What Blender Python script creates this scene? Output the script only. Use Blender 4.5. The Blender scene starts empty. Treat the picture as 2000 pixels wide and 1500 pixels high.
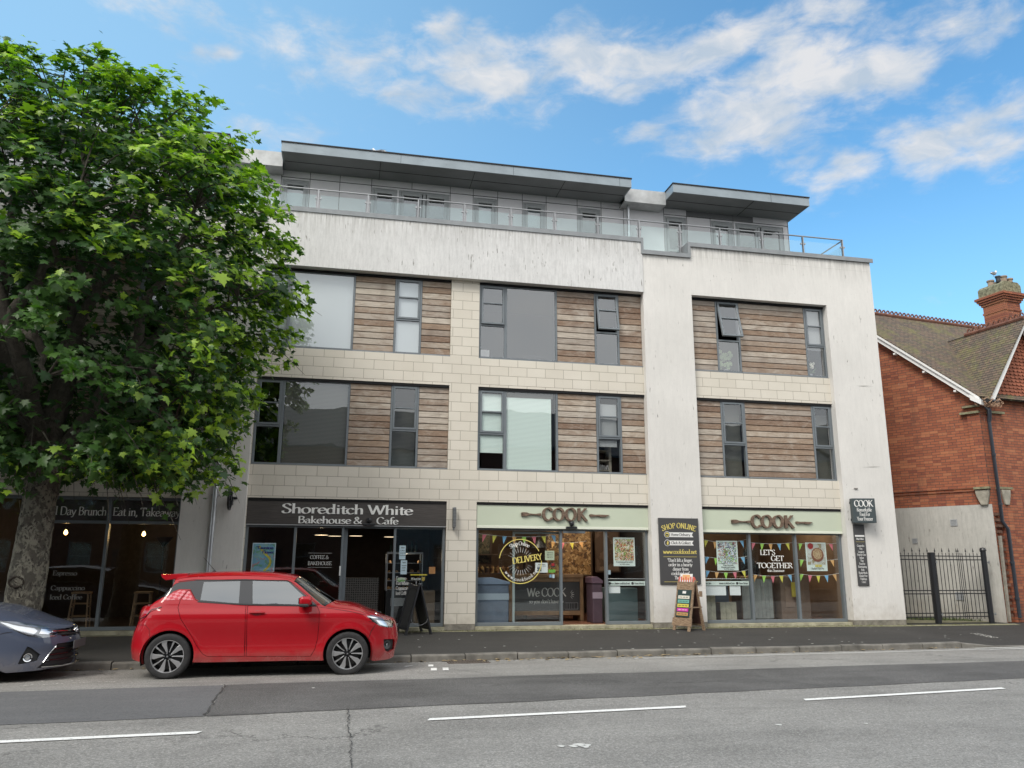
import bpy, bmesh, math, random
import numpy as np
from mathutils import Vector, Matrix, noise as mnoise
from mathutils.geometry import delaunay_2d_cdt, tessellate_polygon

SC = bpy.context.scene
COL = SC.collection
PI = math.pi

# ------------------------------------------------------------------ camera
YAW, TILT, ROLL = 0.20525824, 0.22417164, 0.00440851
CAM_LOC = (0.0, -17.7, 1.44)
def _cam():
    cy, sy, ct, st, cr, sr = math.cos(YAW), math.sin(YAW), math.cos(TILT), math.sin(TILT), math.cos(ROLL), math.sin(ROLL)
    f = Vector((sy*ct, cy*ct, st)); r = Vector((cy, -sy, 0)); u = r.cross(f)
    r2 = cr*r + sr*u; u2 = -sr*r + cr*u
    c = bpy.data.cameras.new('camera'); o = bpy.data.objects.new('camera', c); COL.objects.link(o)
    m = Matrix((r2, u2, -f)).transposed().to_4x4(); m.translation = CAM_LOC
    o.matrix_world = m
    c.sensor_width = 36; c.lens = 27.54; c.clip_start = 0.1; c.clip_end = 2000
    SC.camera = o
_cam()

# ------------------------------------------------------------------ light
SUN_AZ, SUN_EL = math.radians(224), math.radians(48)      # azimuth from +Y towards +X: behind the camera, a little to the left
SUN_STRENGTH, SKY_STRENGTH, EXPOSURE = 1.7, 0.15, 0.68
SC.view_settings.view_transform = 'Standard'; SC.view_settings.look = 'None'
SC.view_settings.exposure = EXPOSURE; SC.view_settings.gamma = 1
sd = bpy.data.lights.new('sun', 'SUN'); so = bpy.data.objects.new('sun', sd); COL.objects.link(so)
sd.energy = SUN_STRENGTH; sd.angle = math.radians(24); sd.color = (1, .95, .88)
dirv = Vector((math.sin(SUN_AZ)*math.cos(SUN_EL), math.cos(SUN_AZ)*math.cos(SUN_EL), math.sin(SUN_EL)))
so.rotation_euler = dirv.to_track_quat('Z', 'Y').to_euler()

def world():
    w = bpy.data.worlds.new('World'); SC.world = w; w.use_nodes = True
    nt = w.node_tree; N = nt.nodes; N.clear(); L = nt.links
    out = N.new('ShaderNodeOutputWorld'); bg = N.new('ShaderNodeBackground'); bg.inputs[1].default_value = SKY_STRENGTH
    L.new(bg.outputs[0], out.inputs[0])
    sky = N.new('ShaderNodeTexSky'); sky.sky_type = 'NISHITA'; sky.sun_disc = False
    sky.sun_elevation = SUN_EL; sky.sun_rotation = SUN_AZ; sky.air_density = 1.0; sky.dust_density = .6; sky.ozone_density = 2.5
    tc = N.new('ShaderNodeTexCoord')
    sep = N.new('ShaderNodeSeparateXYZ'); L.new(tc.outputs['Generated'], sep.inputs[0])
    def M(op, a, b=None, c=None, clamp=False):
        n = N.new('ShaderNodeMath'); n.operation = op; n.use_clamp = clamp
        for i, v in enumerate((a, b, c)):
            if v is None: continue
            if isinstance(v, (int, float)): n.inputs[i].default_value = v
            else: L.new(v, n.inputs[i])
        return n.outputs[0]
    def VM(op, a, b=None):
        n = N.new('ShaderNodeVectorMath'); n.operation = op
        for i, v in enumerate((a, b)):
            if v is None: continue
            if isinstance(v, (tuple, list)): n.inputs[i].default_value = v
            else: L.new(v, n.inputs[i])
        return n
    az = M('ARCTAN2', sep.outputs[0], sep.outputs[1]); el = M('ARCSINE', sep.outputs[2])
    cmb = N.new('ShaderNodeCombineXYZ'); L.new(az, cmb.inputs[0]); L.new(el, cmb.inputs[1])
    def noise(scale, detail, rough, src, sc=(1, 1, 1), dist=0.0):
        v = VM('MULTIPLY', src, sc).outputs[0]
        n = N.new('ShaderNodeTexNoise'); n.inputs['Scale'].default_value = scale; n.inputs['Detail'].default_value = detail
        n.inputs['Roughness'].default_value = rough; n.inputs['Distortion'].default_value = dist; L.new(v, n.inputs[0]); return n
    wn = noise(7, 3, .55, cmb.outputs[0], (1, 1.6, 1))
    wv = VM('SUBTRACT', wn.outputs['Color'], (.5, .5, .5)).outputs[0]
    wv = VM('MULTIPLY', wv, (.16, .09, 0)).outputs[0]
    pos = VM('ADD', cmb.outputs[0], wv).outputs[0]
    blobs = [(0.106,0.637,0.033,0.014,0.9),(0.166,0.636,0.045,0.011,0.7),(0.152,0.603,0.081,0.028,1),(0.08,0.565,0.065,0.02,0.7),(0.225,0.561,0.044,0.02,0.6),(0.321,0.618,0.094,0.027,1),(0.422,0.604,0.104,0.025,0.9),(0.506,0.611,0.087,0.024,1),(0.558,0.592,0.052,0.016,0.8),(0.626,0.611,0.056,0.018,0.9),(0.72,0.584,0.068,0.022,0.6),(0.798,0.573,0.067,0.024,0.7),(0.594,0.553,0.098,0.03,1),(0.68,0.546,0.086,0.026,1),(0.539,0.528,0.107,0.031,1),(0.472,0.514,0.073,0.017,0.8),(0.437,0.506,0.054,0.015,0.6),(0.397,0.533,0.028,0.012,0.7),(0.753,0.453,0.057,0.026,1),(0.807,0.461,0.049,0.03,1),(0.633,0.45,0.053,0.017,0.8),(0.599,0.473,0.037,0.011,0.5),(-0.203,0.582,0.022,0.01,0.8),(-0.085,0.605,0.142,0.032,0.5),(-0.001,0.599,0.065,0.022,0.6),(-0.281,0.606,0.094,0.015,0.6),(-0.117,0.51,0.074,0.017,0.55),(0.015,0.572,0.072,0.028,0.4)]
    tot = None
    for cx, cy, rx, ry, a in blobs:
        d = VM('SUBTRACT', pos, (cx, cy, 0)).outputs[0]
        d = VM('MULTIPLY', d, (1/(rx*1.2), 1/(ry*1.4), 0)).outputs[0]
        q = VM('DOT_PRODUCT', d, d).outputs['Value']
        e = M('MULTIPLY', M('EXPONENT', M('MULTIPLY', q, -1.0)), a)
        tot = e if tot is None else M('MAXIMUM', tot, e)
    fb = noise(16, 8, .62, cmb.outputs[0], (1, 2.2, 1), .3)
    dens = M('ADD', tot, M('MULTIPLY', M('SUBTRACT', fb.outputs[0], .5), 1.5))
    mr = N.new('ShaderNodeMapRange'); mr.interpolation_type = 'SMOOTHSTEP'
    mr.inputs[1].default_value = .17; mr.inputs[2].default_value = 1.0; L.new(dens, mr.inputs[0])
    d1 = M('MULTIPLY', mr.outputs[0], .9)
    # overcast half of the sky on the camera's side of the street, and high overhead
    back = N.new('ShaderNodeMapRange'); back.interpolation_type = 'SMOOTHSTEP'
    back.inputs[1].default_value = .42; back.inputs[2].default_value = -.25; back.inputs[3].default_value = 0; back.inputs[4].default_value = 1
    L.new(sep.outputs[1], back.inputs[0])
    bn = noise(2.2, 5, .6, tc.outputs['Generated'])
    bk = M('MULTIPLY', back.outputs[0], M('ADD', M('MULTIPLY', bn.outputs[0], .5), .68), clamp=True)
    tint = N.new('ShaderNodeMixRGB'); tint.blend_type = 'MULTIPLY'; tint.inputs[0].default_value = 1
    L.new(sky.outputs[0], tint.inputs[1]); tint.inputs[2].default_value = (.62, .98, 1.02, 1)
    hz = N.new('ShaderNodeMapRange'); hz.interpolation_type = 'SMOOTHSTEP'; hz.inputs[1].default_value = .75; hz.inputs[2].default_value = -.45; hz.inputs[3].default_value = 0; hz.inputs[4].default_value = .5; L.new(az, hz.inputs[0])
    hz2 = N.new('ShaderNodeMapRange'); hz2.inputs[1].default_value = .42; hz2.inputs[2].default_value = .1; hz2.inputs[3].default_value = 0; hz2.inputs[4].default_value = .45; L.new(el, hz2.inputs[0])
    hzm = M('MAXIMUM', hz.outputs[0], hz2.outputs[0])
    air = N.new('ShaderNodeMixRGB'); L.new(hzm, air.inputs[0]); L.new(tint.outputs[0], air.inputs[1]); air.inputs[2].default_value = (2.1, 3.5, 4.6, 1)
    # lighter air towards the left of the street
    ccol = N.new('ShaderNodeMixRGB'); ccol.inputs[1].default_value = (2.25, 2.6, 3.0, 1); ccol.inputs[2].default_value = (3.5, 3.45, 3.42, 1)
    fb2 = noise(11, 5, .6, pos, (1, 2.0, 1))
    cm = N.new('ShaderNodeMapRange'); cm.inputs[1].default_value = .36; cm.inputs[2].default_value = .62; L.new(fb2.outputs[0], cm.inputs[0]); L.new(cm.outputs[0], ccol.inputs[0])
    m1 = N.new('ShaderNodeMixRGB'); L.new(d1, m1.inputs[0]); L.new(air.outputs[0], m1.inputs[1]); L.new(ccol.outputs[0], m1.inputs[2])
    m2 = N.new('ShaderNodeMixRGB'); L.new(bk, m2.inputs[0]); L.new(m1.outputs[0], m2.inputs[1])
    bc = N.new('ShaderNodeMixRGB'); bc.inputs[1].default_value = (4.5, 4.55, 4.65, 1); bc.inputs[2].default_value = (7.5, 7.4, 7.2, 1); L.new(bn.outputs[0], bc.inputs[0]); L.new(bc.outputs[0], m2.inputs[2])
    L.new(m2.outputs[0], bg.inputs[0])
    w.cycles.sampling_method = 'AUTOMATIC'
world()
SC.cycles.max_bounces = 7; SC.cycles.transparent_max_bounces = 24; SC.cycles.caustics_reflective = False; SC.cycles.caustics_refractive = False

# ------------------------------------------------------------------ node helpers
class Mat:
    def __init__(s, name):
        s.m = bpy.data.materials.new(name); s.m.use_nodes = True; s.nt = s.m.node_tree; s.N = s.nt.nodes; s.L = s.nt.links
        s.bsdf = s.N['Principled BSDF']; s.out = s.N['Material Output']
        s._tc = None
    def tc(s, which='Object'):
        if s._tc is None: s._tc = s.N.new('ShaderNodeTexCoord')
        return s._tc.outputs[which]
    def geo(s, which):
        n = s.N.new('ShaderNodeNewGeometry'); return n.outputs[which]
    def set(s, inp, v):
        i = s.bsdf.inputs[inp]
        if isinstance(v, (int, float)): i.default_value = v
        elif isinstance(v, (tuple, list)): i.default_value = (*v, 1) if len(v) == 3 else v
        else: s.L.new(v, i)
        return s
    def scale(s, v, sc):
        n = s.N.new('ShaderNodeVectorMath'); n.operation = 'MULTIPLY'; s.L.new(v, n.inputs[0]); n.inputs[1].default_value = sc; return n.outputs[0]
    def noise(s, scale, detail=4, rough=.55, vec=None, sc=None, dist=0, out=0):
        n = s.N.new('ShaderNodeTexNoise'); n.inputs['Scale'].default_value = scale; n.inputs['Detail'].default_value = detail
        n.inputs['Roughness'].default_value = rough; n.inputs['Distortion'].default_value = dist
        v = vec if vec is not None else s.tc()
        if sc: v = s.scale(v, sc)
        s.L.new(v, n.inputs[0]); return n.outputs[out]
    def voro(s, scale, vec=None, sc=None, out='Distance', feature='F1'):
        n = s.N.new('ShaderNodeTexVoronoi'); n.feature = feature; n.inputs['Scale'].default_value = scale
        v = vec if vec is not None else s.tc()
        if sc: v = s.scale(v, sc)
        s.L.new(v, n.inputs[0]); return n.outputs[out]
    def math(s, op, a, b=None, clamp=False):
        n = s.N.new('ShaderNodeMath'); n.operation = op; n.use_clamp = clamp
        for i, v in enumerate((a, b)):
            if v is None: continue
            if isinstance(v, (int, float)): n.inputs[i].default_value = v
            else: s.L.new(v, n.inputs[i])
        return n.outputs[0]
    def ramp(s, f, a, b, x=0., y=1., smooth=False):
        n = s.N.new('ShaderNodeMapRange'); n.inputs[1].default_value = a; n.inputs[2].default_value = b; n.inputs[3].default_value = x; n.inputs[4].default_value = y
        if smooth: n.interpolation_type = 'SMOOTHSTEP'
        s.L.new(f, n.inputs[0]); return n.outputs[0]
    def mix(s, f, a, b, mode='MIX'):
        n = s.N.new('ShaderNodeMixRGB'); n.blend_type = mode
        for i, v in enumerate((f, a, b)):
            if isinstance(v, (int, float)): n.inputs[i].default_value = v if i == 0 else (v, v, v, 1)
            elif isinstance(v, (tuple, list)): n.inputs[i].default_value = (*v, 1) if len(v) == 3 else v
            else: s.L.new(v, n.inputs[i])
        return n.outputs[0]
    def bump(s, h, strength=.3, dist=.01):
        n = s.N.new('ShaderNodeBump'); n.inputs['Strength'].default_value = strength; n.inputs['Distance'].default_value = dist
        s.L.new(h, n.inputs['Height']); s.L.new(n.outputs[0], s.bsdf.inputs['Normal']); return s
    def attr(s, name):
        n = s.N.new('ShaderNodeAttribute'); n.attribute_name = name; return n.outputs['Color']

def simple(name, col, rough=.5, metal=0., spec=None, var=0., emit=0, coat=0, bumpy=0, vscale=6):
    m = Mat(name)
    if var:
        f = m.noise(vscale, 5, .6); m.set('Base Color', m.mix(m.ramp(f, .3, .7), tuple(c*(1-var) for c in col), tuple(min(1, c*(1+var)) for c in col)))
    else: m.set('Base Color', col)
    if bumpy: m.bump(m.noise(60, 3), bumpy, .003)
    m.set('Roughness', rough).set('Metallic', metal)
    if spec is not None: m.set('Specular IOR Level', spec)
    if emit: m.set('Emission Color', col).set('Emission Strength', emit)
    if coat: m.set('Coat Weight', coat).set('Coat Roughness', .03)
    return m.m

def glass_mat(name, refl=.12, tint=(1, 1, 1), rough=0.0, power=1.0):
    m = Mat(name); N, L = m.N, m.L; N.remove(m.bsdf)
    tr = N.new('ShaderNodeBsdfTransparent'); tr.inputs[0].default_value = (*tint, 1)
    gl = N.new('ShaderNodeBsdfGlossy'); gl.inputs['Roughness'].default_value = rough; gl.inputs[0].default_value = (.95, .98, 1, 1)
    lw = N.new('ShaderNodeFresnel'); lw.inputs[0].default_value = 1.5
    a = N.new('ShaderNodeMath'); a.operation = 'MULTIPLY_ADD'; a.inputs[1].default_value = 1.4; a.inputs[2].default_value = refl; a.use_clamp = True
    L.new(lw.outputs[0], a.inputs[0])
    ge = N.new('ShaderNodeNewGeometry'); bf = N.new('ShaderNodeMath'); bf.operation = 'SUBTRACT'; bf.inputs[0].default_value = 1; L.new(ge.outputs['Backfacing'], bf.inputs[1]); a2 = N.new('ShaderNodeMath'); a2.operation = 'MULTIPLY'; L.new(a.outputs[0], a2.inputs[0]); L.new(bf.outputs[0], a2.inputs[1]); a = a2
    nz = N.new('ShaderNodeTexNoise'); nz.inputs['Scale'].default_value = 1.1; tc = N.new('ShaderNodeTexCoord'); L.new(tc.outputs['Object'], nz.inputs[0])
    bp = N.new('ShaderNodeBump'); bp.inputs['Strength'].default_value = .05; bp.inputs['Distance'].default_value = .05; L.new(nz.outputs[0], bp.inputs['Height']); L.new(bp.outputs[0], gl.inputs['Normal'])
    mx = N.new('ShaderNodeMixShader'); L.new(a.outputs[0], mx.inputs[0]); L.new(tr.outputs[0], mx.inputs[1]); L.new(gl.outputs[0], mx.inputs[2]); L.new(mx.outputs[0], m.out.inputs[0])
    return m.m

# ------------------------------------------------------------------ mesh helpers
class MB:
    def __init__(s): s.v = []; s.f = []; s.mi = []; s.cur = 0
    def add(s, vs, fs):
        b = len(s.v); s.v += [tuple(p) for p in vs]; s.f += [tuple(b+i for i in f) for f in fs]; s.mi += [s.cur]*len(fs); return s
    def box(s, x0, x1, y0, y1, z0, z1):
        if x0 > x1: x0, x1 = x1, x0
        if y0 > y1: y0, y1 = y1, y0
        if z0 > z1: z0, z1 = z1, z0
        return s.add([(x0,y0,z0),(x1,y0,z0),(x1,y1,z0),(x0,y1,z0),(x0,y0,z1),(x1,y0,z1),(x1,y1,z1),(x0,y1,z1)],
                     [(0,3,2,1),(4,5,6,7),(0,1,5,4),(1,2,6,5),(2,3,7,6),(3,0,4,7)])
    def obox(s, c, sx, sy, sz, rot=None):
        M = rot if rot is not None else Matrix.Identity(3)
        c = Vector(c); vs = []
        for z in (-1, 1):
            for x, y in ((-1,-1),(1,-1),(1,1),(-1,1)): vs.append(c + M @ Vector((x*sx/2, y*sy/2, z*sz/2)))
        return s.add(vs, [(0,3,2,1),(4,5,6,7),(0,1,5,4),(1,2,6,5),(2,3,7,6),(3,0,4,7)])
    def prism(s, poly, y0, y1, plane='xz'):
        # poly counter-clockwise; extruded along the third axis between y0 and y1
        n = len(poly)
        def P(a, b, h): return (a, h, b) if plane == 'xz' else ((a, b, h) if plane == 'xy' else (h, a, b))
        vs = [P(a, b, y0) for a, b in poly] + [P(a, b, y1) for a, b in poly]
        tri = tessellate_polygon([[Vector((a, b, 0)) for a, b in poly]])
        fs = [tuple(t) for t in tri] + [tuple(n+i for i in reversed(t)) for t in tri]
        fs += [(i, (i+1) % n, n+(i+1) % n, n+i) for i in range(n)]
        return s.add(vs, fs)
    def tube(s, pts, r, n=8, cap=True):
        pts = [Vector(p) for p in pts]; rs = r if isinstance(r, (list, tuple)) else [r]*len(pts)
        vs = []; fs = []; up = Vector((0, 0, 1)); prev = None
        for i, p in enumerate(pts):
            d = (pts[min(i+1, len(pts)-1)] - pts[max(i-1, 0)]).normalized()
            if prev is None: a = d.orthogonal().normalized()
            else: a = (prev - d*prev.dot(d)); a = a.normalized() if a.length > 1e-6 else d.orthogonal().normalized()
            prev = a; b = d.cross(a)
            for k in range(n):
                t = 2*PI*k/n; vs.append(p + (a*math.cos(t) + b*math.sin(t))*rs[i])
        for i in range(len(pts)-1):
            for k in range(n): fs.append((i*n+k, i*n+(k+1) % n, (i+1)*n+(k+1) % n, (i+1)*n+k))
        if cap: fs.append(tuple(reversed(range(n)))); fs.append(tuple((len(pts)-1)*n+k for k in range(n)))
        return s.add(vs, fs)
    def lathe(s, prof, c=(0, 0, 0), axis='z', n=20):
        vs = []; fs = []; m = len(prof)
        for k in range(n):
            t = 2*PI*k/n
            for r, h in prof:
                a, b = r*math.cos(t), r*math.sin(t)
                p = (a, b, h) if axis == 'z' else ((a, h, b) if axis == 'y' else (h, a, b))
                vs.append((p[0]+c[0], p[1]+c[1], p[2]+c[2]))
        for k in range(n):
            for i in range(m-1):
                q = (k*m+i, ((k+1) % n)*m+i, ((k+1) % n)*m+i+1, k*m+i+1); fs.append(q if axis != 'y' else q[::-1])
        return s.add(vs, fs)
    def quad(s, a, b, c, d): return s.add([a, b, c, d], [(0, 1, 2, 3)])
    def build(s, name, mat, parent=None, smooth=False, bevel=0, seg=2, label=None, fix=True, angle=35):
        me = bpy.data.meshes.new(name); me.from_pydata(s.v, [], s.f); me.update()
        mats = mat if isinstance(mat, (list, tuple)) else [mat]
        for q in mats: me.materials.append(q)
        if len(mats) > 1: me.polygons.foreach_set('material_index', s.mi)
        if fix:
            bm = bmesh.new(); bm.from_mesh(me); bmesh.ops.recalc_face_normals(bm, faces=bm.faces); bm.to_mesh(me); bm.free()
        o = bpy.data.objects.new(name, me); COL.objects.link(o)
        if smooth:
            me.polygons.foreach_set('use_smooth', [True]*len(me.polygons))
            me.set_sharp_from_angle(angle=math.radians(angle))
        if bevel:
            md = o.modifiers.new('bevel', 'BEVEL'); md.width = bevel; md.segments = seg; md.limit_method = 'ANGLE'; md.angle_limit = math.radians(40)
        if parent is not None: o.parent = parent
        if label: o['label'] = label
        return o

def tag(o, label=None, cat=None, group=None, kind=None):
    if label: o['label'] = label
    if cat: o['category'] = cat
    if group: o['group'] = group
    if kind: o['kind'] = kind
    return o
def empty(name, loc=(0, 0, 0), label=None, cat=None, group=None, rz=0):
    o = bpy.data.objects.new(name, None); COL.objects.link(o); o.location = loc; o.rotation_euler[2] = rz; o.empty_display_size = .2
    return tag(o, label, cat, group)
def copy_tree(o, parent=None):
    c = o.copy(); COL.objects.link(c); c.parent = parent
    for ch in o.children: copy_tree(ch, c)
    return c

def holed(mb, x0, x1, z0, z1, yf, yb, holes):
    xs = sorted({x0, x1, *[min(max(h[0], x0), x1) for h in holes], *[min(max(h[1], x0), x1) for h in holes]})
    zs = sorted({z0, z1, *[min(max(h[2], z0), z1) for h in holes], *[min(max(h[3], z0), z1) for h in holes]})
    def solid(i, j):
        if i < 0 or j < 0 or i >= len(xs)-1 or j >= len(zs)-1: return False
        cx = (xs[i]+xs[i+1])/2; cz = (zs[j]+zs[j+1])/2
        return not any(h[0] < cx < h[1] and h[2] < cz < h[3] for h in holes)
    for i in range(len(xs)-1):
        for j in range(len(zs)-1):
            if not solid(i, j): continue
            a, b, c, d = xs[i], xs[i+1], zs[j], zs[j+1]
            mb.quad((a,yf,c),(b,yf,c),(b,yf,d),(a,yf,d)); mb.quad((b,yb,c),(a,yb,c),(a,yb,d),(b,yb,d))
            if not solid(i-1, j): mb.quad((a,yb,c),(a,yf,c),(a,yf,d),(a,yb,d))
            if not solid(i+1, j): mb.quad((b,yf,c),(b,yb,c),(b,yb,d),(b,yf,d))
            if not solid(i, j-1): mb.quad((a,yb,c),(b,yb,c),(b,yf,c),(a,yf,c))
            if not solid(i, j+1): mb.quad((a,yf,d),(b,yf,d),(b,yb,d),(a,yb,d))
    return mb

# ------------------------------------------------------------------ pen-drawn roman lettering
GL = {
'A':(76,'L4,0 37,100|L37,100 72,0|L17,36 58,36','4,0 72,0'),'B':(66,'L14,0 14,100|S14,99 38,99 53,90 53,72 40,55 14,53|S14,53 42,52 59,42 59,22 44,2 14,1',''),
'C':(72,'S68,80 56,96 36,101 14,84 6,50 14,16 36,-1 56,3 70,20',''),'D':(80,'L14,0 14,100|S14,99 44,99 68,84 75,50 68,16 44,1 14,1',''),
'E':(62,'L14,0 14,100|L8,99 56,99|L14,52 46,52|L8,1 58,1|L56,99 56,86|L58,1 60,15',''),'F':(58,'L14,0 14,100|L8,99 55,99|L14,50 44,50|L55,99 55,85','14,0'),
'G':(78,'S68,82 56,97 36,101 14,84 6,50 14,16 36,-1 56,3 68,12|L68,12 68,42','68,42'),'H':(80,'L14,0 14,100|L66,0 66,100|L14,52 66,52','14,0 14,100 66,0 66,100'),
'I':(30,'L15,0 15,100','15,0 15,100'),'J':(34,'S22,100 22,20 14,-4 2,-10','22,100'),'K':(74,'L14,0 14,100|L64,100 16,46|L28,56 70,0','14,0 14,100 64,100 70,0'),
'L':(58,'L14,0 14,100|L8,1 54,1|L54,1 57,16','14,100'),'M':(94,'L12,0 16,100|L16,100 47,14|L47,14 78,100|L78,100 82,0','12,0 82,0 14,100 80,100'),
'N':(82,'L14,0 14,100|L14,100 68,2|L68,0 68,100','14,0 14,100 68,100'),'O':(84,'S42,101 16,86 6,50 16,14 42,-1 68,14 78,50 68,86 42,101',''),
'P':(62,'L14,0 14,100|S14,99 42,99 56,86 56,68 42,52 14,50','14,0'),'R':(70,'L14,0 14,100|S14,99 40,99 54,86 54,70 40,54 14,52|L34,53 68,0','14,0 68,0'),
'S':(56,'S50,84 40,99 24,101 9,90 9,72 26,56 44,42 50,24 40,4 22,-1 7,6 5,22',''),'T':(68,'L34,0 34,100|L3,99 65,99|L3,99 3,84|L65,99 65,84','34,0'),
'U':(78,'S12,100 12,30 20,6 40,-1 60,6 66,30 66,100','12,100 66,100'),'V':(72,'L4,100 36,0|L36,0 68,100','4,100 68,100'),
'W':(106,'L4,100 30,0|L30,0 53,92|L53,92 76,0|L76,0 102,100','4,100 102,100 53,96'),'Y':(68,'L4,100 34,50|L34,50 64,100|L34,50 34,0','4,100 64,100 34,0'),
'a':(54,'S11,50 24,61 38,58 43,46 43,8 52,2|S43,38 22,34 8,20 11,3 24,-2 36,6 43,14',''),'b':(58,'L13,104 13,2|S13,46 28,62 44,58 52,36 47,8 30,-2 13,6','11,104'),
'c':(48,'S44,50 36,61 22,60 8,46 6,26 16,4 30,-2 45,10',''),'d':(60,'L47,104 47,0|S47,50 34,61 16,56 6,34 10,8 22,-2 36,4 47,14','44,104 50,0'),
'e':(52,'S8,34 47,36 43,54 28,62 12,52 6,30 14,6 28,-2 47,10',''),'f':(36,'S44,98 34,104 24,98 19,80 19,0|L6,60 36,60','19,0'),
'g':(52,'S42,56 27,62 12,54 11,38 22,26 36,28 43,40 42,56|S22,26 12,14 20,4 40,0 47,-12 38,-26 18,-28 6,-18 12,-4 26,4|L42,56 52,60',''),
'h':(60,'L13,104 13,0|S13,44 28,60 42,60 48,44 48,0','11,104 13,0 48,0'),'i':(28,'L14,60 14,0|D14,86','12,60 14,0'),'j':(26,'S15,60 15,-10 4,-24|D15,86','13,60'),
'k':(56,'L13,104 13,0|L45,60 14,26|L22,34 52,0','11,104 13,0 45,60 52,0'),'l':(28,'L14,104 14,0','12,104 14,0'),
'm':(90,'L13,60 13,0|S13,44 26,60 38,60 44,46 44,0|S44,44 58,60 70,60 76,46 76,0','11,60 13,0 44,0 76,0'),'n':(60,'L13,60 13,0|S13,44 28,60 42,60 48,44 48,0','11,60 13,0 48,0'),
'o':(58,'S29,62 10,50 6,30 12,6 29,-2 46,8 52,30 47,52 29,62',''),'p':(58,'L13,60 13,-28|S13,46 28,62 44,58 52,36 47,8 30,-2 13,6','11,60 13,-28'),
'q':(58,'L46,60 46,-28|S46,50 34,61 16,56 6,34 10,8 22,-2 46,14','46,-28'),'r':(42,'L13,60 13,0|S13,40 22,56 32,62 40,56','11,60 13,0'),
's':(42,'S35,52 24,62 11,56 11,44 24,34 36,24 35,6 20,-2 6,6',''),'t':(36,'S18,80 18,12 26,-1 37,6|L6,59 36,59',''),
'u':(60,'S13,60 13,14 22,0 34,2 47,16|L47,60 47,0','11,60 45,60 51,0'),'v':(54,'L4,60 27,0|L27,0 50,60','4,60 50,60'),'w':(80,'L4,60 23,0|L23,0 40,56|L40,56 57,0|L57,0 76,60','4,60 76,60'),
'x':(54,'L6,60 48,0|L48,60 6,0','6,60 48,60 6,0 48,0'),'y':(54,'L5,60 28,2|S50,60 26,-6 14,-26 3,-22','5,60 50,60'),'z':(48,'L6,59 42,59|L42,59 6,1|L6,1 44,1',''),
'&':(78,'S72,48 60,18 38,-1 14,2 6,22 16,42 36,58 44,76 34,98 20,94 16,78 28,52 52,18 74,0',''),',':(24,'S11,8 14,0 6,-16',''),'.':(24,'D12,5',''),"'":(20,'L11,102 9,78',''),
'"':(32,'L10,102 9,78|L22,102 21,78',''),'-':(36,'L6,34 30,34',''),' ':(28,'',''),'1':(40,'L20,0 20,100|L20,100 8,86','20,0'),'!':(26,'L13,100 13,30|D13,5',''),
}
def catmull(pts, n=5):
    out = []; P = [pts[0]] + pts + [pts[-1]]
    if pts[0] == pts[-1]: P = [pts[-2]] + pts + [pts[1]]
    for i in range(1, len(P)-2):
        a, b, c, d = P[i-1], P[i], P[i+1], P[i+2]
        for k in range(n):
            t = k/n
            out.append(tuple(.5*((2*b[j]) + (-a[j]+c[j])*t + (2*a[j]-5*b[j]+4*c[j]-d[j])*t*t + (-a[j]+3*b[j]-3*c[j]+d[j])*t**3) for j in (0, 1)))
    out.append(pts[-1]); return out
def hull(ps):
    ps = sorted(set(ps))
    if len(ps) < 3: return ps
    def half(it):
        h = []
        for p in it:
            while len(h) > 1 and (h[-1][0]-h[-2][0])*(p[1]-h[-2][1]) - (h[-1][1]-h[-2][1])*(p[0]-h[-2][0]) <= 1e-12: h.pop()
            h.append(p)
        return h
    lo = half(ps); up = half(ps[::-1]); return lo[:-1] + up[:-1]
def text_width(t, h, track=0): return sum(GL.get(c, GL['o'])[0] + track for c in t)*h/100
def pen_text(mb, text, h, xf, weight=11, thin=3.0, serif=9, depth=.01, track=0, nseg=4, flat=False, squeeze=1.0):
    """h = cap height in metres; xf(a, b, d) -> 3D point for a along, b up, d out. Returns width."""
    ca, sa = math.cos(math.radians(18)), math.sin(math.radians(18))
    nib = [(weight/2*ca*sx + tx, weight/2*sa*sx + ty) for sx in (-1, 1) for tx, ty in ((0, thin/2), (0, -thin/2), (thin/2, 0), (-thin/2, 0))]
    x = 0; k = h/100; cnt = 0
    def seg(p, q, nb):
        nonlocal cnt
        cnt += 1; j = depth + (cnt % 7)*.0003
        hl = hull([(round(a[0]+b[0], 3), round(a[1]+b[1], 3)) for a in (p, q) for b in nb]); n = len(hl)
        if flat:
            mb.add([xf((x+a)*k*squeeze, b*k, j) for a, b in hl], [tuple(range(n))])
        else:
            vs = [xf((x+a)*k*squeeze, b*k, 0) for a, b in hl] + [xf((x+a)*k*squeeze, b*k, j) for a, b in hl]
            mb.add(vs, [tuple(range(n, 2*n))] + [(i, (i+1) % n, n+(i+1) % n, n+i) for i in range(n)])
    for ch in text:
        adv, strokes, ser = GL.get(ch, GL['o'])
        for st in strokes.split('|'):
            if not st: continue
            pts = [tuple(float(c) for c in q.split(',')) for q in st[1:].split(' ')]
            if st[0] == 'D':
                c = pts[0]; r = weight*.62; seg((c[0], c[1]), (c[0], c[1]), [(r*math.cos(i*PI/4), r*math.sin(i*PI/4)) for i in range(8)]); continue
            if st[0] == 'S': pts = catmull(pts, nseg)
            for p, q in zip(pts, pts[1:]): seg(p, q, nib)
        if serif:
            for q in ser.split():
                c = tuple(float(v) for v in q.split(',')); s2 = thin*.62
                seg((c[0]-serif, c[1]), (c[0]+serif, c[1]), [(0, s2), (0, -s2), (s2, 0), (-s2, 0)])
        x += adv + track
    return x*k*squeeze
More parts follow.
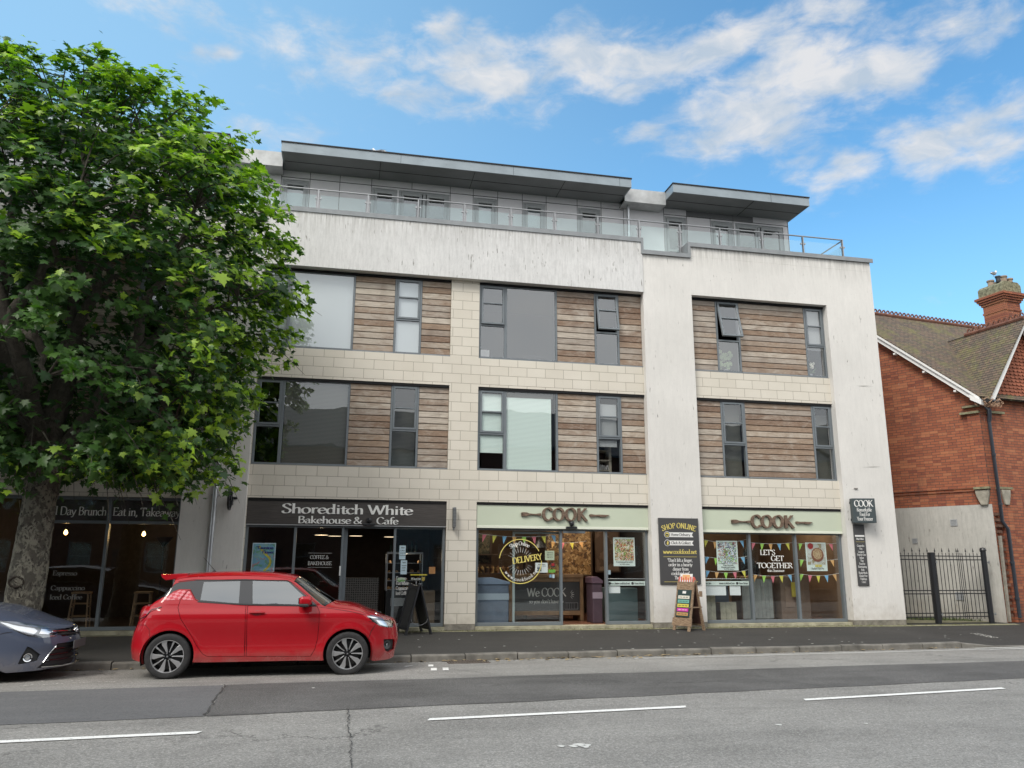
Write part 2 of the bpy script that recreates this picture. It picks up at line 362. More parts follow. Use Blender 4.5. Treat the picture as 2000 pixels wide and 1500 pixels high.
def wall_text(mb, text, x0, z0, h, y, x1=None, align='l', **kw):
    """text facing -Y on plane y; x1 given = squeeze to fit between x0 and x1"""
    w = text_width(text, h, kw.get('track', 0)); sq = 1.0
    if x1 is not None: sq = (x1-x0)/w
    elif align == 'c': x0 = x0 - w/2
    elif align == 'r': x0 = x0 - w
    pen_text(mb, text, h, lambda a, b, d: (x0+a, y-d, z0+b), squeeze=sq, **kw)
    return mb
def arc_text(mb, text, cx, cz, r, ang0, ang1, h, y, inside=False, **kw):
    """letters set along an arc; ang from ang0 to ang1 (degrees, 90 = top)"""
    w = text_width(text, h); x = 0
    for ch in text:
        adv = GL.get(ch, GL['o'])[0]*h/100; t = (x+adv/2)/w; a = math.radians(ang0 + (ang1-ang0)*t)
        rad = Vector((math.cos(a), math.sin(a))); tan = Vector((math.sin(a), -math.cos(a)))
        if inside: tan = -tan; rad2 = -rad
        else: rad2 = rad
        def xf(p, q, d, a=a, adv=adv, rad=rad, rad2=rad2, tan=tan):
            c = rad*r + tan*(p-adv/2) + rad2*q; return (cx+c[0], y-d, cz+c[1])
        pen_text(mb, ch, h, xf, **kw); x += adv
# ------------------------------------------------------------------ materials
def xz_vec(m, a=0, b=2, sx=1, sy=1, ox=0, oy=0):
    sp = m.N.new('ShaderNodeSeparateXYZ'); m.L.new(m.tc(), sp.inputs[0])
    c = m.N.new('ShaderNodeCombineXYZ')
    m.L.new(m.math('ADD', m.math('MULTIPLY', sp.outputs[a], sx), ox), c.inputs[0]); m.L.new(m.math('ADD', m.math('MULTIPLY', sp.outputs[b], sy), oy), c.inputs[1])
    return c.outputs[0]
def brick_node(m, vec, w, h, mortar, c1, c2, cm, bias=0.0, smooth=.1, off=.5):
    b = m.N.new('ShaderNodeTexBrick'); b.offset = off; m.L.new(vec, b.inputs['Vector'])
    b.inputs['Color1'].default_value = (*c1, 1); b.inputs['Color2'].default_value = (*c2, 1); b.inputs['Mortar'].default_value = (*cm, 1)
    b.inputs['Scale'].default_value = 1; b.inputs['Mortar Size'].default_value = mortar; b.inputs['Mortar Smooth'].default_value = smooth
    b.inputs['Bias'].default_value = bias; b.inputs['Brick Width'].default_value = w; b.inputs['Row Height'].default_value = h
    return b
def mat_stone():
    m = Mat('stone_cladding'); v = xz_vec(m, oy=-.12)
    b = brick_node(m, v, .45, .225, .0048, (.74, .70, .615), (.69, .65, .565), (.31, .28, .23), smooth=.0)
    spk = m.noise(150, 2, .7); big = m.noise(.9, 5, .6)
    c = m.mix(m.ramp(spk, .38, .62, 0, .22), b.outputs['Color'], (.33, .30, .24))
    c = m.mix(m.ramp(big, .4, .75, 0, .22), c, (.44, .40, .33))
    st = m.noise(3.2, 4, .6, sc=(3.5, 1, .35)); c = m.mix(m.ramp(st, .64, .8, 0, .35), c, (.30, .27, .22))
    sp2 = m.N.new('ShaderNodeSeparateXYZ'); m.L.new(m.tc(), sp2.inputs[0])
    # splash-back dirt on the lowest courses
    low = m.math('ADD', m.ramp(sp2.outputs[2], .55, .0, 0, .5), m.math('MULTIPLY', m.math('SUBTRACT', m.noise(5, 4), .5), .8))
    c = m.mix(m.ramp(low, .15, .7, 0, .55), c, (.24, .21, .15))
    m.set('Base Color', c).set('Roughness', .9)
    m.bump(m.math('ADD', m.math('MULTIPLY', b.outputs['Fac'], -1.), m.math('MULTIPLY', spk, .25)), .5, .006); return m.m
def mat_render(name, col, dirt=.5, warm=0):
    m = Mat(name)
    c = m.mix(m.ramp(m.noise(.55, 5, .6), .35, .7), col, tuple(k*.88 for k in col))
    s1 = m.noise(2.6, 6, .72, sc=(7, 7, .7)); c = m.mix(m.ramp(s1, .44, .74, 0, .62*dirt), c, tuple(k*.58 for k in col))
    s3 = m.noise(7, 6, .8, sc=(1.6, 1.6, .8)); c = m.mix(m.ramp(s3, .46, .7, 0, .55*dirt), c, tuple(k*.66 for k in col))
    # short dark dribbles
    s2 = m.noise(2.3, 3, .5, sc=(11, 11, 1.7)); s2b = m.noise(1.7, 2, .5); th_ = .70 if dirt < .5 else .665
    c = m.mix(m.math('MULTIPLY', m.ramp(s2, th_, th_+.03, 0, 1), m.ramp(s2b, .42, .62, .1, .8)), c, (.13, .115, .095))
    sp = m.N.new('ShaderNodeSeparateXYZ'); m.L.new(m.tc(), sp.inputs[0])
    low = m.math('ADD', m.ramp(sp.outputs[2], .9, .0, 0, .5), m.math('MULTIPLY', m.math('SUBTRACT', m.noise(4, 5), .5), 1.))
    c = m.mix(m.ramp(low, .2, .8, 0, .5), c, (.30, .24, .18))
    if dirt > .25:
        us = m.math('MULTIPLY', m.ramp(sp.outputs[2], 8.75, 9.42), m.ramp(m.noise(3, 5, .7, sc=(6, 6, .35)), .42, .62)); c = m.mix(m.math('MULTIPLY', us, .55), c, (.27, .26, .235))
    pn = m.noise(130, 2, .6); c = m.mix(m.ramp(pn, .35, .5, .2, 0), c, tuple(k*.6 for k in col))
    m.set('Base Color', c).set('Roughness', .92)
    m.bump(m.noise(110, 3, .7), .6, .006); return m.m
def mat_boards():
    m = Mat('weathered_cedar')
    at = m.attr('board')
    sp = m.N.new('ShaderNodeSeparateXYZ'); m.L.new(at, sp.inputs[0])
    off = m.N.new('ShaderNodeVectorMath'); off.operation = 'MULTIPLY_ADD'; m.L.new(at, off.inputs[0]); off.inputs[1].default_value = (37, 37, 37); m.L.new(m.tc(), off.inputs[2])
    g = m.noise(5.5, 7, .68, vec=off.outputs[0], sc=(.55, 1, 9), dist=.4)
    g2 = m.noise(22, 4, .6, vec=off.outputs[0], sc=(.35, 1, 7))
    kn = m.noise(3.0, 4, .65, vec=off.outputs[0], sc=(1.1, 1, 2.2), dist=.8)
    brown = m.mix(m.ramp(sp.outputs[0], 0, 1), (.185, .115, .078), (.33, .24, .17))
    grey = m.mix(m.ramp(sp.outputs[1], 0, 1), (.32, .275, .235), (.53, .475, .40))
    c = m.mix(m.ramp(m.math('ADD', m.math('MULTIPLY', sp.outputs[2], .55), m.math('MULTIPLY', kn, .75)), .46, .84), brown, grey)
    c = m.mix(m.ramp(g, .46, .70, 0, .6), c, (.095, .058, .038))
    c = m.mix(m.ramp(g2, .54, .72, 0, .55), c, (.62, .55, .45))
    c = m.mix(m.ramp(m.noise(1.3, 5, .65, sc=(1, 1, .8)), .52, .70, 0, .5), c, (.15, .105, .08)); c = m.mix(m.ramp(m.noise(1.9, 5, .7, sc=(.8, 1, 1.3), dist=.5), .56, .70, 0, .5), c, (.52, .48, .42))
    m.set('Base Color', c).set('Roughness', .85); m.bump(m.math('ADD', g, g2), .35, .004); return m.m
M_ = {}
M_['stone'] = mat_stone()
M_['render'] = mat_render('painted_render', (.75, .735, .70), .3)
M_['render2'] = mat_render('weathered_render', (.72, .72, .71), .85)
M_['render3'] = mat_render('side_render', (.52, .50, .46), .8)
M_['boards'] = mat_boards()
M_['frame'] = simple('grey_window_frame', (.155, .178, .195), .38, var=.06)
M_['frame_l'] = simple('pale_grey_window_frame', (.36, .375, .385), .45, var=.05)
M_['coping'] = simple('grey_coping_metal', (.24, .255, .265), .42, .25, var=.12)
M_['fascia_metal'] = simple('roof_edge_metal', (.27, .315, .345), .42, .3, var=.14, vscale=1.6)
M_['conn_metal'] = simple('roof_link_metal', (.46, .47, .47), .5, .3, var=.2, vscale=3)
M_['soffit'] = simple('dark_soffit', (.19, .20, .205), .6, var=.12, vscale=1.2)
M_['felt'] = simple('roof_felt', (.02, .02, .022), .8)
M_['panel'] = simple('grey_cladding_panel', (.70, .69, .71), .55, var=.07, vscale=.8)
M_['black'] = simple('black_gap', (.008, .008, .009), .9)
M_['dark'] = simple('dark_room', (.035, .034, .036), .95)
M_['steel'] = simple('brushed_steel', (.36, .37, .38), .45, .8)
M_['pipe'] = simple('galvanised_pipe', (.50, .52, .54), .35, .75, var=.1)
M_['glass'] = glass_mat('window_glass', .07)
M_['glass_mid'] = glass_mat('mid_window_glass', .14)
M_['glass_hi'] = glass_mat('upper_window_glass', .12)
M_['glass_bal'] = glass_mat('balustrade_glass', .07, (.86, .95, .94))
M_['shopglass'] = glass_mat('shop_glass', .02, (.96, .98, .98))
M_['blind'] = simple('white_blind', (.50, .56, .58), .8)
def mat_slats(name, c1, c2, pitch=.03):
    m = Mat(name); sp = m.N.new('ShaderNodeSeparateXYZ'); m.L.new(m.tc(), sp.inputs[0])
    f = m.math('FRACT', m.math('DIVIDE', sp.outputs[2], pitch)); m.set('Base Color', m.mix(m.ramp(f, .55, .8), c1, c2)).set('Roughness', .6); return m.m
M_['ven_green'] = mat_slats('pale_green_venetian', (.74, .90, .84), (.50, .63, .59))
M_['ven_dark'] = mat_slats('dark_venetian', (.115, .12, .10), (.05, .055, .048))
M_['ven_mid'] = mat_slats('grey_venetian', (.36, .39, .39), (.26, .28, .29), .022)
M_['white'] = simple('white_paint', (.78, .78, .76), .5)
M_['blk_paint'] = simple('black_paint', (.018, .019, .022), .35)

# ------------------------------------------------------------------ ground
def kerb_y(x): return -3.92 + .04*(x-1)
def road_z(x, y):
    d = kerb_y(x) - y
    return -.185 + .065*min(max(d/2.4, 0), 1)
def drop(x):  # kerb upstand: full height, then dropping to flush for the crossing on the right
    return .11 if x < 12.15 else max(.012, .11 - (x-12.15)*.135)
def mat_asphalt(name, base, warm=0, scale=1.0, spk=.5, patchy=.25, worn=0):
    m = Mat(name)
    n1 = m.noise(62*scale, 4, .8); n2 = m.noise(24*scale, 4, .65); big = m.noise(.7, 6, .62); tr = m.noise(1.2, 5, .65, sc=(.22, 2.2, 1))
    c = m.mix(m.ramp(big, .35, .7), tuple(k*(1-patchy) for k in base), tuple(k*(1+patchy*.6) for k in base))
    c = m.mix(m.ramp(tr, .42, .7, 0, .45), c, tuple(k*1.3 for k in base))
    c = m.mix(m.ramp(n1, .52, .66, 0, spk), c, tuple(min(1, k*2.7) for k in base))
    c = m.mix(m.ramp(n1, .48, .34, 0, spk+.2), c, tuple(k*.32 for k in base))
    c = m.mix(m.ramp(n2, .50, .36, 0, .5), c, tuple(k*.5 for k in base))
    v = m.N.new('ShaderNodeTexVoronoi'); v.feature = 'DISTANCE_TO_EDGE'; v.inputs['Scale'].default_value = .42
    wv = m.N.new('ShaderNodeVectorMath'); wv.operation = 'MULTIPLY_ADD'; m.L.new(m.noise(2.2, 5, .7, out=1), wv.inputs[0]); wv.inputs[1].default_value = (1.3, 1.3, 0); m.L.new(m.tc(), wv.inputs[2]); m.L.new(wv.outputs[0], v.inputs[0])
    cr = m.math('MULTIPLY', m.ramp(v.outputs['Distance'], .012, .003), m.ramp(m.noise(.35, 2), .52, .6))
    c = m.mix(m.math('MULTIPLY', cr, worn), c, tuple(k*.25 for k in base))
    st = m.noise(.6, 6, .7, sc=(.6, 1.6, 1)); c = m.mix(m.ramp(st, .54, .68, 0, .28*(1+worn)), c, tuple(k*.55 for k in base))
    m.set('Base Color', c).set('Roughness', m.ramp(n2, .3, .7, .75, .95)).set('Specular IOR Level', .35)
    m.bump(m.math('ADD', n1, n2), .9, .008); return m.m
M_['road'] = mat_asphalt('worn_grey_asphalt', (.25, .243, .227), worn=.8)
M_['patch'] = mat_asphalt('dark_asphalt_patch', (.112, .109, .105), patchy=.4, spk=.55, worn=.4)
M_['patch2'] = mat_asphalt('smooth_asphalt_patch', (.135, .136, .138), patchy=.12, spk=.15)
M_['pave'] = mat_asphalt('dark_pavement_asphalt', (.044, .042, .039), scale=1.5, spk=.22, patchy=.2)
M_['mortar'] = simple('mossy_mortar_edge', (.22, .21, .13), .95, var=.45, vscale=9, bumpy=.6)
def mat_line(name, col, wear=.5):
    m = Mat(name); m.N.remove(m.bsdf)
    d = m.N.new('ShaderNodeBsdfPrincipled'); d.inputs['Roughness'].default_value = .7
    m.L.new(m.mix(m.ramp(m.noise(9, 5), .3, .7, 0, .35), col, tuple(k*.6 for k in col)), d.inputs['Base Color'])
    t = m.N.new('ShaderNodeBsdfTransparent'); mx = m.N.new('ShaderNodeMixShader')
    m.L.new(m.ramp(m.noise(28, 4, .7), .5-wear*.35, .56-wear*.35, 0, 1), mx.inputs[0]); m.L.new(t.outputs[0], mx.inputs[1]); m.L.new(d.outputs[0], mx.inputs[2]); m.L.new(mx.outputs[0], m.out.inputs[0])
    return m.m
M_['line'] = mat_line('white_road_paint', (.80, .80, .77), .5)
M_['oldline'] = mat_line('worn_road_paint', (.62, .61, .56), -.05)

MB().quad((-250, -250, -.32), (250, -250, -.32), (250, 250, -.32), (-250, 250, -.32)).build('ground', M_['pave'])['kind'] = 'structure'
def strip_sheet(name, mat, x0, x1, ys, zf, dx=1.0, lift=0.0, kind='structure'):
    mb = MB(); xs = list(np.arange(x0, x1, dx)) + [x1]; b = []
    for x in xs:
        for y in ys: yy = y(x) if callable(y) else y; mb.v.append((x, yy, zf(x, yy)+lift))
    n = len(ys)
    for i in range(len(xs)-1):
        for j in range(n-1): mb.f.append((i*n+j, (i+1)*n+j, (i+1)*n+j+1, i*n+j+1)); mb.mi.append(0)
    o = mb.build(name, mat, smooth=True); o['kind'] = kind; return o
strip_sheet('road', M_['road'], -60, 60, [kerb_y, lambda x: kerb_y(x)-2.4, lambda x: -14.2 + .04*x], road_z, 2)
def pave_z(x, y):
    yk = kerb_y(x) + .125; return (road_z(x, kerb_y(x)) + drop(x)) * max(0, min(1, (-y)/(-yk)))
strip_sheet('pavement', M_['pave'], -60, 60, [0.35, -.16, lambda x: -1.5, lambda x: -2.8, lambda x: kerb_y(x)+.12], pave_z, .5)
strip_sheet('pavement_edging', M_['mortar'], -11, 16.6, [-.15, -.36], pave_z, .5, .004)
strip_sheet('yard', M_['mortar'], 13.4, 17.5, [0.33, 6], lambda x, y: .003, 1)
# kerb stones along the far side, one mesh of stones with joints
mb = MB(); x = -40.0; rnd = random.Random(4)
while x < 40:
    l = .915; a, b = x+.009, x+l-.009
    def yk(x): return kerb_y(x)
    za, zb = road_z(a, yk(a)), road_z(b, yk(b)); da, db = drop(a)+rnd.uniform(-.007, .007), drop(b)+rnd.uniform(-.007, .007)
    prof = [(-.006, -.1), (0, 1), (.018, 0), (.125, 0)]
    vs = []
    for (xx, z0, dd) in ((a, za, da), (b, zb, db)):
        y = yk(xx); bt = min(.022, dd*.4)
        vs += [(xx, y-.01, z0-.08), (xx, y, z0+dd-bt), (xx, y+.008, z0+dd-bt*.35), (xx, y+.026, z0+dd), (xx, y+.128, z0+dd+.003), (xx, y+.13, z0-.08)]
    n = 6; mb.add(vs, [(i, n+i, n+(i+1) % n, (i+1) % n) for i in range(n)] + [tuple(range(n))[::-1], tuple(range(n, 2*n))]); x += l
M_['kerb'] = simple('granite_kerb', (.15, .142, .125), .85, var=.45, vscale=3.5, bumpy=.7)
mb.build('kerb', M_['kerb'])['kind'] = 'structure'
# opposite pavement, under the photographer
strip_sheet('near_pavement', M_['pave'], -60, 60, [lambda x: -14.2+.04*x, -24], lambda x, y: .0, 3)
MB().add([(-60, -14.2-2.4, -.2), (60, -14.2+2.4, -.2), (60, -14.2+2.4, 0.0), (-60, -14.2-2.4, 0.0)], [(0, 1, 2, 3)]).build('near_kerb', M_['kerb'])['kind'] = 'structure'
def decal(name, mat, poly, lift, cuts=1):
    mb = MB(); tri = tessellate_polygon([[Vector((a, b, 0)) for a, b in poly]])
    # dense boundary so that it follows the road's fall
    mb.add([(a, b, road_z(a, b)+lift) for a, b in poly], [tuple(t) for t in tri]); o = mb.build(name, mat); o['kind'] = 'structure'; return o
def wob(p, q, n, amp, seed):
    r = random.Random(seed); return [(p[0]+(q[0]-p[0])*i/n + 0, p[1]+(q[1]-p[1])*i/n + (r.uniform(-amp, amp) if 0 < i < n else 0)) for i in range(n+1)]
decal('road_patch', M_['patch2'], wob((-14, -9.35), (-1.33, -8.60), 10, .02, 1) + wob((-1.44, -6.46), (-14, -7.0), 10, .02, 2), .004)
decal('road_patch', M_['patch'], wob((-1.31, -8.60), (12, -7.55), 26, .03, 3) + wob((12, -5.95), (-1.42, -6.44), 26, .03, 4)[:], .004)
decal('road_patch', M_['patch'], wob((12.0, -7.0), (30, -6.2), 20, .05, 5) + wob((30, -4.6), (12.0, -5.95), 20, .04, 6), .0045)
for a, b in (((-6.9, -9.75), (-1.22, -9.44)), ((.90, -9.21), (3.82, -9.0)), ((5.35, -8.83), (8.44, -8.49)), ((10.3, -8.3), (13.6, -8.0)), ((-12, -10.1), (-9, -9.9))):
    w = .055; sl = .12
    decal('centre_line', M_['line'], [(a[0], a[1]-w), (b[0]-sl*.3, b[1]-w), (b[0], b[1]+w), (a[0]+sl*.3, a[1]+w)], .008)
# parking bay ticks, edge line, worn arc
def seg_line(name, mat, pts, w, lift=.006):
    for (x0, y0), (x1, y1) in zip(pts, pts[1:]):
        d = Vector((x1-x0, y1-y0)).normalized(); n = Vector((-d.y, d.x))*w/2
        decal(name, mat, [(x0-n.x, y0-n.y), (x1-n.x, y1-n.y), (x1+n.x, y1+n.y), (x0+n.x, y0+n.y)], lift)
seg_line('bay_marking', M_['line'], [(1.02, -4.62), (1.14, -4.52)], .05)
seg_line('bay_marking', M_['line'], [(1.40, -5.32), (1.44, -4.95)], .09); seg_line('bay_marking', M_['line'], [(1.58, -5.32), (1.62, -4.95)], .09)
seg_line('bay_marking', M_['line'], [(1.42, -4.72), (1.45, -4.42)], .08)
seg_line('bay_marking', M_['oldline'], [(.9, -5.36), (1.40, -5.33)], .05)
seg_line('bay_marking', M_['oldline'], [(-3.95, -5.5), (-3.62, -4.2)], .08); seg_line('bay_marking', M_['oldline'], [(-6, -5.62), (-3.4, -5.52)], .05)
seg_line('bay_marking', M_['oldline'], [(-4.0, -5.95), (-3.4, -5.75), (-2.9, -5.75)], .07)
seg_line('edge_line', M_['oldline'], [(0.3, -4.12), (4, -4.0), (12.4, -3.66)], .06)
seg_line('edge_line', M_['line'], [(5.0, -4.16), (12.4, -3.86)], .055)
seg_line('edge_line', M_['line'], [(12.3, -3.66), (24, -3.2)], .07, .0085); seg_line('edge_line', M_['line'], [(12.35, -3.95), (24, -3.5)], .07, .0085)
M_['crack'] = simple('road_crack', (.05, .048, .045), .9)
def crack(p, q, n, amp, w, seed):
    r = random.Random(seed); pts = [(p[0]+(q[0]-p[0])*i/n + r.uniform(-amp, amp), p[1]+(q[1]-p[1])*i/n + r.uniform(-amp, amp)*.6) for i in range(n+1)]
    mb = MB()
    for i, (a, b) in enumerate(zip(pts, pts[1:])):
        d = Vector((b[0]-a[0], b[1]-a[1])).normalized(); nn = Vector((-d.y, d.x)); w0, w1 = w*r.uniform(.3, 1), w*r.uniform(.3, 1)
        L = .011 + (i % 3)*.0004
        mb.add([(a[0]-nn.x*w0, a[1]-nn.y*w0, road_z(*a)+L), (b[0]-nn.x*w1, b[1]-nn.y*w1, road_z(*b)+L), (b[0]+nn.x*w1, b[1]+nn.y*w1, road_z(*b)+L), (a[0]+nn.x*w0, a[1]+nn.y*w0, road_z(*a)+L)], [(0, 1, 2, 3)])
    mb.build('road_crack', M_['crack'])['kind'] = 'structure'
crack((.12, -8.45), (.14, -11.4), 40, .018, .007, 1); crack((-1.33, -8.6), (-1.43, -6.45), 24, .02, .012, 2); crack((1.42, -4.85), (2.2, -6.0), 16, .02, .007, 3)
crack((9.6, -5.7), (12.6, -5.6), 30, .03, .012, 4); crack((11.2, -5.75), (13.5, -6.3), 24, .03, .009, 5)
crack((-1.3, -8.62), (3, -8.25), 40, .012, .006, 7); crack((-1.4, -6.44), (6, -6.15), 60, .012, .006, 8)
# litter, dead leaves, chewing gum, paint drips
rnd = random.Random(9)
mb = MB(); mb2 = MB(); mb3 = MB()
for i in range(300):
    x = rnd.uniform(-4, 12); y = kerb_y(x) - abs(rnd.gauss(0, .06)) - .02
    if rnd.random() < .35: x = 3.6 + rnd.gauss(0, 1.0)
    s = rnd.uniform(.012, .05); a = rnd.uniform(0, PI); z = road_z(x, y)+.012
    mb.add([(x+s*math.cos(a+t), y+s*.6*math.sin(a+t), z+rnd.uniform(0, .02)) for t in (0, 1.6, 3.1, 4.6)], [(0, 1, 2, 3)])
for i in range(70):
    x = rnd.uniform(-3, 14); y = rnd.uniform(kerb_y(x)+.2, -.4); s = rnd.uniform(.012, .028); z = pave_z(x, y)+.003
    mb2.add([(x+s*math.cos(t), y+s*math.sin(t), z) for t in np.arange(0, 2*PI, PI/4)], [tuple(range(8))])
for x, y, s in ((2.04, -10.62, .04), (2.10, -10.58, .05), (2.17, -10.60, .03), (2.13, -10.66, .035), (1.93, -10.6, .03), (5.2, -10.2, .02), (-.3, -6.9, .02), (4.3, -10.1, .03)):
    mb2.add([(x+s*math.cos(t)*(1+.3*math.sin(3*t)), y+s*1.2*math.sin(t), road_z(x, y)+.006) for t in np.arange(0, 2*PI, PI/6)], [tuple(range(12))])
o = mb.build('fallen_leaves', simple('dead_leaf', (.26, .20, .11), .8, var=.4)); o['kind'] = 'stuff'; o['label'] = 'dry leaves and grit lying along the kerb gutter'
o = mb2.build('gum_spots', simple('pale_spots', (.55, .55, .52), .8)); o['kind'] = 'stuff'; o['label'] = 'small white gum and paint spots on the tarmac'
# gutter grating
gr = MB()
gx0, gx1 = 1.78, 2.42
for i in range(15):
    x = gx0 + (gx1-gx0)*i/14; y = kerb_y(x); gr.box(x-.012, x+.012, y-.42, y-.06, road_z(x, y-.3)-.02, road_z(x, y-.3)+.012)
for yy in (-.43, -.25, -.05): gr.box(gx0-.03, gx1+.03, kerb_y(2.1)+yy-.015, kerb_y(2.1)+yy+.015, -.21, road_z(2.1, -4.2)+.013)
tag(gr.build('drain_grating', simple('rusty_iron', (.12, .10, .085), .7, .4, var=.3)), 'rusty iron drain grating set in the gutter ahead of the red car', 'drain grating')
# ================================================================== main building
def each(mb, name, mat, fn=None, **k):
    # one object for every connected piece of the mesh
    n = len(mb.v); par = list(range(n))
    def find(i):
        while par[i] != i: par[i] = par[par[i]]; i = par[i]
        return i
    for f in mb.f:
        for q in f[1:]: par[find(q)] = find(f[0])
    grp = {}
    for f in mb.f: grp.setdefault(find(f[0]), []).append(f)
    for fs in grp.values():
        ids = sorted({i for f in fs for i in f}); mp = {j: i for i, j in enumerate(ids)}; m2 = MB(); m2.add([mb.v[i] for i in ids], [tuple(mp[i] for i in f) for f in fs]); (fn or bb)(m2, name, mat, **k)

BW = empty('apartment_building', (3, 0, 0), 'four storey block of pale render, stone cladding and cedar boards with set-back grey top floor', 'building')
def bb(mb, name, mat, **k):
    o = mb.build(name, mat, **k); o.parent = BW; o.matrix_parent_inverse = Matrix.Translation((-3, 0, 0)); return o
RY, SY, WY = -.14, 0.0, .10
XL, XR = -14.0, 13.53
# render frame: side piers and top band
mb = MB(); holed(mb, XL, XR, .12, 9.13, RY, .3, [(-2.10, 7.0, 0, 8.05), (8.30, 12.11, 0, 8.09), (-7.25, -3.39, 0, 8.05)])
holed(mb, 8.29, XR, 9.132, 9.44, RY, .3, []); bb(mb, 'render_wall', M_['render'])
mb = MB(); mb.box(-2.75, 7.0, RY-.03, .3, 8.055, 9.44); mb.box(XL, -3.45, RY-.03, .3, 8.055, 9.44); bb(mb, 'parapet_band', M_['render2'])
mb = MB(); mb.box(12.11, XR+.003, RY+.005, .29, -.02, .118); mb.box(6.995, 8.3, RY+.005, .29, -.02, .118); mb.box(-3.38, -2.1, RY+.005, .29, -.02, .118); mb.box(2.2, 2.88, 0.004, .2, -.02, .118)
each(mb, 'plinth', simple('dirty_plinth', (.22, .205, .17), .9, var=.35, vscale=8, bumpy=.6))
# stone
holes = [(-2.09, 2.2, -1, 2.78), (2.88, 7.1, -1, 2.78), (-2.09, 2.2, 3.5, 5.46), (2.88, 7.1, 3.5, 5.46), (-2.09, 2.2, 6.15, 8.1), (2.88, 7.1, 6.15, 8.1)]
mb = MB(); holed(mb, -2.10, 7.0, .12, 8.055, SY, .1, holes)
holed(mb, 8.30, 12.11, 2.78, 8.09, SY, .1, [(8.2, 12.2, 3.48, 5.46), (8.2, 12.2, 6.14, 8.1)])
holed(mb, -7.25, -3.39, 2.74, 8.055, SY, .1, [(-7.3, -3.2, 3.5, 5.46), (-7.3, -3.2, 6.15, 8.1)])
bb(mb, 'stone_cladding', M_['stone'])
# backing structure: slabs, party walls, rear walls (dark rooms)
mb = MB()
for z0, z1 in ((2.80, 3.46), (5.50, 6.11), (8.11, 8.6)): mb.box(XL, XR-.3, .30, 5.4, z0, z1)
for x in (-7.3, -2.9, 2.42, 7.55, 12.5):
    mb.box(x-.12, x+.12, .32, 5.3, .06, 2.79); mb.box(x-.12, x+.12, .32, 5.3, 3.47, 5.49); mb.box(x-.12, x+.12, .32, 5.3, 6.12, 8.10)
mb.box(XL, XR-.3, 5.3, 5.5, -.1, 8.1); mb.box(XL, XL+.2, .3, 5.3, -.1, 8.1)
mb.box(XL, XR-.3, 2.4, 2.5, 3.47, 5.49); mb.box(XL, XR-.3, 2.4, 2.5, 6.12, 8.10)
bb(mb, 'room', M_['dark'])
mb = MB(); mb.box(XR-.3, XR, .3, 5.5, -.1, 9.44); bb(mb, 'side_wall', M_['render'])
# jamb liners so that no gap shows at the sides of the openings
mb = MB()
for (x0, x1, z0, z1) in ((-2.1, 2.2, 3.5, 5.46), (2.88, 7.0, 3.5, 5.46), (8.3, 12.11, 3.48, 5.46), (-2.1, 2.2, 6.15, 8.05), (2.88, 7.0, 6.15, 8.05), (8.3, 12.11, 6.15, 8.09), (-7.25, -3.39, 3.5, 5.46), (-7.25, -3.39, 6.15, 8.05)):
    mb.box(x0-.1, x1+.12, .26, .3, z0-.14, z0+.02); mb.box(x0-.1, x1+.12, .26, .3, z1-.02, z1+.14)
    mb.box(x0-.1, x0+.02, .255, .31, z0, z1); mb.box(x1-.02, x1+.12, .255, .31, z0, z1)
each(mb, 'cavity_closer', M_['black'])
# metal lintel drips over the openings
mb = MB()
for (x0, x1, z) in ((-2.08, 2.19, 8.04), (2.89, 7.0, 8.045), (-2.08, 2.19, 5.452), (2.89, 7.0, 5.452), (8.31, 12.10, 5.452), (8.31, 12.10, 8.08), (-7.24, -3.40, 5.452), (-2.08, 2.19, 2.772), (2.89, 7.0, 2.772), (8.31, 12.10, 2.772)):
    mb.box(x0, x1, .012, .25, z-.05, z)
each(mb, 'lintel', M_['black'])

# ------------------------------------------------------------------ boards
def boards(x0, x1, z0, z1, seed):
    r = random.Random(seed); mb = MB(); cols = []; n = max(1, round((z1-z0)/.148)); h = (z1-z0)/n
    for i in range(n):
        a = z0+i*h; b = a+h-.011; y = .05+r.uniform(0, .006)
        k0 = len(mb.f)
        mb.add([(x0, y+.012, a), (x1, y+.012+r.uniform(-.002, .004), a), (x1, y, a+.012), (x0, y, a+.012), (x0, y+.004, b), (x1, y+.004, b), (x1, .16, b+.002), (x0, .16, b+.002), (x0, .16, a), (x1, .16, a)],
               [(0, 1, 2, 3), (3, 2, 5, 4), (4, 5, 6, 7), (8, 9, 1, 0)])
        c = (r.random(), r.random(), r.random()); cols += [c]*(len(mb.f)-k0)
    mb.cur = 0
    nb = len(mb.f); mb.box(x0, x1, .075, .15, z0, z1-.011); cols += [(0, 0, 0)]*(len(mb.f)-nb)
    for k in range(nb, len(mb.f)): mb.mi[k] = 1
    o = bb(mb, 'timber_cladding', [M_['boards'], M_['black']], fix=False)
    at = o.data.attributes.new('board', 'FLOAT_COLOR', 'FACE')
    for i, c in enumerate(cols): at.data[i].color = (*c, 1)
    s = MB(); s.box(x0-.005, x1+.005, .02, .15, z0-.035, z0-.002); s.build('sill', M_['coping'], o)
    return o
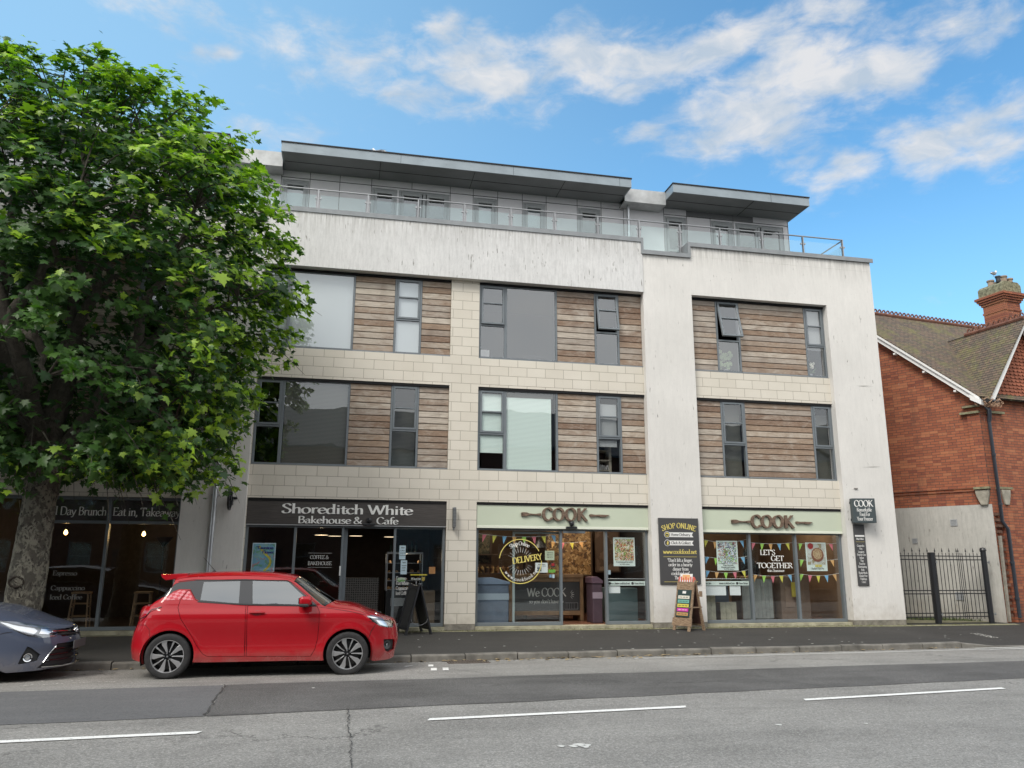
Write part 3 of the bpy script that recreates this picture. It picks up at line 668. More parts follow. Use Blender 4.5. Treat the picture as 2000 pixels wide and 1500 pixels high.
# ------------------------------------------------------------------ windows
def ring(mb, x0, x1, z0, z1, w, y0, y1):
    mb.box(x0, x1, y0, y1, z0, z0+w); mb.box(x0, x1, y0, y1, z1-w, z1); mb.box(x0, x0+w, y0, y1, z0+w, z1-w); mb.box(x1-w, x1, y0, y1, z0+w, z1-w)
def pane(parent, x0, x1, z0, z1, y, mat, name='glass_pane'):
    mb = MB(); mb.box(x0, x1, y, y+.008, z0, z1); return mb.build(name, mat, parent)
def window(x0, x1, z0, z1, zt=None, zb=None, fixed=None, gl='glass', blinds=(), tilt=0, y0=.045, fr='frame', vent=True):
    """frame with a top-hung two-light sash above a fixed light; fixed=(x) adds a big fixed light to the right of x"""
    xs = fixed if fixed else x1
    mb = MB(); w = .048
    ring(mb, x0, x1, z0, z1, w, y0, .16)
    if fixed: mb.box(xs-.035, xs+.035, y0, .16, z0+w, z1-w)
    xe = xs-.035 if fixed else x1-w
    if zt: mb.box(x0+w, xe, y0+.001, .158, zt-.022, zt+.022)
    mb.box(x0-.004, x1+.004, y0-.03, .15, z0-.028, z0-.002)                      # sill
    if vent: mb.box(x0+.1, min(x0+.42, x1-.1), y0-.006, y0+.02, z1-.035, z1-.02)
    W = bb(mb, 'window', M_[fr], bevel=.004, seg=1)
    W['label'] = None; del W['label']
    if zt:
        zs, ze = zt+.022, z1-w
        sb = MB(); ring(sb, x0+w+.002, xe-.002, zs+.002, ze-.002, .045, y0-.012, y0+.05)
        if zb: sb.box(x0+w+.047, xe-.047, y0-.010, y0+.048, zb-.016, zb+.016)
        sash = sb.build('sash', M_[fr], W, bevel=.003, seg=1)
        p1 = MB(); p1.box(x0+w+.045, xe-.045, y0+.02, y0+.028, zs+.045, (zb or ze)-.014 if zb else ze-.045)
        ps = [p1.build('glass_pane', M_[gl], W)]
        if zb:
            p2 = MB(); p2.box(x0+w+.045, xe-.045, y0+.02, y0+.028, zb+.014, ze-.045); ps.append(p2.build('glass_pane', M_[gl], W))
        if tilt:
            T = Matrix.Translation((0, y0, ze)) @ Matrix.Rotation(-math.radians(tilt), 4, 'X') @ Matrix.Translation((0, -y0, -ze))
            for q in [sash] + ps: q.data.transform(T)
        pane(W, x0+w, xe, z0+w, zt-.022, y0+.03, M_[gl])
    if fixed: pane(W, xs+.035, x1-w, z0+w, z1-w, y0+.03, M_[gl])
    for (a, b, c, d, mt, yy) in blinds:
        q = MB(); q.box(a, b, yy, yy+.012, c, d); q.build('blind', M_[mt], W)
    return W
# lower row (3.5 - 5.46)
zl, zh, t, b_ = 3.50, 5.43, 4.36, 4.88
window(-2.08, -.05, zl, zh, t, b_, fixed=-1.51, blinds=[(-1.46, -.10, zl, zh, 'ven_dark', .13)])
boards(-.045, .865, zl+.03, zh-.02, 1)
window(.87, 1.51, zl, zh, t, b_, blinds=[(.92, 1.46, zl+.05, 4.95, 'ven_dark', .32)])
boards(1.515, 2.195, zl+.03, zh-.02, 2)
window(2.885, 4.815, zl, zh, t, b_, fixed=3.53, blinds=[(2.95, 3.49, 3.92, 5.32, 'ven_green', .10), (3.57, 4.66, zl+.03, 5.30, 'ven_green', .10), (3.57, 4.7, 5.26, 5.4, 'ven_dark', .092)])
boards(4.82, 5.765, zl+.03, zh-.02, 3)
window(5.77, 6.41, zl, zh, t, b_, blinds=[(5.84, 6.3, 4.16, 5.2, 'ven_mid', .12)])
boards(6.415, 6.995, zl+.03, zh-.02, 4)
boards(8.305, 9.015, zl+.03, zh-.02, 5)
window(9.02, 9.68, zl-.02, zh, t-.04, b_-.02, blinds=[(9.08, 9.62, zl, zh, 'ven_dark', .25)])
boards(9.685, 11.525, zl+.03, zh-.02, 6)
window(11.53, 12.105, zl-.02, zh, t-.04, b_-.02, blinds=[(11.58, 12.08, zl, 5.2, 'ven_dark', .25)])
# upper row (6.15 - 8.05)
zl, zh, t, b_ = 6.16, 8.02, 6.99, 7.54
window(-2.08, -.05, zl, zh, t, b_, fixed=-1.51, gl='glass_hi', blinds=[(-2.04, -.1, zl, zh, 'blind', .10)])
boards(-.045, .865, zl+.03, zh-.02, 11)
window(.87, 1.51, zl, zh, t, b_, gl='glass_hi', blinds=[(.92, 1.46, zl, zh, 'blind', .10)])
boards(1.515, 2.195, zl+.03, zh-.02, 12)
window(2.885, 4.815, zl, zh, t, b_, fixed=3.53, gl='glass_mid', tilt=2)
boards(4.82, 5.765, zl+.03, zh-.02, 13)
window(5.77, 6.41, zl, zh, t, b_, gl='glass_mid', tilt=11)
boards(6.415, 6.995, zl+.03, zh-.02, 14)
zh = 8.06
boards(8.305, 9.015, zl+.03, zh-.02, 15)
window(9.02, 9.68, zl, zh, t, b_, gl='glass_mid', tilt=15)
boards(9.685, 11.525, zl+.03, zh-.02, 16)
window(11.53, 12.105, zl, zh, t, b_, gl='glass_hi', blinds=[(11.58, 12.08, 6.9, zh, 'ven_mid', .12)])
# bay behind the tree
for zl, zh, t, b_, s in ((3.5, 5.43, 4.36, 4.88, 21), (6.16, 8.02, 6.99, 7.54, 31)):
    boards(-4.05, -3.395, zl+.03, zh-.02, s); window(-4.71, -4.06, zl, zh, t, b_); boards(-6.55, -4.715, zl+.03, zh-.02, s+1); window(-7.24, -6.56, zl, zh, t, b_)
# things seen inside the upper rooms
mb = MB(); mb.box(3.0, 3.22, .5, .8, 6.16, 6.5); tag(mb.build('storage_box', M_['white']), 'pale box on the sill inside the middle upper window', 'box')
mb = MB()
for z in (3.62, 3.86, 4.10): mb.box(5.8, 6.25, .45, .8, z, z+.03)
mb.box(6.2, 6.26, .44, .8, 3.5, 4.3)
rnd = random.Random(3)
sh = mb.build('shelf_unit', simple('pale_shelf', (.45, .42, .33), .7)); tag(sh, 'open shelf unit with papers behind the narrow middle lower window', 'shelf')
mb = MB()
for k in range(9): mb.obox((5.86+k*.04, .5, 3.70), .012, .14, .13, Matrix.Rotation(rnd.uniform(-.5, .5), 3, 'Y'))
mb.build('papers', M_['white'], sh)
def chair(loc):
    r = empty('office_chair', loc, 'black tubular chair back seen through the middle upper window', 'chair')
    MB().tube([(-.35, 0, 0), (-.27, 0, .14), (-.2, 0, .19), (0, 0, .20), (.3, 0, .17)], .012, 6).tube([(0, 0, .2), (.02, 0, 0)], .01, 6).build('backrest', M_['blk_paint'], r)
    mb = MB(); mb.box(-.2, .25, .0, .4, -.02, .02); mb.build('seat', M_['blk_paint'], r)
chair((4.35, .45, 6.2))
def orchid(loc, flowers=True):
    r = empty('orchid', loc, 'white flowering orchid on the sill behind the far right upper window' if flowers else 'feathery green plant on the sill behind the open right upper window', 'plant')
    mb = MB(); mb.lathe([(0, 0), (.05, 0), (.065, .1), (0, .1)], n=12); mb.build('pot', simple('clear_pot', (.3, .32, .34), .3), r)
    mb = MB(); mb.tube([(0, 0, .1), (-.02, 0, .25), (.03, 0, .36), (.12, 0, .40)], .005, 5)
    for k in range(6): a = k*1.1; mb.add([(0, 0, .1), (.06*math.cos(a), .06*math.sin(a), .17), (.18*math.cos(a), .18*math.sin(a), .16+.02*k), (.06*math.cos(a)+.03, .06*math.sin(a), .14)], [(0, 1, 2, 3)])
    mb.build('leaves', simple('plant_green' , (.12, .2, .09), .5), r)
    mb = MB(); rr = random.Random(5)
    for k in range(9 if flowers else 26):
        c = Vector((rr.uniform(-.08, .16), rr.uniform(-.05, .05), rr.uniform(.28, .42))) if flowers else Vector((rr.uniform(-.15, .15), rr.uniform(-.05, .05), rr.uniform(.15, .6)))
        for q in range(5):
            a = q*2*PI/5; s = .035 if flowers else .05; mb.add([c, c+Vector((s*math.cos(a), -.01, s*math.sin(a))), c+Vector((s*1.2*math.cos(a+.5), 0, s*1.2*math.sin(a+.5))), c+Vector((s*math.cos(a+1), -.01, s*math.sin(a+1)))], [(0, 1, 2, 3)])
    mb.build('flowers' if flowers else 'fronds', simple('petal_white', (.8, .8, .68), .6) if flowers else simple('frond_green', (.3, .42, .22), .6), r)
orchid((11.75, .3, 6.2)); orchid((9.38, .33, 6.2), False)

# ------------------------------------------------------------------ parapet coping
mb = MB()
def cope(x0, x1, z): mb.box(x0, x1, RY-.05, .36, z, z+.055); mb.box(x0, x1, RY-.055, RY-.03, z-.06, z+.05)
cope(-2.18, 7.0, 9.445); cope(8.30, 13.60, 9.445); cope(XL, -3.42, 9.445)
mb.box(6.99, 8.30, RY-.05, .36, 9.135, 9.185); mb.box(6.99, 8.30, RY-.055, RY-.03, 9.075, 9.18)
mb.box(6.97, 7.03, RY-.056, .36, 9.076, 9.50); mb.box(8.24, 8.31, RY-.056, .36, 9.076, 9.50); mb.box(13.53, 13.60, .36, 5.4, 9.40, 9.50)
mb.box(-3.42, -2.16, RY-.05, .36, 9.135, 9.185); mb.box(-3.45, -3.39, RY-.056, .36, 9.076, 9.5); mb.box(-2.18, -2.12, RY-.056, .36, 9.076, 9.50)
for k in range(14):
    x = -1.0 + k*1.05; mb.box(x, x+.006, RY-.057, RY-.04, 9.387, 9.5) if not 6.9 < x < 8.3 else None
each(mb, 'coping', M_['coping'])
mb = MB(); mb.box(XL, 13.2, .30, 5.4, 8.60, 8.72); bb(mb, 'terrace', simple('terrace_deck', (.25, .24, .22), .8))
# ------------------------------------------------------------------ penthouse
PY = 1.5
doors = [(-2.03, -1.36, 9.6), (.24, .89, 8.75), (.94, 2.27, 8.75), (2.93, 3.56, 8.75), (4.28, 4.91, 8.75), (5.83, 6.48, 9.75), (8.37, 9.02, 8.75), (9.78, 10.45, 8.75), (10.53, 12.05, 8.75)]
hs = [(a, b, z, 11.0) for a, b, z in doors]
mb = MB(); holed(mb, XL, 12.22, 8.72, 11.24, PY, PY+.2, hs); mb.box(12.02, 12.22, PY+.2, 5.3, 8.72, 11.24); mb.box(XL, 12.02, 5.1, 5.3, 8.72, 11.24)
pw = bb(mb, 'penthouse_wall', M_['panel'])
mb = MB()   # joints between the panels
for x in (-2.05, -1.34, -.59, .22, 1.27, 2.29, 2.91, 3.58, 4.26, 4.93, 5.81, 6.50, 7.15, 8.35, 9.04, 9.76, 10.47, 12.2, -2.75, -3.4):
    full = x in (-.59, 7.15, -2.75, -3.4) or abs(x-2.29) < .01 or True
    mb.box(x-.006, x+.006, PY-.004, PY+.01, 11.06 if x == 1.27 else 8.73, 11.235)
mb.box(-2.05, 7.15, PY-.005, PY+.01, 11.045, 11.06); mb.box(8.35, 12.2, PY-.005, PY+.01, 11.045, 11.06)
mb.build('panel_joint', M_['black'], pw)
mb = MB(); mb.box(10.47, 11.1, PY-.006, PY+.01, 11.065, 11.23) ; mb.box(9.05, 10.46, PY-.006, PY+.01, 11.065, 11.23); mb.build('dark_panel', simple('dark_grey_panel', (.16, .165, .17), .55), pw)
mb = MB(); mb.box(XL, 12.0, PY+2.0, PY+2.1, 8.72, 11.2); bb(mb, 'penthouse_room', simple('penthouse_inner', (.30, .31, .31), .9))
for i, (a, b, z) in enumerate(doors):
    f = MB(); ring(f, a, b, z, 11.0, .06, PY+.02, PY+.14); f.box(a+.1, b-.1, PY, PY+.03, 10.985, 11.0)
    wide = b-a > 1
    xsn = [(a, b)] if not wide else [(a, (a+b)/2), ((a+b)/2, b)]
    if wide: f.box((a+b)/2-.04, (a+b)/2+.04, PY+.03, PY+.13, z+.06, 10.94)
    nm = 'penthouse_window' if z > 9 else 'terrace_door'
    D = bb(f, nm, M_['frame_l'], bevel=.004, seg=1)
    for (p, q) in xsn:
        s = MB(); ring(s, p+.065, q-.065, z+.065, 10.935, .07, PY+.01, PY+.08)
        if z < 9 and not wide: s.box(p+.13, q-.13, PY+.012, PY+.075, 9.95, 10.02)
        s.build('sash', M_['frame_l'], D, bevel=.004, seg=1)
        pane(D, p+.13, q-.13, z+.13, 10.87, PY+.04, M_['glass_hi'])
    if i in (0, 3, 4, 7): q = MB(); q.box(a+.1, b-.1, PY+.22, PY+.23, max(z, 9.9), 10.95); q.build('blind', M_['blind'], D)
# roofs
def roof(x0, x1, y0, z0=11.235, z1=11.47, side_l=False, slope=0.0):
    m1 = MB(); m1.box(x0, x1, y0, y0+.03, z0, z1); m1.box(x0, x0+.03, y0+.03, 5.4, z0, z1); m1.box(x1-.03, x1, y0+.03, 5.4, z0, z1); m1.box(x0+.03, x1-.03, 5.37, 5.4, z0, z1)
    for k in range(int((x1-x0)/.62)):
        m1.lathe([(0, -.004), (.012, -.004), (.012, 0)], (x0+.35+k*.62, y0, z0+.1+.04*(k % 2)), 'y', 6)
    r = bb(m1, 'roof', M_['fascia_metal'])
    m2 = MB(); m2.box(x0+.032, x1-.032, y0+.032, 5.36, z0+.004, z0+.03); m2.build('soffit', M_['soffit'], r)
    m5 = MB(); m5.box(x0+.05, x1-.05, y0+.5, y0+.512, z0-.003, z0+.006); 
    for k in range(1, int((x1-x0)/2.4)+1): m5.box(x0+k*2.4, x0+k*2.4+.01, y0+.04, PY, z0-.003, z0+.006)
    m5.build('soffit_joint', M_['black'], r)
    m3 = MB(); m3.box(x0-.015, x1+.015, y0-.02, 5.42, z1+.002, z1+.035); m3.build('roof_covering', M_['felt'], r)
    m4 = MB()
    for k in range(1, int((x1-x0)/2.9)+1): m4.box(x0+k*2.9, x0+k*2.9+.006, y0-.003, y0+.01, z0+.002, z1)
    m4.build('fascia_joint', M_['black'], r)
roof(-2.0, 7.03, .5); roof(8.22, 12.30, .5); roof(XL, -3.22, .5, 11.26, 11.50)
mb = MB(); mb.box(7.03, 8.22, 1.02, 1.10, 11.09, 11.475); mb.box(7.03, 8.22, 1.10, PY+.3, 11.09, 11.12); mb.box(-3.22, -2.0, 1.02, 1.10, 11.09, 11.475); mb.box(-3.22, -2.0, 1.1, PY+.3, 11.09, 11.12)
mb.box(7.03, 8.22, 1.1, 5.3, 11.44, 11.474); mb.box(-3.22, -2.0, 1.1, 5.3, 11.44, 11.474)
each(mb, 'roof_link', M_['conn_metal'])
# balustrade
BY = .18
mb = MB(); rz = 10.14
mb.tube([(-14, BY, rz), (13.0, BY, rz), (13.02, BY+.02, rz), (13.02, 1.35, rz)], .019, 10)
bal = bb(mb, 'balustrade', M_['steel'], smooth=True)
posts = [-8.0, -6.8, -5.6, -4.5, -3.35, -2.2, -1.03, .14, 1.35, 2.5, 3.67, 4.81, 5.95, 7.07, 8.2, 9.34, 10.56, 11.78, 12.98]
for i, x in enumerate(posts):
    p = MB(); z0 = 9.0 if 7.03 < x < 8.25 else 9.3
    p.box(x-.012, x+.012, BY-.035, BY+.035, z0, rz-.02)
    for s in (-1, 1):
        for zz in (9.92, 9.52): p.lathe([(0, -.02), (.024, -.02), (.024, .02), (0, .02)], (x+s*.05, BY, zz), 'y', 10)
    p.build('post', M_['steel'], bal)
    if i:
        a, b = posts[i-1]+.05, x-.05; g = MB(); z0 = 9.2 if 7.03 < x < 8.25 else 9.5
        g.box(a, b, BY-.005, BY+.005, z0, 10.0); g.build('glass_panel', M_['glass_bal'], bal)
g = MB(); g.box(13.015, 13.025, BY+.08, 1.3, 9.5, 10.0); g.build('glass_panel', M_['glass_bal'], bal)
# downpipes
def downpipe(name, x, y, z0, z1, r=.045):
    m = MB().tube([(x, y, z0), (x, y, z1)], r, 14)
    for z in np.arange(z0+.9, z1, 1.8): m.tube([(x, y, z-.02), (x, y, z+.02)], r*1.18, 14); m.box(x-.085, x+.085, y, y+.07, z-.012, z+.012)
    return bb(m, name, M_['pipe'], smooth=True)
downpipe('downpipe', -2.72, RY-.065, 0.1, 9.1); downpipe('downpipe', 7.22, 1.30, 8.75, 11.12, .045); downpipe('downpipe', -2.78, 1.30, 8.75, 11.12, .045)
mb = MB(); mb.box(12.42, 12.52, RY-.03, RY-.004, 3.28, 3.3)
# faint cracks on the right-hand pier and stains below the parapet
for (x, z, w) in ((12.75, 5.95, .55), (12.85, 3.85, .45), (12.8, 5.93, .35), (12.7, 3.83, .5)):
    mb.add([(x, RY-.003, z), (x+w*.5, RY-.003, z+.012), (x+w, RY-.003, z+.004), (x+w*.5, RY-.003, z+.004)], [(0, 1, 2, 3)])
each(mb, 'wall_crack', simple('hairline_crack', (.25, .24, .22), .9))
# ================================================================== shopfronts (parts of the building)
GY = .16     # glass plane
def shopfront(name, xs, z0, z1, openings=(), fill=None):
    """xs: mullion positions including both ends; openings: indices of bays left open"""
    mb = MB(); w = .055
    mb.box(xs[0], xs[-1], GY-.05, GY+.06, z1-.06, z1)
    for i in range(len(xs)-1):
        if i in openings: continue
        mb.box(xs[i], xs[i+1], GY-.055, GY+.055, z0, z0+.07)
    for x in xs:
        a, b = (x, x+w) if x == xs[0] else ((x-w, x) if x == xs[-1] else (x-w/2, x+w/2))
        mb.box(a, b, GY-.06, GY+.065, z0, z1-.001)
    o = bb(mb, name, M_['frame'], bevel=.004, seg=1)
    for i in range(len(xs)-1):
        if i in openings: continue
        pane(o, xs[i]+w*.5, xs[i+1]-w*.5, z0+.07, z1-.06, GY, M_['shopglass'])
    return o
cafe = shopfront('shopfront', [-2.09, -1.06, -.05, 1.08, 2.19], .07, 2.22, (2,))
s = MB(); ring(s, .0, .055, .08, 2.15, .02, GY+.08, GY+.12); s.box(-.02, .05, GY+.075, GY+.125, .08, 2.14); s.build('sliding_door', M_['frame'], cafe)
s = MB(); s.box(-.09, -.06, GY-.07, GY-.055, 1.15, 1.35); s.build('door_lock', M_['white'], cafe)
ck1 = shopfront('shopfront', [2.89, 4.88, 5.97, 6.99], .07, 2.22, (1,))
s = MB(); ring(s, 3.77, 4.93, .09, 2.14, .05, GY+.08, GY+.12); d = s.build('sliding_door', simple('pale_green_door_edge', (.33, .38, .38), .4), ck1)
pane(d, 3.82, 4.88, .2, 2.09, GY+.1, M_['shopglass'])
ck2 = shopfront('shopfront', [8.31, 9.62, 10.85, 12.10], .07, 2.2)
lf = shopfront('shopfront', [-6.06, -4.82, -3.40], .07, 2.74)
s = MB(); s.box(-6.0, -4.85, GY-.05, GY+.05, 2.19, 2.25); s.box(-4.79, -3.45, GY-.05, GY+.05, 2.19, 2.25); s.build('transom', M_['frame'], lf)
s = MB(); s.box(-6.0, -4.85, GY+.06, GY+.08, 2.25, 2.70); s.box(-4.79, -3.45, GY+.06, GY+.08, 2.25, 2.70); s.build('back_panel', simple('dark_back_panel', (.075, .062, .062), .5), lf)
lf2 = shopfront('shopfront', [-12, -9.5, -7.6, -6.30], .07, 2.74)
mb = MB(); mb.box(-7.2, -6.06, 0.02, .3, .0, 2.74) if False else None
mb = MB(); mb.box(-6.31, -6.05, .05, .28, .07, 2.74); bb(mb, 'corner_post', M_['black'])
mb = MB(); 
for a, b in ((-2.09, 2.2), (2.88, 7.0), (8.3, 12.11), (-12, -3.39)): mb.box(a, b, -.06, .34, -.02, .066)
bb(mb, 'threshold', simple('stone_threshold', (.36, .34, .24), .9, var=.35, vscale=5))
# text painted on the left glazing
mb = MB(); wall_text(mb, 'All Day Brunch', -6.02, 2.36, .165, GY-.012, x1=-4.88, weight=10, thin=4, flat=True, depth=.001)
wall_text(mb, 'Eat in, Takeaway', -4.76, 2.36, .165, GY-.012, x1=-3.44, weight=10, thin=4, flat=True, depth=.001)
M_['vinyl'] = simple('white_vinyl', (.82, .82, .78), .6); mb.build('lettering', M_['vinyl'], lf); mb = MB(); wall_text(mb, 'Espresso', -5.75, 1.15, .09, GY-.012, x1=-5.3, weight=11, thin=5, flat=True, depth=.001)
wall_text(mb, 'Cappuccino', -5.75, .86, .09, GY-.012, x1=-5.12, weight=11, thin=5, flat=True, depth=.001)
wall_text(mb, 'Iced Coffee', -5.75, .68, .09, GY-.012, x1=-5.15, weight=11, thin=5, flat=True, depth=.001)
mb.build('lettering', simple('faded_vinyl', (.22, .22, .21), .6), lf)
M_['vinyl_dim'] = simple('grey_vinyl', (.55, .55, .53), .6)
mb = MB(); 
wall_text(mb, 'COFFEE &', -.72, 1.50, .075, GY-.012, x1=-.33, weight=10, thin=5, serif=0, flat=True, depth=.001)
wall_text(mb, 'BAKEHOUSE', -.76, 1.37, .075, GY-.012, x1=-.26, weight=10, thin=5, serif=0, flat=True, depth=.001)
mb.box(-.76, -.26, GY-.013, GY-.011, 1.32, 1.325); mb.box(-.76, -.26, GY-.013, GY-.011, 1.62, 1.625)
for i, t in enumerate(('Espresso', 'Flat White', 'Cappuccino', 'Iced Coffee')):
    wall_text(mb, t, 1.14, 1.06-i*.105, .075, GY-.012, x1=(1.36, 1.42, 1.44, 1.41)[i], weight=13, thin=6, flat=True, depth=.001)
mb.build('lettering', M_['vinyl_dim'], cafe)
mb = MB(); wall_text(mb, 'Freshly Baked Breads', -1.85, .98, .085, GY-.012, x1=-.85, weight=11, thin=5, flat=True, depth=.001); wall_text(mb, 'Homemade Brownies', -1.85, .82, .085, GY-.012, x1=-.85, weight=11, thin=5, flat=True, depth=.001)
mb.build('lettering', M_['vinyl_dim'], cafe)

# ------------------------------------------------------------------ fascia signs
def mat_fascia_dark():
    m = Mat('dark_grained_fascia'); g = m.noise(6, 6, .65, sc=(.5, 1, 22)); m.set('Base Color', m.mix(m.ramp(g, .35, .65), (.038, .034, .031), (.088, .078, .072))).set('Roughness', .45); return m.m
M_['fasc_dark'] = mat_fascia_dark()
M_['fasc_green'] = simple('sage_fascia', (.545, .60, .475), .45, var=.04, vscale=.8)
M_['fasc_edge'] = simple('pale_fascia_edge', (.72, .75, .64), .45)
fs = empty('fascia_sign', (.05, .06, 2.2), 'dark wood grain sign board lettered Shoreditch White Bakehouse & Cafe', 'shop sign')
def child(mb, name, mat, root, **k):
    o = mb.build(name, mat, **k); o.parent = root; o.matrix_parent_inverse = Matrix.Translation(root.location).inverted(); return o
child(MB().box(-2.085, 2.195, .03, .12, 2.225, 2.72), 'board', M_['fasc_dark'], fs)
child(MB().box(-2.085, 2.195, .025, .125, 2.205, 2.222), 'trim', M_['frame_l'], fs)
mb = MB(); wall_text(mb, 'Shoreditch White', -1.36, 2.465, .195, .029, x1=1.44, weight=12.5, thin=4, serif=7, depth=.012)
wall_text(mb, 'Bakehouse &', -1.02, 2.255, .145, .029, x1=.34, weight=12, thin=4.5, serif=7, depth=.012); wall_text(mb, 'Cafe', .66, 2.255, .145, .029, x1=1.13, weight=12, thin=4.5, serif=7, depth=.012)
child(mb, 'lettering', simple('white_sign_letters', (.85, .85, .82), .4), fs)
def sensor(x, z, y, label, rail=True):
    r = empty('door_sensor', (x, y, z), label, 'door sensor')
    mb = MB(); mb.lathe([(0, -.085), (.03, -.08), (.055, -.05), (.06, 0), (.05, .02)], (0, -.05, .07), 'z', 18); mb.box(-.05, .05, -.05, 0, .07, .10); mb.build('camera_dome', M_['blk_paint'], r, smooth=True)
    if rail: MB().box(-.13, .13, -.07, 0, -.06, -.015).build('sensor_bar', M_['blk_paint'], r, bevel=.008)
sensor(.50, 2.28, .025, 'black dome sensor above the open cafe doorway')
M_['bronze'] = None
def mat_bronze():
    m = Mat('aged_wood_letters'); g = m.noise(14, 5, .65, sc=(.7, 1, 5)); m.set('Base Color', m.mix(m.ramp(g, .35, .65), (.085, .052, .036), (.22, .15, .105))).set('Roughness', .65); m.bump(g, .3, .004); return m.m
M_['bronze'] = mat_bronze()
def cook_sign(x0, x1, zb, zt, xc0, xc1, z0, h, xf0, xk1, label):
    r = empty('fascia_sign', ((x0+x1)/2, .06, zb), label, 'shop sign')
    child(MB().box(x0, x1, .03, .12, zb+.06, zt), 'board', M_['fasc_green'], r)
    child(MB().box(x0, x1, .02, .122, zb, zb+.058), 'trim', M_['fasc_edge'], r, bevel=.005)
    mb = MB(); wall_text(mb, 'COOK', xc0, z0, h, .028, x1=xc1, weight=17, thin=6, serif=8, track=9, depth=.05, nseg=6); child(mb, 'lettering', M_['bronze'], r)
    zc = z0+h*.46
    f = [(0, .016), (.13, .012), (.20, .02), (.235, .042), (.30, .045), (.335, .038), (.335, .024), (.28, .018), (.335, .012), (.335, .004), (.28, 0), (.335, -.004), (.335, -.012), (.28, -.018), (.335, -.024), (.335, -.038), (.30, -.045), (.235, -.042), (.20, -.02), (.13, -.012), (0, -.016)]
    L = xc0-.06-xf0
    hdl = [(0, .026), (-.06, .03), (-.12, .02), (-.2, .014)]
    fork = [(xc0-.05-a*L/.34*1.0, zc+b) for a, b in f]
    mb = MB(); mb.prism(fork[::-1], -.012, .028); mb.prism([(xc0-.05+.0, zc-.03), (xc0-.035, zc), (xc0-.05, zc+.03), (xc0-.13, zc+.02), (xc0-.13, zc-.02)], -.018, .029)
    child(mb, 'fork', M_['bronze'], r)
    L = xk1-(xc1+.05); a = xc1+.05
    kn = [(a, zc-.03), (a+L*.06, zc-.036), (a+L*.25, zc-.022), (a+L*.48, zc-.016), (a+L*.5, zc-.034), (a+L*.8, zc-.034), (a+L, zc+.012), (a+L*.5, zc+.02), (a+L*.25, zc+.016), (a+L*.06, zc+.028), (a, zc+.024), (a-.015, zc)]
    mb = MB(); mb.prism(kn, -.012, .028); child(mb, 'knife', M_['bronze'], r)
cook_sign(2.89, 6.995, 2.20, 2.72, 4.42, 5.50, 2.395, .275, 3.90, 6.03, 'pale green sign board lettered COOK above the shop doorway')
cook_sign(8.31, 12.105, 2.17, 2.72, 9.64, 10.79, 2.30, .29, 9.10, 11.29, 'pale green sign board lettered COOK between the render piers on the right')
sensor(5.10, 2.27, .02, 'black dome sensor below the K of the left green sign')
s = MB(); s.box(4.92, 5.45, GY-.10, GY-.06, 2.11, 2.17); s.build('door_header', M_['frame'], ck1)

# ------------------------------------------------------------------ wall mounted boards
M_['charcoal'] = simple('charcoal_sign_face', (.062, .062, .064), .5)
M_['yellow'] = simple('yellow_sign_ink', (.72, .60, .16), .5)
M_['ink'] = simple('white_sign_ink', (.78, .78, .76), .5)
bd = empty('notice_board', (7.67, RY-.03, .96), 'large charcoal SHOP ONLINE board on the render pier between the green shopfronts', 'sign')
y = RY-.035
child(MB().box(7.17, 8.17, y, RY-.002, .97, 2.48), 'panel', M_['charcoal'], bd, bevel=.004)
mb = MB(); arc_text(mb, 'SHOP ONLINE', 7.67, 1.09, 1.16, 110.5, 69.5, .115, y-.001, weight=12, thin=6, flat=True, depth=.001)
wall_text(mb, 'www.cookfood.net', 7.26, 1.66, .095, y-.001, x1=8.09, weight=11, thin=6, flat=True, depth=.001)
child(mb, 'yellow_lettering', M_['yellow'], bd)
for z in (1.585, 1.02): child(MB().box(7.26, 8.09, y-.004, y-.001, z, z+.007), 'rule', M_['yellow'], bd)
mb = MB()
for i, (t, a, b) in enumerate((('"Don\'t lift a finger,', 7.36, 7.98), ('order in a hearty', 7.38, 7.97), ('dinner from', 7.48, 7.87), ('cookfood.net"', 7.44, 7.9), ('The Times', 7.52, 7.82))):
    wall_text(mb, t, a, 1.475-i*.099, .075, y-.001, x1=b, weight=11, thin=6, flat=True, depth=.001)
for z in (2.095, 1.905):   # white ribbons with swallow tails and a round badge
    mb.add([(7.42, y-.002, z-.055), (8.03, y-.002, z-.055), (7.99, y-.002, z), (8.03, y-.002, z+.055), (7.42, y-.002, z+.055)], [(0, 1, 2, 3, 4)])
    mb.lathe([(0, -.003), (.075, -.003)], (7.37, y-.002, z), 'y', 20)
child(mb, 'white_lettering', M_['ink'], bd)
mb = MB(); wall_text(mb, 'Home Delivery', 7.465, 2.07, .06, y-.0035, x1=7.95, weight=10, thin=6, serif=0, flat=True, depth=.001); wall_text(mb, 'Click & Collect', 7.465, 1.88, .06, y-.0035, x1=7.95, weight=10, thin=6, serif=0, flat=True, depth=.001)
for z in (2.095, 1.905): mb.lathe([(0, -.005), (.065, -.005)], (7.37, y-.003, z), 'y', 20)
child(mb, 'dark_lettering', M_['charcoal'], bd)
mb = MB(); mb.lathe([(0, -.008), (.05, -.008)], (7.37, y-.003, 2.095), 'y', 18); mb.add([(7.35, y-.012, 1.87), (7.39, y-.012, 1.86), (7.40, y-.012, 1.93), (7.37, y-.012, 1.955)], [(0, 1, 2, 3)])
child(mb, 'badges', M_['yellow'], bd)
mb = MB(); mb.box(7.335, 7.385, y-.016, y-.014, 2.075, 2.115); mb.box(7.385, 7.405, y-.016, y-.014, 2.075, 2.1); child(mb, 'van_symbol', M_['charcoal'], bd)
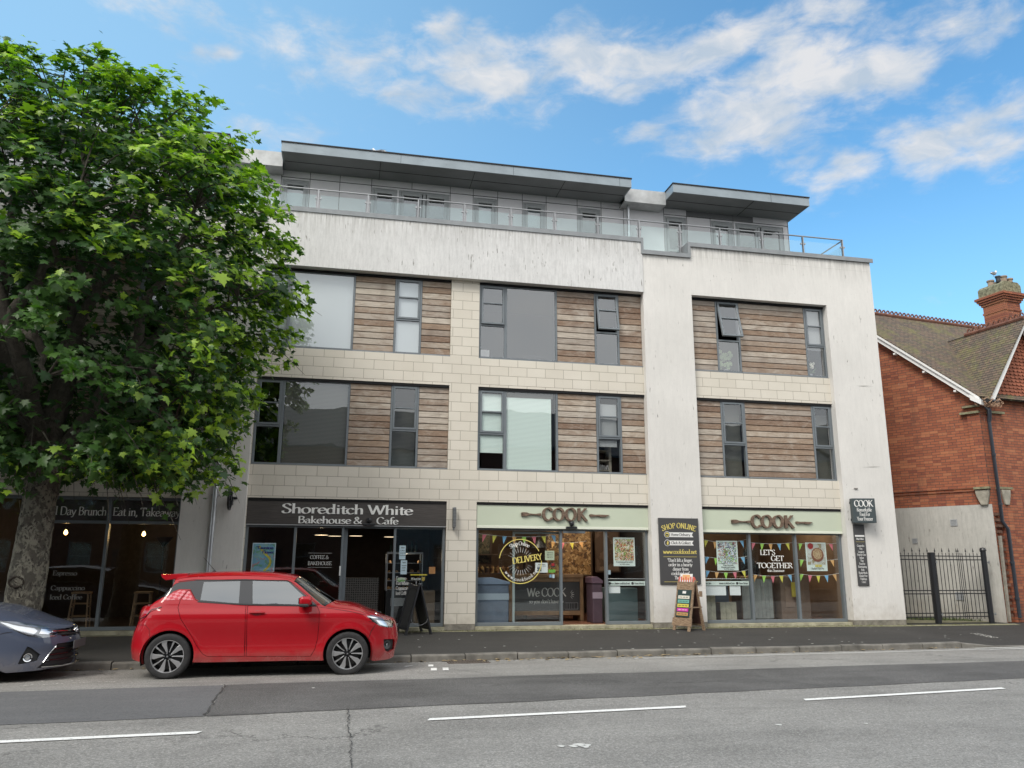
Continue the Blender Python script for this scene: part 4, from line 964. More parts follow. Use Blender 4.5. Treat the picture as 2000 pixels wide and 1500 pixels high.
# tall menu board
mn = empty('menu_board', (12.44, RY-.02, .92), 'tall narrow charcoal menu board below the hanging sign', 'sign')
y = RY-.03
child(MB().box(12.29, 12.59, y, RY-.002, .93, 2.40), 'panel', M_['charcoal'], mn, bevel=.003)
mb = MB(); mb.box(12.31, 12.57, y-.003, y-.001, 2.10, 2.14)
for i, t in enumerate(('Casseroles', 'Pies', 'Lasagnes', 'Pots for One', 'Indian', 'Thai', 'Food for', 'Entertaining', 'Kids', 'Ready Meals', 'Gluten Free', 'Puddings', 'Cakes')):
    w = text_width(t, .052)*.78; wall_text(mb, t, 12.44-w/2, 1.86-i*.072, .048, y-.001, x1=12.44+w/2, weight=11, thin=6, serif=4, flat=True, depth=.001)
wall_text(mb, 'Shop Online', 12.34, 2.03, .04, y-.001, x1=12.54, weight=15, thin=8, serif=0, flat=True, depth=.001)
child(mb, 'lettering', M_['ink'], mn)
child(MB().box(12.32, 12.56, y-.003, y-.001, 1.975, 1.98), 'rule', M_['yellow'], mn)
# double-sided hanging sign, perpendicular on a bracket; face seen obliquely
hs_ = empty('hanging_sign', (12.22, RY, 2.4), 'dark slate projecting sign reading COOK Remarkable Food For Your Freezer', 'sign')
R0 = Matrix.Rotation(math.radians(-8), 4, 'Z')
def hsbuild(mb, name, mat, **k):
    o = mb.build(name, mat, hs_, **k); return o
HX = Matrix.Rotation(math.radians(-9), 4, 'Z')
def hx(o): o.matrix_local = Matrix.Translation((.02, -.12, 0)) @ Matrix.Rotation(math.radians(-14), 4, 'Z'); return o
hx(hsbuild(MB().box(0, .56, -.02, .13, .03, .63), 'sign_box', simple('slate_blue_box', (.055, .072, .078), .5), bevel=.008))
mb = MB(); wall_text(mb, 'COOK', .05, .43, .15, -.022, x1=.50, weight=13, thin=5, flat=True, depth=.001)
for t, z, a, b in (('Remarkable', .31, .10, .46), ('Food For', .20, .16, .41), ('Your Freezer', .09, .09, .47)): wall_text(mb, t, a, z, .085, -.022, x1=b, weight=11, thin=6, flat=True, depth=.001)
hx(hsbuild(mb, 'lettering', M_['ink']))
hx(hsbuild(MB().tube([(0, .15, .1), (0, .15, .56)], .012, 6).box(-.03, .03, .12, .2, .08, .14).box(-.03, .03, .12, .2, .5, .56), 'bracket', M_['blk_paint']))
# round wheel-like wall sign seen edge-on and the bulkhead wall light
ws = empty('projecting_sign', (-2.38, RY, 2.72), 'round black iron sign projecting edge-on from the left pier', 'sign')
mb = MB(); 
def xring(mb, c, r, t, d, n=32):
    mb.lathe([(r-t, -d), (r, -d), (r, d), (r-t, d), (r-t, -d)], c, 'x', n)
xring(mb, (0, -.34, 0), .25, .03, .02); mb.build('rim', M_['blk_paint'], ws)
mb = MB()
for k in range(6):
    a = k*PI/3; mb.tube([(0, -.34, 0), (0, -.34+.23*math.cos(a), .23*math.sin(a))], .012, 6)
mb.lathe([(0, -.03), (.05, -.03), (.05, .03), (0, .03)], (0, -.34, 0), 'x', 12); mb.build('spokes', M_['blk_paint'], ws)
mb = MB(); mb.box(-.03, .03, -.12, 0, -.12, .04); mb.box(-.02, .10, -.03, 0, .0, .05); mb.tube([(0, -.1, 0), (0, -.1, 0)], .01); mb.build('bracket', M_['blk_paint'], ws)
wl = empty('wall_light', (2.36, 0, 2.2), 'slim grey louvred light fixed to the stone pier', 'wall light')
mb = MB(); mb.box(-.035, .035, -.17, -.03, .0, .44); mb.build('housing', simple('light_housing', (.19, .2, .205), .5, .3), wl, bevel=.01)
mb = MB(); mb.box(-.02, .02, -.03, 0, -.05, .40); mb.tube([(0, -.1, -.03), (0, -.1, 0)], .03, 10); mb.build('wall_plate', M_['frame_l'], wl)
mb = MB()
for k in range(12): mb.box(-.037, .037, -.172, -.06, .04+k*.032, .046+k*.032)
mb.build('louvre', M_['blk_paint'], wl)

# ------------------------------------------------------------------ A-boards on the pavement
def slab_between(mb, a, b, w_dir, w, t):
    """board whose long axis runs a->b, width along w_dir, thickness t"""
    a, b = Vector(a), Vector(b); ax = (b-a); L = ax.length; z = ax.normalized(); x = Vector(w_dir).normalized(); y = z.cross(x).normalized(); R = Matrix((x, y, z)).transposed()
    mb.obox((a+b)/2, w, t, L, R); return R
M_['oldwood'] = M_['bronze'].copy(); M_['oldwood'].name = 'rustic_wood'
for n in M_['oldwood'].node_tree.nodes:
    if n.type == 'MIX_RGB': n.inputs[1].default_value = (.16, .10, .06, 1); n.inputs[2].default_value = (.36, .26, .17, 1)

def leaf_board(root, sgn, name, H, S, W, mat, rails, t=.035, post=.07):
    top = Vector((.012*sgn, 0, H)); bot = Vector((S/2*sgn, 0, 0)); ax = top-bot; mb = MB()
    for s in (-1, 1): slab_between(mb, bot+Vector((0, s*(W/2-post/2), 0)), top+Vector((0, s*(W/2-post/2), 0)), (0, 1, 0), post, t)
    o = mb.build(name, mat, root, bevel=.004)
    n = Vector((sgn*H, 0, S/2)).normalized()
    q = MB()
    for f0, f1, w, lift in rails: slab_between(q, bot+ax*f0+n*lift, bot+ax*f1+n*lift, (0, 1, 0), w, t*.7)
    q.build('rail', mat, o, bevel=.003)
    return top, bot, ax, n, o
ab = empty('sandwich_board', (7.63, -.60, -.027), 'rustic wooden pavement board with coloured price strips standing by the render pier', 'sandwich board', rz=math.radians(24))
top, bot, ax, n, o = leaf_board(ab, -1, 'front_leaf', 1.10, .50, .50, M_['oldwood'], [(.10, .25, .56, .012), (.80, .95, .50, .012), (.25, .80, .40, -.004)])
leaf_board(ab, 1, 'back_leaf', 1.10, .50, .50, M_['oldwood'], [(.10, .2, .5, .0), (.85, .95, .5, .0)])
mb = MB(); slab_between(mb, Vector((.21, 0, .15)), Vector((.03, 0, .95)), (0, 1, 0), .40, .015); mb.build('inner_panel', simple('dark_inner_board', (.07, .028, .022), .7, var=.4), ab)
def on_leaf(f0, f1, w, lift, th=.004):
    mb = MB(); slab_between(mb, bot+ax*f0+n*lift, bot+ax*f1+n*lift, (0, 1, 0), w, th); return mb
on_leaf(.27, .80, .40, .024, .012).build('menu_panel', simple('dark_green_panel', (.03, .055, .055), .5), o)
strips = [((.50, .30, .12)), ((.60, .05, .38)), ((.66, .58, .10)), ((.16, .42, .36)), ((.72, .70, .60))]
for k, c in enumerate(strips):
    f = .295+k*.082; pnl = on_leaf(f, f+.062, .33, .033).build('price_strip', simple('strip_%s' % 'orange pink yellow teal cream'.split()[k], c, .5), o)
    q = MB(); L = 12; rr = random.Random(k)
    for j in range(L):
        if j in (4, 8): continue
        yy = .12-.24*j/(L-1); c0 = bot+ax*(f+.031)+n*.037; h = rr.uniform(.014, .026); slab_between(q, c0-ax.normalized()*h/2+Vector((0, yy, 0)), c0+ax.normalized()*h/2+Vector((0, yy, 0)), (0, 1, 0), .011, .003)
    q.build('lettering', M_['ink'] if k == 1 else M_['charcoal'], pnl)
on_leaf(.725, .775, .10, .033).build('badge', M_['ink'], o)
on_leaf(.96, 1.12, .36, .016).build('header_card', M_['ink'], ab)
q = on_leaf(1.0, 1.10, .22, .022); q.build('header_picture', simple('header_orange', (.75, .42, .2), .6), ab)
mb = MB()
for sgn in (-1, 1):
    for k in range(7):
        yy = -.22+k*.07; mb.tube([(sgn*.03, yy, 1.06), (sgn*.02, yy+.01, 1.14+.03*(k % 2)), (0, yy+.015, 1.17)], [.02, .018, .006], 5)
mb.build('red_ribbon', simple('faded_red_ribbon', (.55, .10, .07), .6, var=.4, vscale=20), ab)
mb = MB(); mb.box(.10, .15, -.30, -.25, .74, .86); mb.box(-.2, .2, -.235, -.215, .50, .525); mb.build('brace', M_['oldwood'], ab)
cb = empty('chalk_board', (1.50, -.55, -.025), 'slim black folding pavement board outside the cafe window', 'sandwich board', rz=math.radians(16))
for sgn, nm in ((-1, 'front_leaf'), (1, 'back_leaf')):
    t_, b2, a2, n2, o2 = leaf_board(cb, sgn, nm, 1.02, .56, .60, M_['blk_paint'], [(.1, .16, .5, 0), (.9, .97, .5, 0)], t=.035, post=.08)
    mb = MB(); slab_between(mb, b2+a2*.16, b2+a2*.90, (0, 1, 0), .50, .01); mb.build('chalk_panel', simple('chalk_panel', (.02, .021, .022), .6), o2)
mb = MB()
mb.tube([(-.18, -.3, .32)]+[(x, -.3, .27-.07*(1-(x/.17)**2)) for x in np.linspace(-.16, .16, 9)]+[(.18, -.3, .32)], .006, 5); mb.build('chain', M_['steel'], cb)
mb = MB(); mb.tube([(0, -.05, 1.0), (0, -.05, 1.09)], .012, 6); mb.lathe([(0, 1.0), (.03, 1.0), (.03, 1.03), (0, 1.03)], (0, -.25, 0), 'z', 8); mb.build('clip', M_['steel'], cb)
# ================================================================== interiors
def room(name, x0, x1, y1, floor, wall, ceil, z0=.07, z1=2.76, y0=.34):
    mb = MB(); mb.box(x0, x1, y0-.05, y1, z0-.05, z0); bb(mb, name+'_floor', floor)
    mb = MB(); mb.box(x0, x1, y1, y1+.05, z0, z1); mb.box(x0-.03, x0, y0, y1, z0, z1); mb.box(x1, x1+.03, y0, y1, z0, z1); bb(mb, name+'_wall', wall)
    mb = MB(); mb.box(x0, x1, y0, y1, z1, z1+.03); bb(mb, name+'_ceiling', ceil)
M_['cafe_wall'] = simple('dark_brown_wall', (.055, .042, .036), .8, var=.2)
M_['oak'] = simple('oak', (.28, .17, .09), .55, var=.3, vscale=4)
M_['shopwall'] = simple('tan_shop_wall', (.19, .12, .07), .8, var=.25, vscale=1.5)
M_['darkwood'] = simple('dark_timber', (.09, .055, .035), .6, var=.3)
room('cafe', -2.08, 2.28, 4.4, M_['darkwood'], M_['cafe_wall'], M_['dark'])
room('dining', -7.15, -3.05, 4.2, M_['darkwood'], M_['cafe_wall'], M_['dark'])
room('shop', 2.56, 12.36, 4.6, simple('red_brown_floor', (.20, .09, .055), .35, var=.2), M_['shopwall'], simple('shop_ceiling', (.16, .13, .11), .9))
def lamp_light(parent, loc, power, col=(1, .72, .42), r=.06):
    l = bpy.data.lights.new('lamp_light', 'POINT'); l.energy = power; l.color = col; l.shadow_soft_size = r
    o = bpy.data.objects.new('lamp_light', l); COL.objects.link(o); o.parent = parent; o.location = loc; return o
def emis(name, col, s):
    m = Mat(name); m.set('Base Color', col).set('Emission Color', col).set('Emission Strength', s); return m.m
M_['tube'] = emis('lit_tube', (1, .95, .85), 5.0); M_['bulb'] = emis('lit_bulb', (1, .62, .22), 5)
# ceiling strip lights of the food shop
strip = None
spots = [(4.35, 1.3, 'left-hand'), (5.35, 1.0, 'doorway'), (6.45, 1.2, 'poster-side'), (9.35, 1.4, 'first'), (10.6, 2.2, 'middle'), (11.6, 1.5, 'far right')]
SLAB = ['lit white strip light above the round delivery sign', 'lit white strip light seen through the open green shop doorway', 'lit white strip light above the framed poster beside the doorway',
        'lit strip light above the garden party poster', 'lit strip light high behind the LET\'S GET TOGETHER window', 'lit strip light high above the pie poster']
for (x, y, _), lab in zip(spots, SLAB):
    r = empty('strip_light', (x, y, 2.58), lab, 'ceiling light', 'strip lights in the green fronted shop')
    MB().box(-.42, .42, -.05, .05, .03, .07).build('housing', M_['white'], r); MB().box(-.40, .40, -.03, .03, .0, .028).build('tube', M_['tube'], r)
    lamp_light(r, (0, 0, -.12), 13, (1, .80, .58), .2)
# pendant lights of the cafe
for (x, y, lab) in ((-.55, 1.5, 'flat lit pendant disc nearest the COFFEE & BAKEHOUSE lettering'), (-.25, 2.2, 'flat lit pendant disc deeper inside beside the cafe door'), (.25, 1.9, 'flat lit pendant disc inside the open cafe doorway'), (1.1, 2.4, 'flat lit pendant disc above the cake cabinet')):
    r = empty('pendant_light', (x, y, 2.06), lab, 'pendant light', 'disc pendants in the cafe')
    mb = MB(); mb.lathe([(0, .05), (.1, .03), (.2, 0), (.2, -.008), (0, -.0)], n=20); mb.tube([(0, 0, .05), (0, 0, .68)], .004, 5); mb.build('shade', M_['blk_paint'], r)
    MB().lathe([(0, -.012), (.15, -.012), (.15, -.009), (0, -.009)], n=16).build('diffuser', emis('lit_disc', (1, .78, .5), 1.2), r)
lamp_light(bpy.data.objects['pendant_light'], (0, 0, -.1), 1.2)
def hang_bulb(x, y, z, lab):
    r = empty('hanging_bulb', (x, y, z), lab, 'light bulb')
    MB().lathe([(0, -.07), (.035, -.05), (.042, -.02), (.025, .03), (0, .05)], n=14).build('bulb', M_['bulb'], r, smooth=True)
    mb = MB(); mb.lathe([(0, .05), (.018, .05), (.018, .09), (0, .09)], n=10); mb.tube([(0, 0, .09), (0, 0, 2.7-z)], .004, 5); mb.build('cord', M_['blk_paint'], r)
    lamp_light(r, (0, 0, -.1), 1.6, (1, .62, .26), .04)
hang_bulb(-6.0, 1.4, 2.06, 'bare glowing bulb hanging nearest the tree trunk'); hang_bulb(-4.45, 1.6, 2.05, 'bare glowing bulb hanging nearest the floor lamp')
fl = empty('floor_lamp', (-4.15, 2.3, .07), 'tall uplighter lamp glowing yellow onto the wall of the dark dining room', 'floor lamp')
MB().tube([(0, 0, 0), (0, 0, 1.72)], .012, 8).lathe([(0, 0), (.14, 0), (.14, .02), (0, .02)], n=20).build('stand', M_['blk_paint'], fl)
MB().lathe([(.03, 1.70), (.19, 1.92), (.185, 1.92), (.02, 1.71)], n=24).build('lamp_shade', M_['blk_paint'], fl, smooth=True)
MB().lathe([(0, 1.90), (.17, 1.90), (.17, 1.905), (0, 1.905)], n=24).build('glowing_bowl', emis('lit_bowl', (1, .66, .14), 5), fl)
lamp_light(fl, (.1, 0, 2.1), 9, (1, .66, .25), .08)
def stool(x, y, lab):
    r = empty('bar_stool', (x, y, .07), lab, 'stool', 'wooden bar stools in the dining room window', rz=.1)
    MB().box(-.17, .17, -.17, .17, .70, .74).build('seat', M_['oak'], r, bevel=.01)
    for sx in (-1, 1):
        for sy in (-1, 1): MB().tube([(sx*.14, sy*.14, .70), (sx*.18, sy*.18, 0)], .02, 6).build('leg', M_['oak'], r)
    mb = MB()
    for z in (.25, .5):
        k = .18-.04*z/.7
        mb.tube([(-k, -k, z), (k, -k, z)], .013, 6).tube([(-k, k, z), (k, k, z)], .013, 6).tube([(-k, -k, z-.06), (-k, k, z-.06)], .013, 6).tube([(k, -k, z-.06), (k, k, z-.06)], .013, 6)
    mb.build('stretcher', M_['oak'], r)
stool(-5.32, .7, 'wooden bar stool behind the glass just right of the tree trunk'); stool(-4.12, .7, 'wooden bar stool behind the glass at the tail of the red car')
# cafe counter with patterned front and lit cake cabinet
def mat_hex():
    m = Mat('patterned_tile_front'); v = m.N.new('ShaderNodeTexVoronoi'); v.inputs['Scale'].default_value = 20; v.inputs['Randomness'].default_value = .15; m.L.new(m.tc(), v.inputs[0])
    m.set('Base Color', m.mix(m.ramp(v.outputs['Distance'], .28, .42), (.012, .011, .011), (.13, .12, .11))).set('Roughness', .4); return m.m
ct = tag(MB().box(-.1, .82, 1.3, 1.9, .07, 1.08).build('cafe_counter', mat_hex(), bevel=.01), 'low counter with small patterned tiles inside the open cafe door', 'counter')
cab = empty('cake_cabinet', (1.4, 1.5, .07), 'glass fronted cake display cabinet inside the cafe', 'display cabinet')
MB().box(-.42, .42, -.25, .35, 0, .72).build('base', M_['blk_paint'], cab, bevel=.01)
mb = MB()
for x in (-.41, .41):
    for y in (-.24, .34): mb.box(x-.012, x+.012, y-.012, y+.012, .72, 1.58)
mb.box(-.42, .42, -.25, .35, 1.56, 1.60); mb.build('frame', M_['steel'], cab)
for z in (.74, .94, 1.12, 1.34): MB().box(-.40, .40, -.22, .33, z, z+.012).build('shelf', M_['steel'], cab)
M_['cake'] = simple('cake', (.42, .24, .11), .7, var=.5, vscale=14)
rnd = random.Random(12); k = 0
for z, n in ((.752, 9), (.952, 6), (1.132, 5), (1.352, 2)):
    mb = MB()
    for i in range(n):
        x = -.35+.7*i/max(1, n-1); s = rnd.uniform(.03, .055); mb.lathe([(0, 0), (s, .0), (s*1.1, s*.7), (s*.5, s*1.4), (0, s*1.5)], (x, rnd.uniform(-.15, .05), z), n=9)
    tag(mb.build('cakes', M_['cake']), kind='stuff'); q = bpy.data.objects[-1] if False else None
    cc = COL.objects[-1]; cc.location = (1.4, 1.5, .07); cc['label'] = 'row of cakes and pastries on shelf %d of the cabinet' % (['lowest', 'second', 'third', 'top'].index(['lowest', 'second', 'third', 'top'][k])+1); k += 1
mb = MB(); mb.box(-.3, .3, -.262, -.255, .38, .56); mb.build('vent_grille', M_['frame_l'], cab)
lamp_light(cab, (0, -.05, 1.52), 7, (1, .86, .66), .1)
mb = MB()
for i in range(7): mb.lathe([(0, 0), (.035, 0), (.035, .16), (.012, .2), (.012, .26), (0, .26)], (1.08+i*.1, 1.6, 1.675), n=10)
tag(mb.build('bottles', simple('dark_glass_bottle', (.06, .09, .07), .15)), 'row of small bottles standing on the cake cabinet', 'bottles')['kind'] = 'stuff'
# posters -----------------------------------------------------------------
def mosaic(name, cols, scale=14, base=(.6, .62, .58), sx=1, sy=1, dist=.4):
    m = Mat(name); v = m.N.new('ShaderNodeTexVoronoi'); v.inputs['Scale'].default_value = scale
    d = m.N.new('ShaderNodeVectorMath'); d.operation = 'MULTIPLY_ADD'; m.L.new(m.noise(8, 4, .6, out=1), d.inputs[0]); d.inputs[1].default_value = (dist, dist, dist); m.L.new(m.scale(m.tc(), (sx, 1, sy)), d.inputs[2]); m.L.new(d.outputs[0], v.inputs[0])
    sp = m.N.new('ShaderNodeSeparateXYZ'); m.L.new(v.outputs['Color'], sp.inputs[0])
    cr = m.N.new('ShaderNodeValToRGB'); cr.color_ramp.interpolation = 'CONSTANT'; m.L.new(sp.outputs[0], cr.inputs[0])
    e = cr.color_ramp.elements; n = len(cols); e[0].color = (*cols[0], 1); e[0].position = 0; e[1].position = 1/n; e[1].color = (*cols[1], 1)
    for i in range(2, n): q = e.new(i/n); q.color = (*cols[i], 1)
    m.set('Base Color', cr.outputs[0]).set('Roughness', .5); return m.m
def poster(x0, x1, z0, z1, y, label, pic, picbox, lines=(), lc=None, cat='poster', paper=None):
    r = empty('poster', ((x0+x1)/2, y, z0), label, cat)
    child(MB().box(x0, x1, y, y+.006, z0, z1), 'sheet', paper or M_['paper'], r)
    if pic: a, b, c, d = picbox; child(MB().box(a, b, y-.003, y-.0005, c, d), 'picture', pic, r)
    if lines:
        mb = MB()
        for t, xa, xb, z, h in lines: wall_text(mb, t, xa, z, h, y-.002, x1=xb, weight=11, thin=6, flat=True, depth=.0008)
        child(mb, 'lettering', lc or M_['charcoal'], r)
    return r
M_['paper'] = simple('pale_poster_paper', (.78, .86, .80), .6); M_['whitepaper'] = simple('white_paper', (.86, .88, .88), .7); M_['bluepaper'] = simple('bluish_paper', (.68, .80, .88), .7)
PYY = GY+.03
r = poster(-1.93, -1.45, 1.10, 1.83, PYY, 'bright blue and yellow hand painted event poster taped inside the cafe window', mosaic('painted_poster', [(.22, .45, .62), (.25, .52, .66), (.22, .45, .62), (.18, .42, .30), (.55, .28, .30), (.28, .5, .62), (.30, .52, .5)], 16, dist=.3), (-1.91, -1.47, 1.13, 1.81), paper=M_['bluepaper'])
mb = MB(); pts = catmull([(-1.80, 1.77), (-1.68, 1.62), (-1.56, 1.50), (-1.55, 1.38), (-1.64, 1.26), (-1.72, 1.18)], 6)
for (a, b), (c, d) in zip(pts, pts[1:]):
    dx, dz = c-a, d-b; L = math.hypot(dx, dz); nx, nz = -dz/L*.022, dx/L*.022; mb.add([(a-nx, PYY-.006, b-nz), (c-nx, PYY-.006, d-nz), (c+nx, PYY-.006, d+nz), (a+nx, PYY-.006, b+nz)], [(0, 1, 2, 3)])
child(mb, 'yellow_path', simple('poster_yellow', (.75, .65, .08), .6), r)
mb = MB(); wall_text(mb, 'Taunton', -1.84, 1.70, .06, PYY-.008, x1=-1.5, weight=18, thin=10, serif=0, flat=True, depth=.001); wall_text(mb, 'Flower', -1.72, 1.61, .06, PYY-.008, x1=-1.48, weight=18, thin=10, serif=0, flat=True, depth=.001); child(mb, 'lettering', simple('poster_navy', (.06, .09, .30), .6), r)
poster(1.19, 1.33, 1.50, 1.80, PYY, 'upper of two pale notices taped in the cafe window', None, None, [('Menu', 1.23, 1.30, 1.74, .03), ('coffee', 1.21, 1.31, 1.68, .02), ('tea and cake', 1.20, 1.32, 1.63, .02), ('breakfast', 1.20, 1.32, 1.58, .02)], paper=M_['bluepaper'], cat='notice')
poster(1.23, 1.37, 1.18, 1.48, PYY, 'lower of two pale notices taped in the cafe window', None, None, [('lunch', 1.27, 1.34, 1.42, .03), ('sandwiches', 1.25, 1.36, 1.36, .02), ('salads', 1.25, 1.34, 1.31, .02), ('soup', 1.25, 1.33, 1.26, .02)], paper=M_['bluepaper'], cat='notice')
poster(1.17, 1.34, 1.02, 1.10, PYY, 'small bright green sticker below the two notices', None, None, paper=simple('lime_sticker', (.22, .52, .10), .5), cat='sticker')
poster(1.86, 2.0, 1.19, 1.34, PYY, 'square orange sticker at the right edge of the cafe window', None, None, paper=simple('orange_sticker', (.50, .22, .07), .5), cat='sticker')
u = poster(1.45, 1.82, 1.155, 1.18, PYY, 'yellow stripe and shield parcel sticker on the cafe glass', None, None, paper=simple('yellow_stripe', (.70, .55, .05), .5), cat='sticker')
mb = MB(); mb.prism([(1.70, 1.05), (1.735, 1.03), (1.77, 1.05), (1.775, 1.12), (1.70, 1.12)], PYY-.002, PYY+.004); child(mb, 'shield', simple('dark_gold', (.45, .32, .06), .4), u)
mb = MB(); wall_text(mb, 'UPS Access Point', 1.47, 1.065, .035, PYY-.004, x1=1.68, weight=16, thin=9, serif=0, flat=True, depth=.001); child(mb, 'lettering', M_['vinyl'], u)
# inside the first food shop window
food = mosaic('food_picture', [(.74, .62, .5), (.20, .12, .06), (.26, .46, .10), (.86, .80, .72), (.10, .09, .05), (.58, .12, .07), (.66, .52, .22)], 26, dist=.55)
garden = mosaic('garden_picture', [(.80, .84, .88), (.10, .10, .14), (.26, .50, .10), (.50, .64, .80), (.07, .07, .09), (.84, .84, .78), (.50, .16, .10)], 24, dist=.6)
poster(6.17, 6.70, 1.37, 2.03, PYY, 'white framed food photograph poster right of the shop doorway', food, (6.20, 6.67, 1.50, 1.99), [('"A true homemade feel, perfect"', 6.22, 6.65, 1.45, .035), ('for COOK at home', 6.32, 6.56, 1.40, .028)])
poster(8.78, 9.33, 1.28, 1.98, PYY, 'white framed garden party poster in the left pane of the bunting window', garden, (8.81, 9.30, 1.43, 1.95), [('Have fun with', 8.93, 9.2, 1.385, .035), ('friends and family', 8.88, 9.24, 1.34, .035), ('for COOK at home', 8.95, 9.2, 1.30, .026)])
r = poster(11.16, 11.72, 1.27, 1.96, PYY, 'white framed chicken pie poster in the right pane of the bunting window', mosaic('table_picture', [(.62, .62, .58), (.55, .55, .50), (.66, .66, .62), (.50, .5, .44), (.36, .3, .18)], 9), (11.19, 11.69, 1.42, 1.93), [('Chicken Kiev Pie', 11.26, 11.62, 1.31, .04)])
mb = MB(); mb.lathe([(0, -.004), (.17, -.004), (.17, -.001), (0, -.001)], (11.47, PYY-.004, 1.66), 'y', 26); child(mb, 'pie_dish', simple('dish_red', (.26, .10, .06), .5), r)
mb = MB(); mb.lathe([(0, -.007), (.13, -.007), (.13, -.005)], (11.47, PYY-.004, 1.68), 'y', 22); child(mb, 'pie_crust', mosaic('crust', [(.50, .34, .18), (.36, .2, .1), (.6, .46, .3)], 40), r)
mb = MB(); mb.lathe([(0, -.006), (.075, -.006)], (11.29, PYY-.004, 1.87), 'y', 18); child(mb, 'berries', simple('berry_red', (.35, .03, .03), .5), r)
mb = MB(); wall_text(mb, 'NEW', 11.38, 1.37, .055, PYY-.012, x1=11.56, weight=22, thin=12, serif=0, flat=True, depth=.001); child(mb, 'new_flash', M_['yellow'], r)
poster(4.52, 4.74, 1.50, 1.71, PYY, 'cream opening hours card high on the shop window', None, None, [('Opening', 4.56, 4.70, 1.66, .022), ('Mon 9 to 6', 4.56, 4.70, 1.62, .02), ('Tue 9 to 6', 4.56, 4.70, 1.585, .02), ('Sat 9 to 5', 4.56, 4.70, 1.55, .02)], paper=simple('cream_card', (.60, .66, .48), .7), cat='notice')
poster(4.29, 4.58, 1.22, 1.44, PYY, 'white notice sheet left of the shop doorway', simple('grey_photo', (.12, .15, .18), .6), (4.33, 4.43, 1.25, 1.34), [('Important', 4.35, 4.52, 1.39, .025), ('customer notice', 4.33, 4.54, 1.36, .016)], paper=M_['whitepaper'], cat='notice')
poster(4.60, 4.76, 1.22, 1.29, PYY, 'green hygiene rating sticker by the shop doorway', None, None, paper=simple('green_sticker', (.22, .48, .08), .5), cat='sticker')
poster(4.65, 4.76, 1.34, 1.44, PYY, 'dark red round sticker above the green rating sticker', simple('red_sticker', (.5, .03, .03), .5), (4.67, 4.74, 1.37, 1.43), paper=M_['charcoal'], cat='sticker')
poster(4.62, 4.67, 1.11, 1.18, PYY, 'tiny blue accessibility sticker under the green rating sticker', None, None, paper=simple('sky_blue_sticker', (.25, .42, .62), .5), cat='sticker')
poster(4.69, 4.74, 1.10, 1.18, PYY, 'tiny pale notice sticker under the green rating sticker', None, None, paper=M_['bluepaper'], cat='sticker')
poster(6.02, 6.09, 1.18, 1.28, PYY, 'small blue and white accessibility sticker on the door edge pane', None, None, paper=M_['bluepaper'], cat='sticker')
for x0, x1, z0, lab, c0, c1 in ((6.03, 6.93, .93, 'pale green web address band across the pane right of the doorway', 6.2, 6.55), (8.38, 9.58, .93, 'pale green web address band across the left bunting pane', 8.8, 9.2)):
    r = poster(x0, x1, z0, z0+.10, PYY, lab, None, None, [('www.cookfood.net', c0, c1, z0+.03, .045), ('Home Delivery', x1-.26, x1-.03, z0+.03, .04), ('Store Collect', x0+.06, x0+.22, z0+.03, .035)], cat='window band')
    mb = MB(); mb.lathe([(0, -.003), (.032, -.003)], (x1-.31, PYY, z0+.05), 'y', 14); mb.lathe([(0, -.003), (.032, -.003)], (x0+.03, PYY, z0+.05), 'y', 14); child(mb, 'badge', M_['charcoal'], r)
    mb = MB(); mb.tube([(x0, PYY+.02, z0+.15), (x1, PYY+.02, z0+.15)], .012, 8); child(mb, 'rail', M_['steel'], r)
poster(6.04, 6.32, .76, .92, PYY+.02, 'plain white card hanging under the web band right of the doorway', None, None, paper=M_['whitepaper'], cat='card')
poster(8.40, 8.98, .70, .92, PYY+.02, 'wide plain card hanging under the left bunting pane band', None, None, paper=M_['whitepaper'], cat='card')
poster(9.08, 9.36, .70, .92, PYY+.02, 'narrow plain card hanging under the left bunting pane band', None, None, paper=M_['whitepaper'], cat='card')
# round delivery sign painted on the glass
dl = empty('window_decal', (3.95, GY-.01, .95), 'yellow ring window lettering reading Shop Online DELIVERY www.cookfood.net', 'window sign')
yy = GY-.012; cx, cz, R_ = 3.93, 1.47, .50
mb = MB()
def arcband(mb, a0, a1, r, w):
    n = max(2, int(abs(a1-a0)/4))
    for i in range(n):
        p, q = math.radians(a0+(a1-a0)*i/n), math.radians(a0+(a1-a0)*(i+1)/n)
        mb.add([(cx+(r-w)*math.cos(p), yy, cz+(r-w)*math.sin(p)), (cx+(r-w)*math.cos(q), yy, cz+(r-w)*math.sin(q)), (cx+r*math.cos(q), yy, cz+r*math.sin(q)), (cx+r*math.cos(p), yy, cz+r*math.sin(p))], [(0, 1, 2, 3)])
arcband(mb, 28, 172, R_, .018); arcband(mb, 196, 362, R_, .018)
a = math.radians(9)
pen_text(mb, 'DELIVERY', .13, lambda p, q, d: (cx-.18+p*math.cos(a)-q*math.sin(a), yy-.002-d, cz-.06+p*math.sin(a)+q*math.cos(a)), weight=11, thin=5, flat=True, depth=.001, squeeze=.70/text_width('DELIVERY', .13))
child(mb, 'yellow_lettering', simple('yellow_vinyl', (.78, .66, .18), .5), dl)
mb = MB(); arc_text(mb, 'Shop Online', cx, cz, .36, 128, 58, .085, yy-.002, weight=10, thin=5, flat=True, depth=.001)
arc_text(mb, 'www.cookfood.net', cx, cz, .44, 212, 338, .075, yy-.002, inside=True, weight=10, thin=5, flat=True, depth=.001)
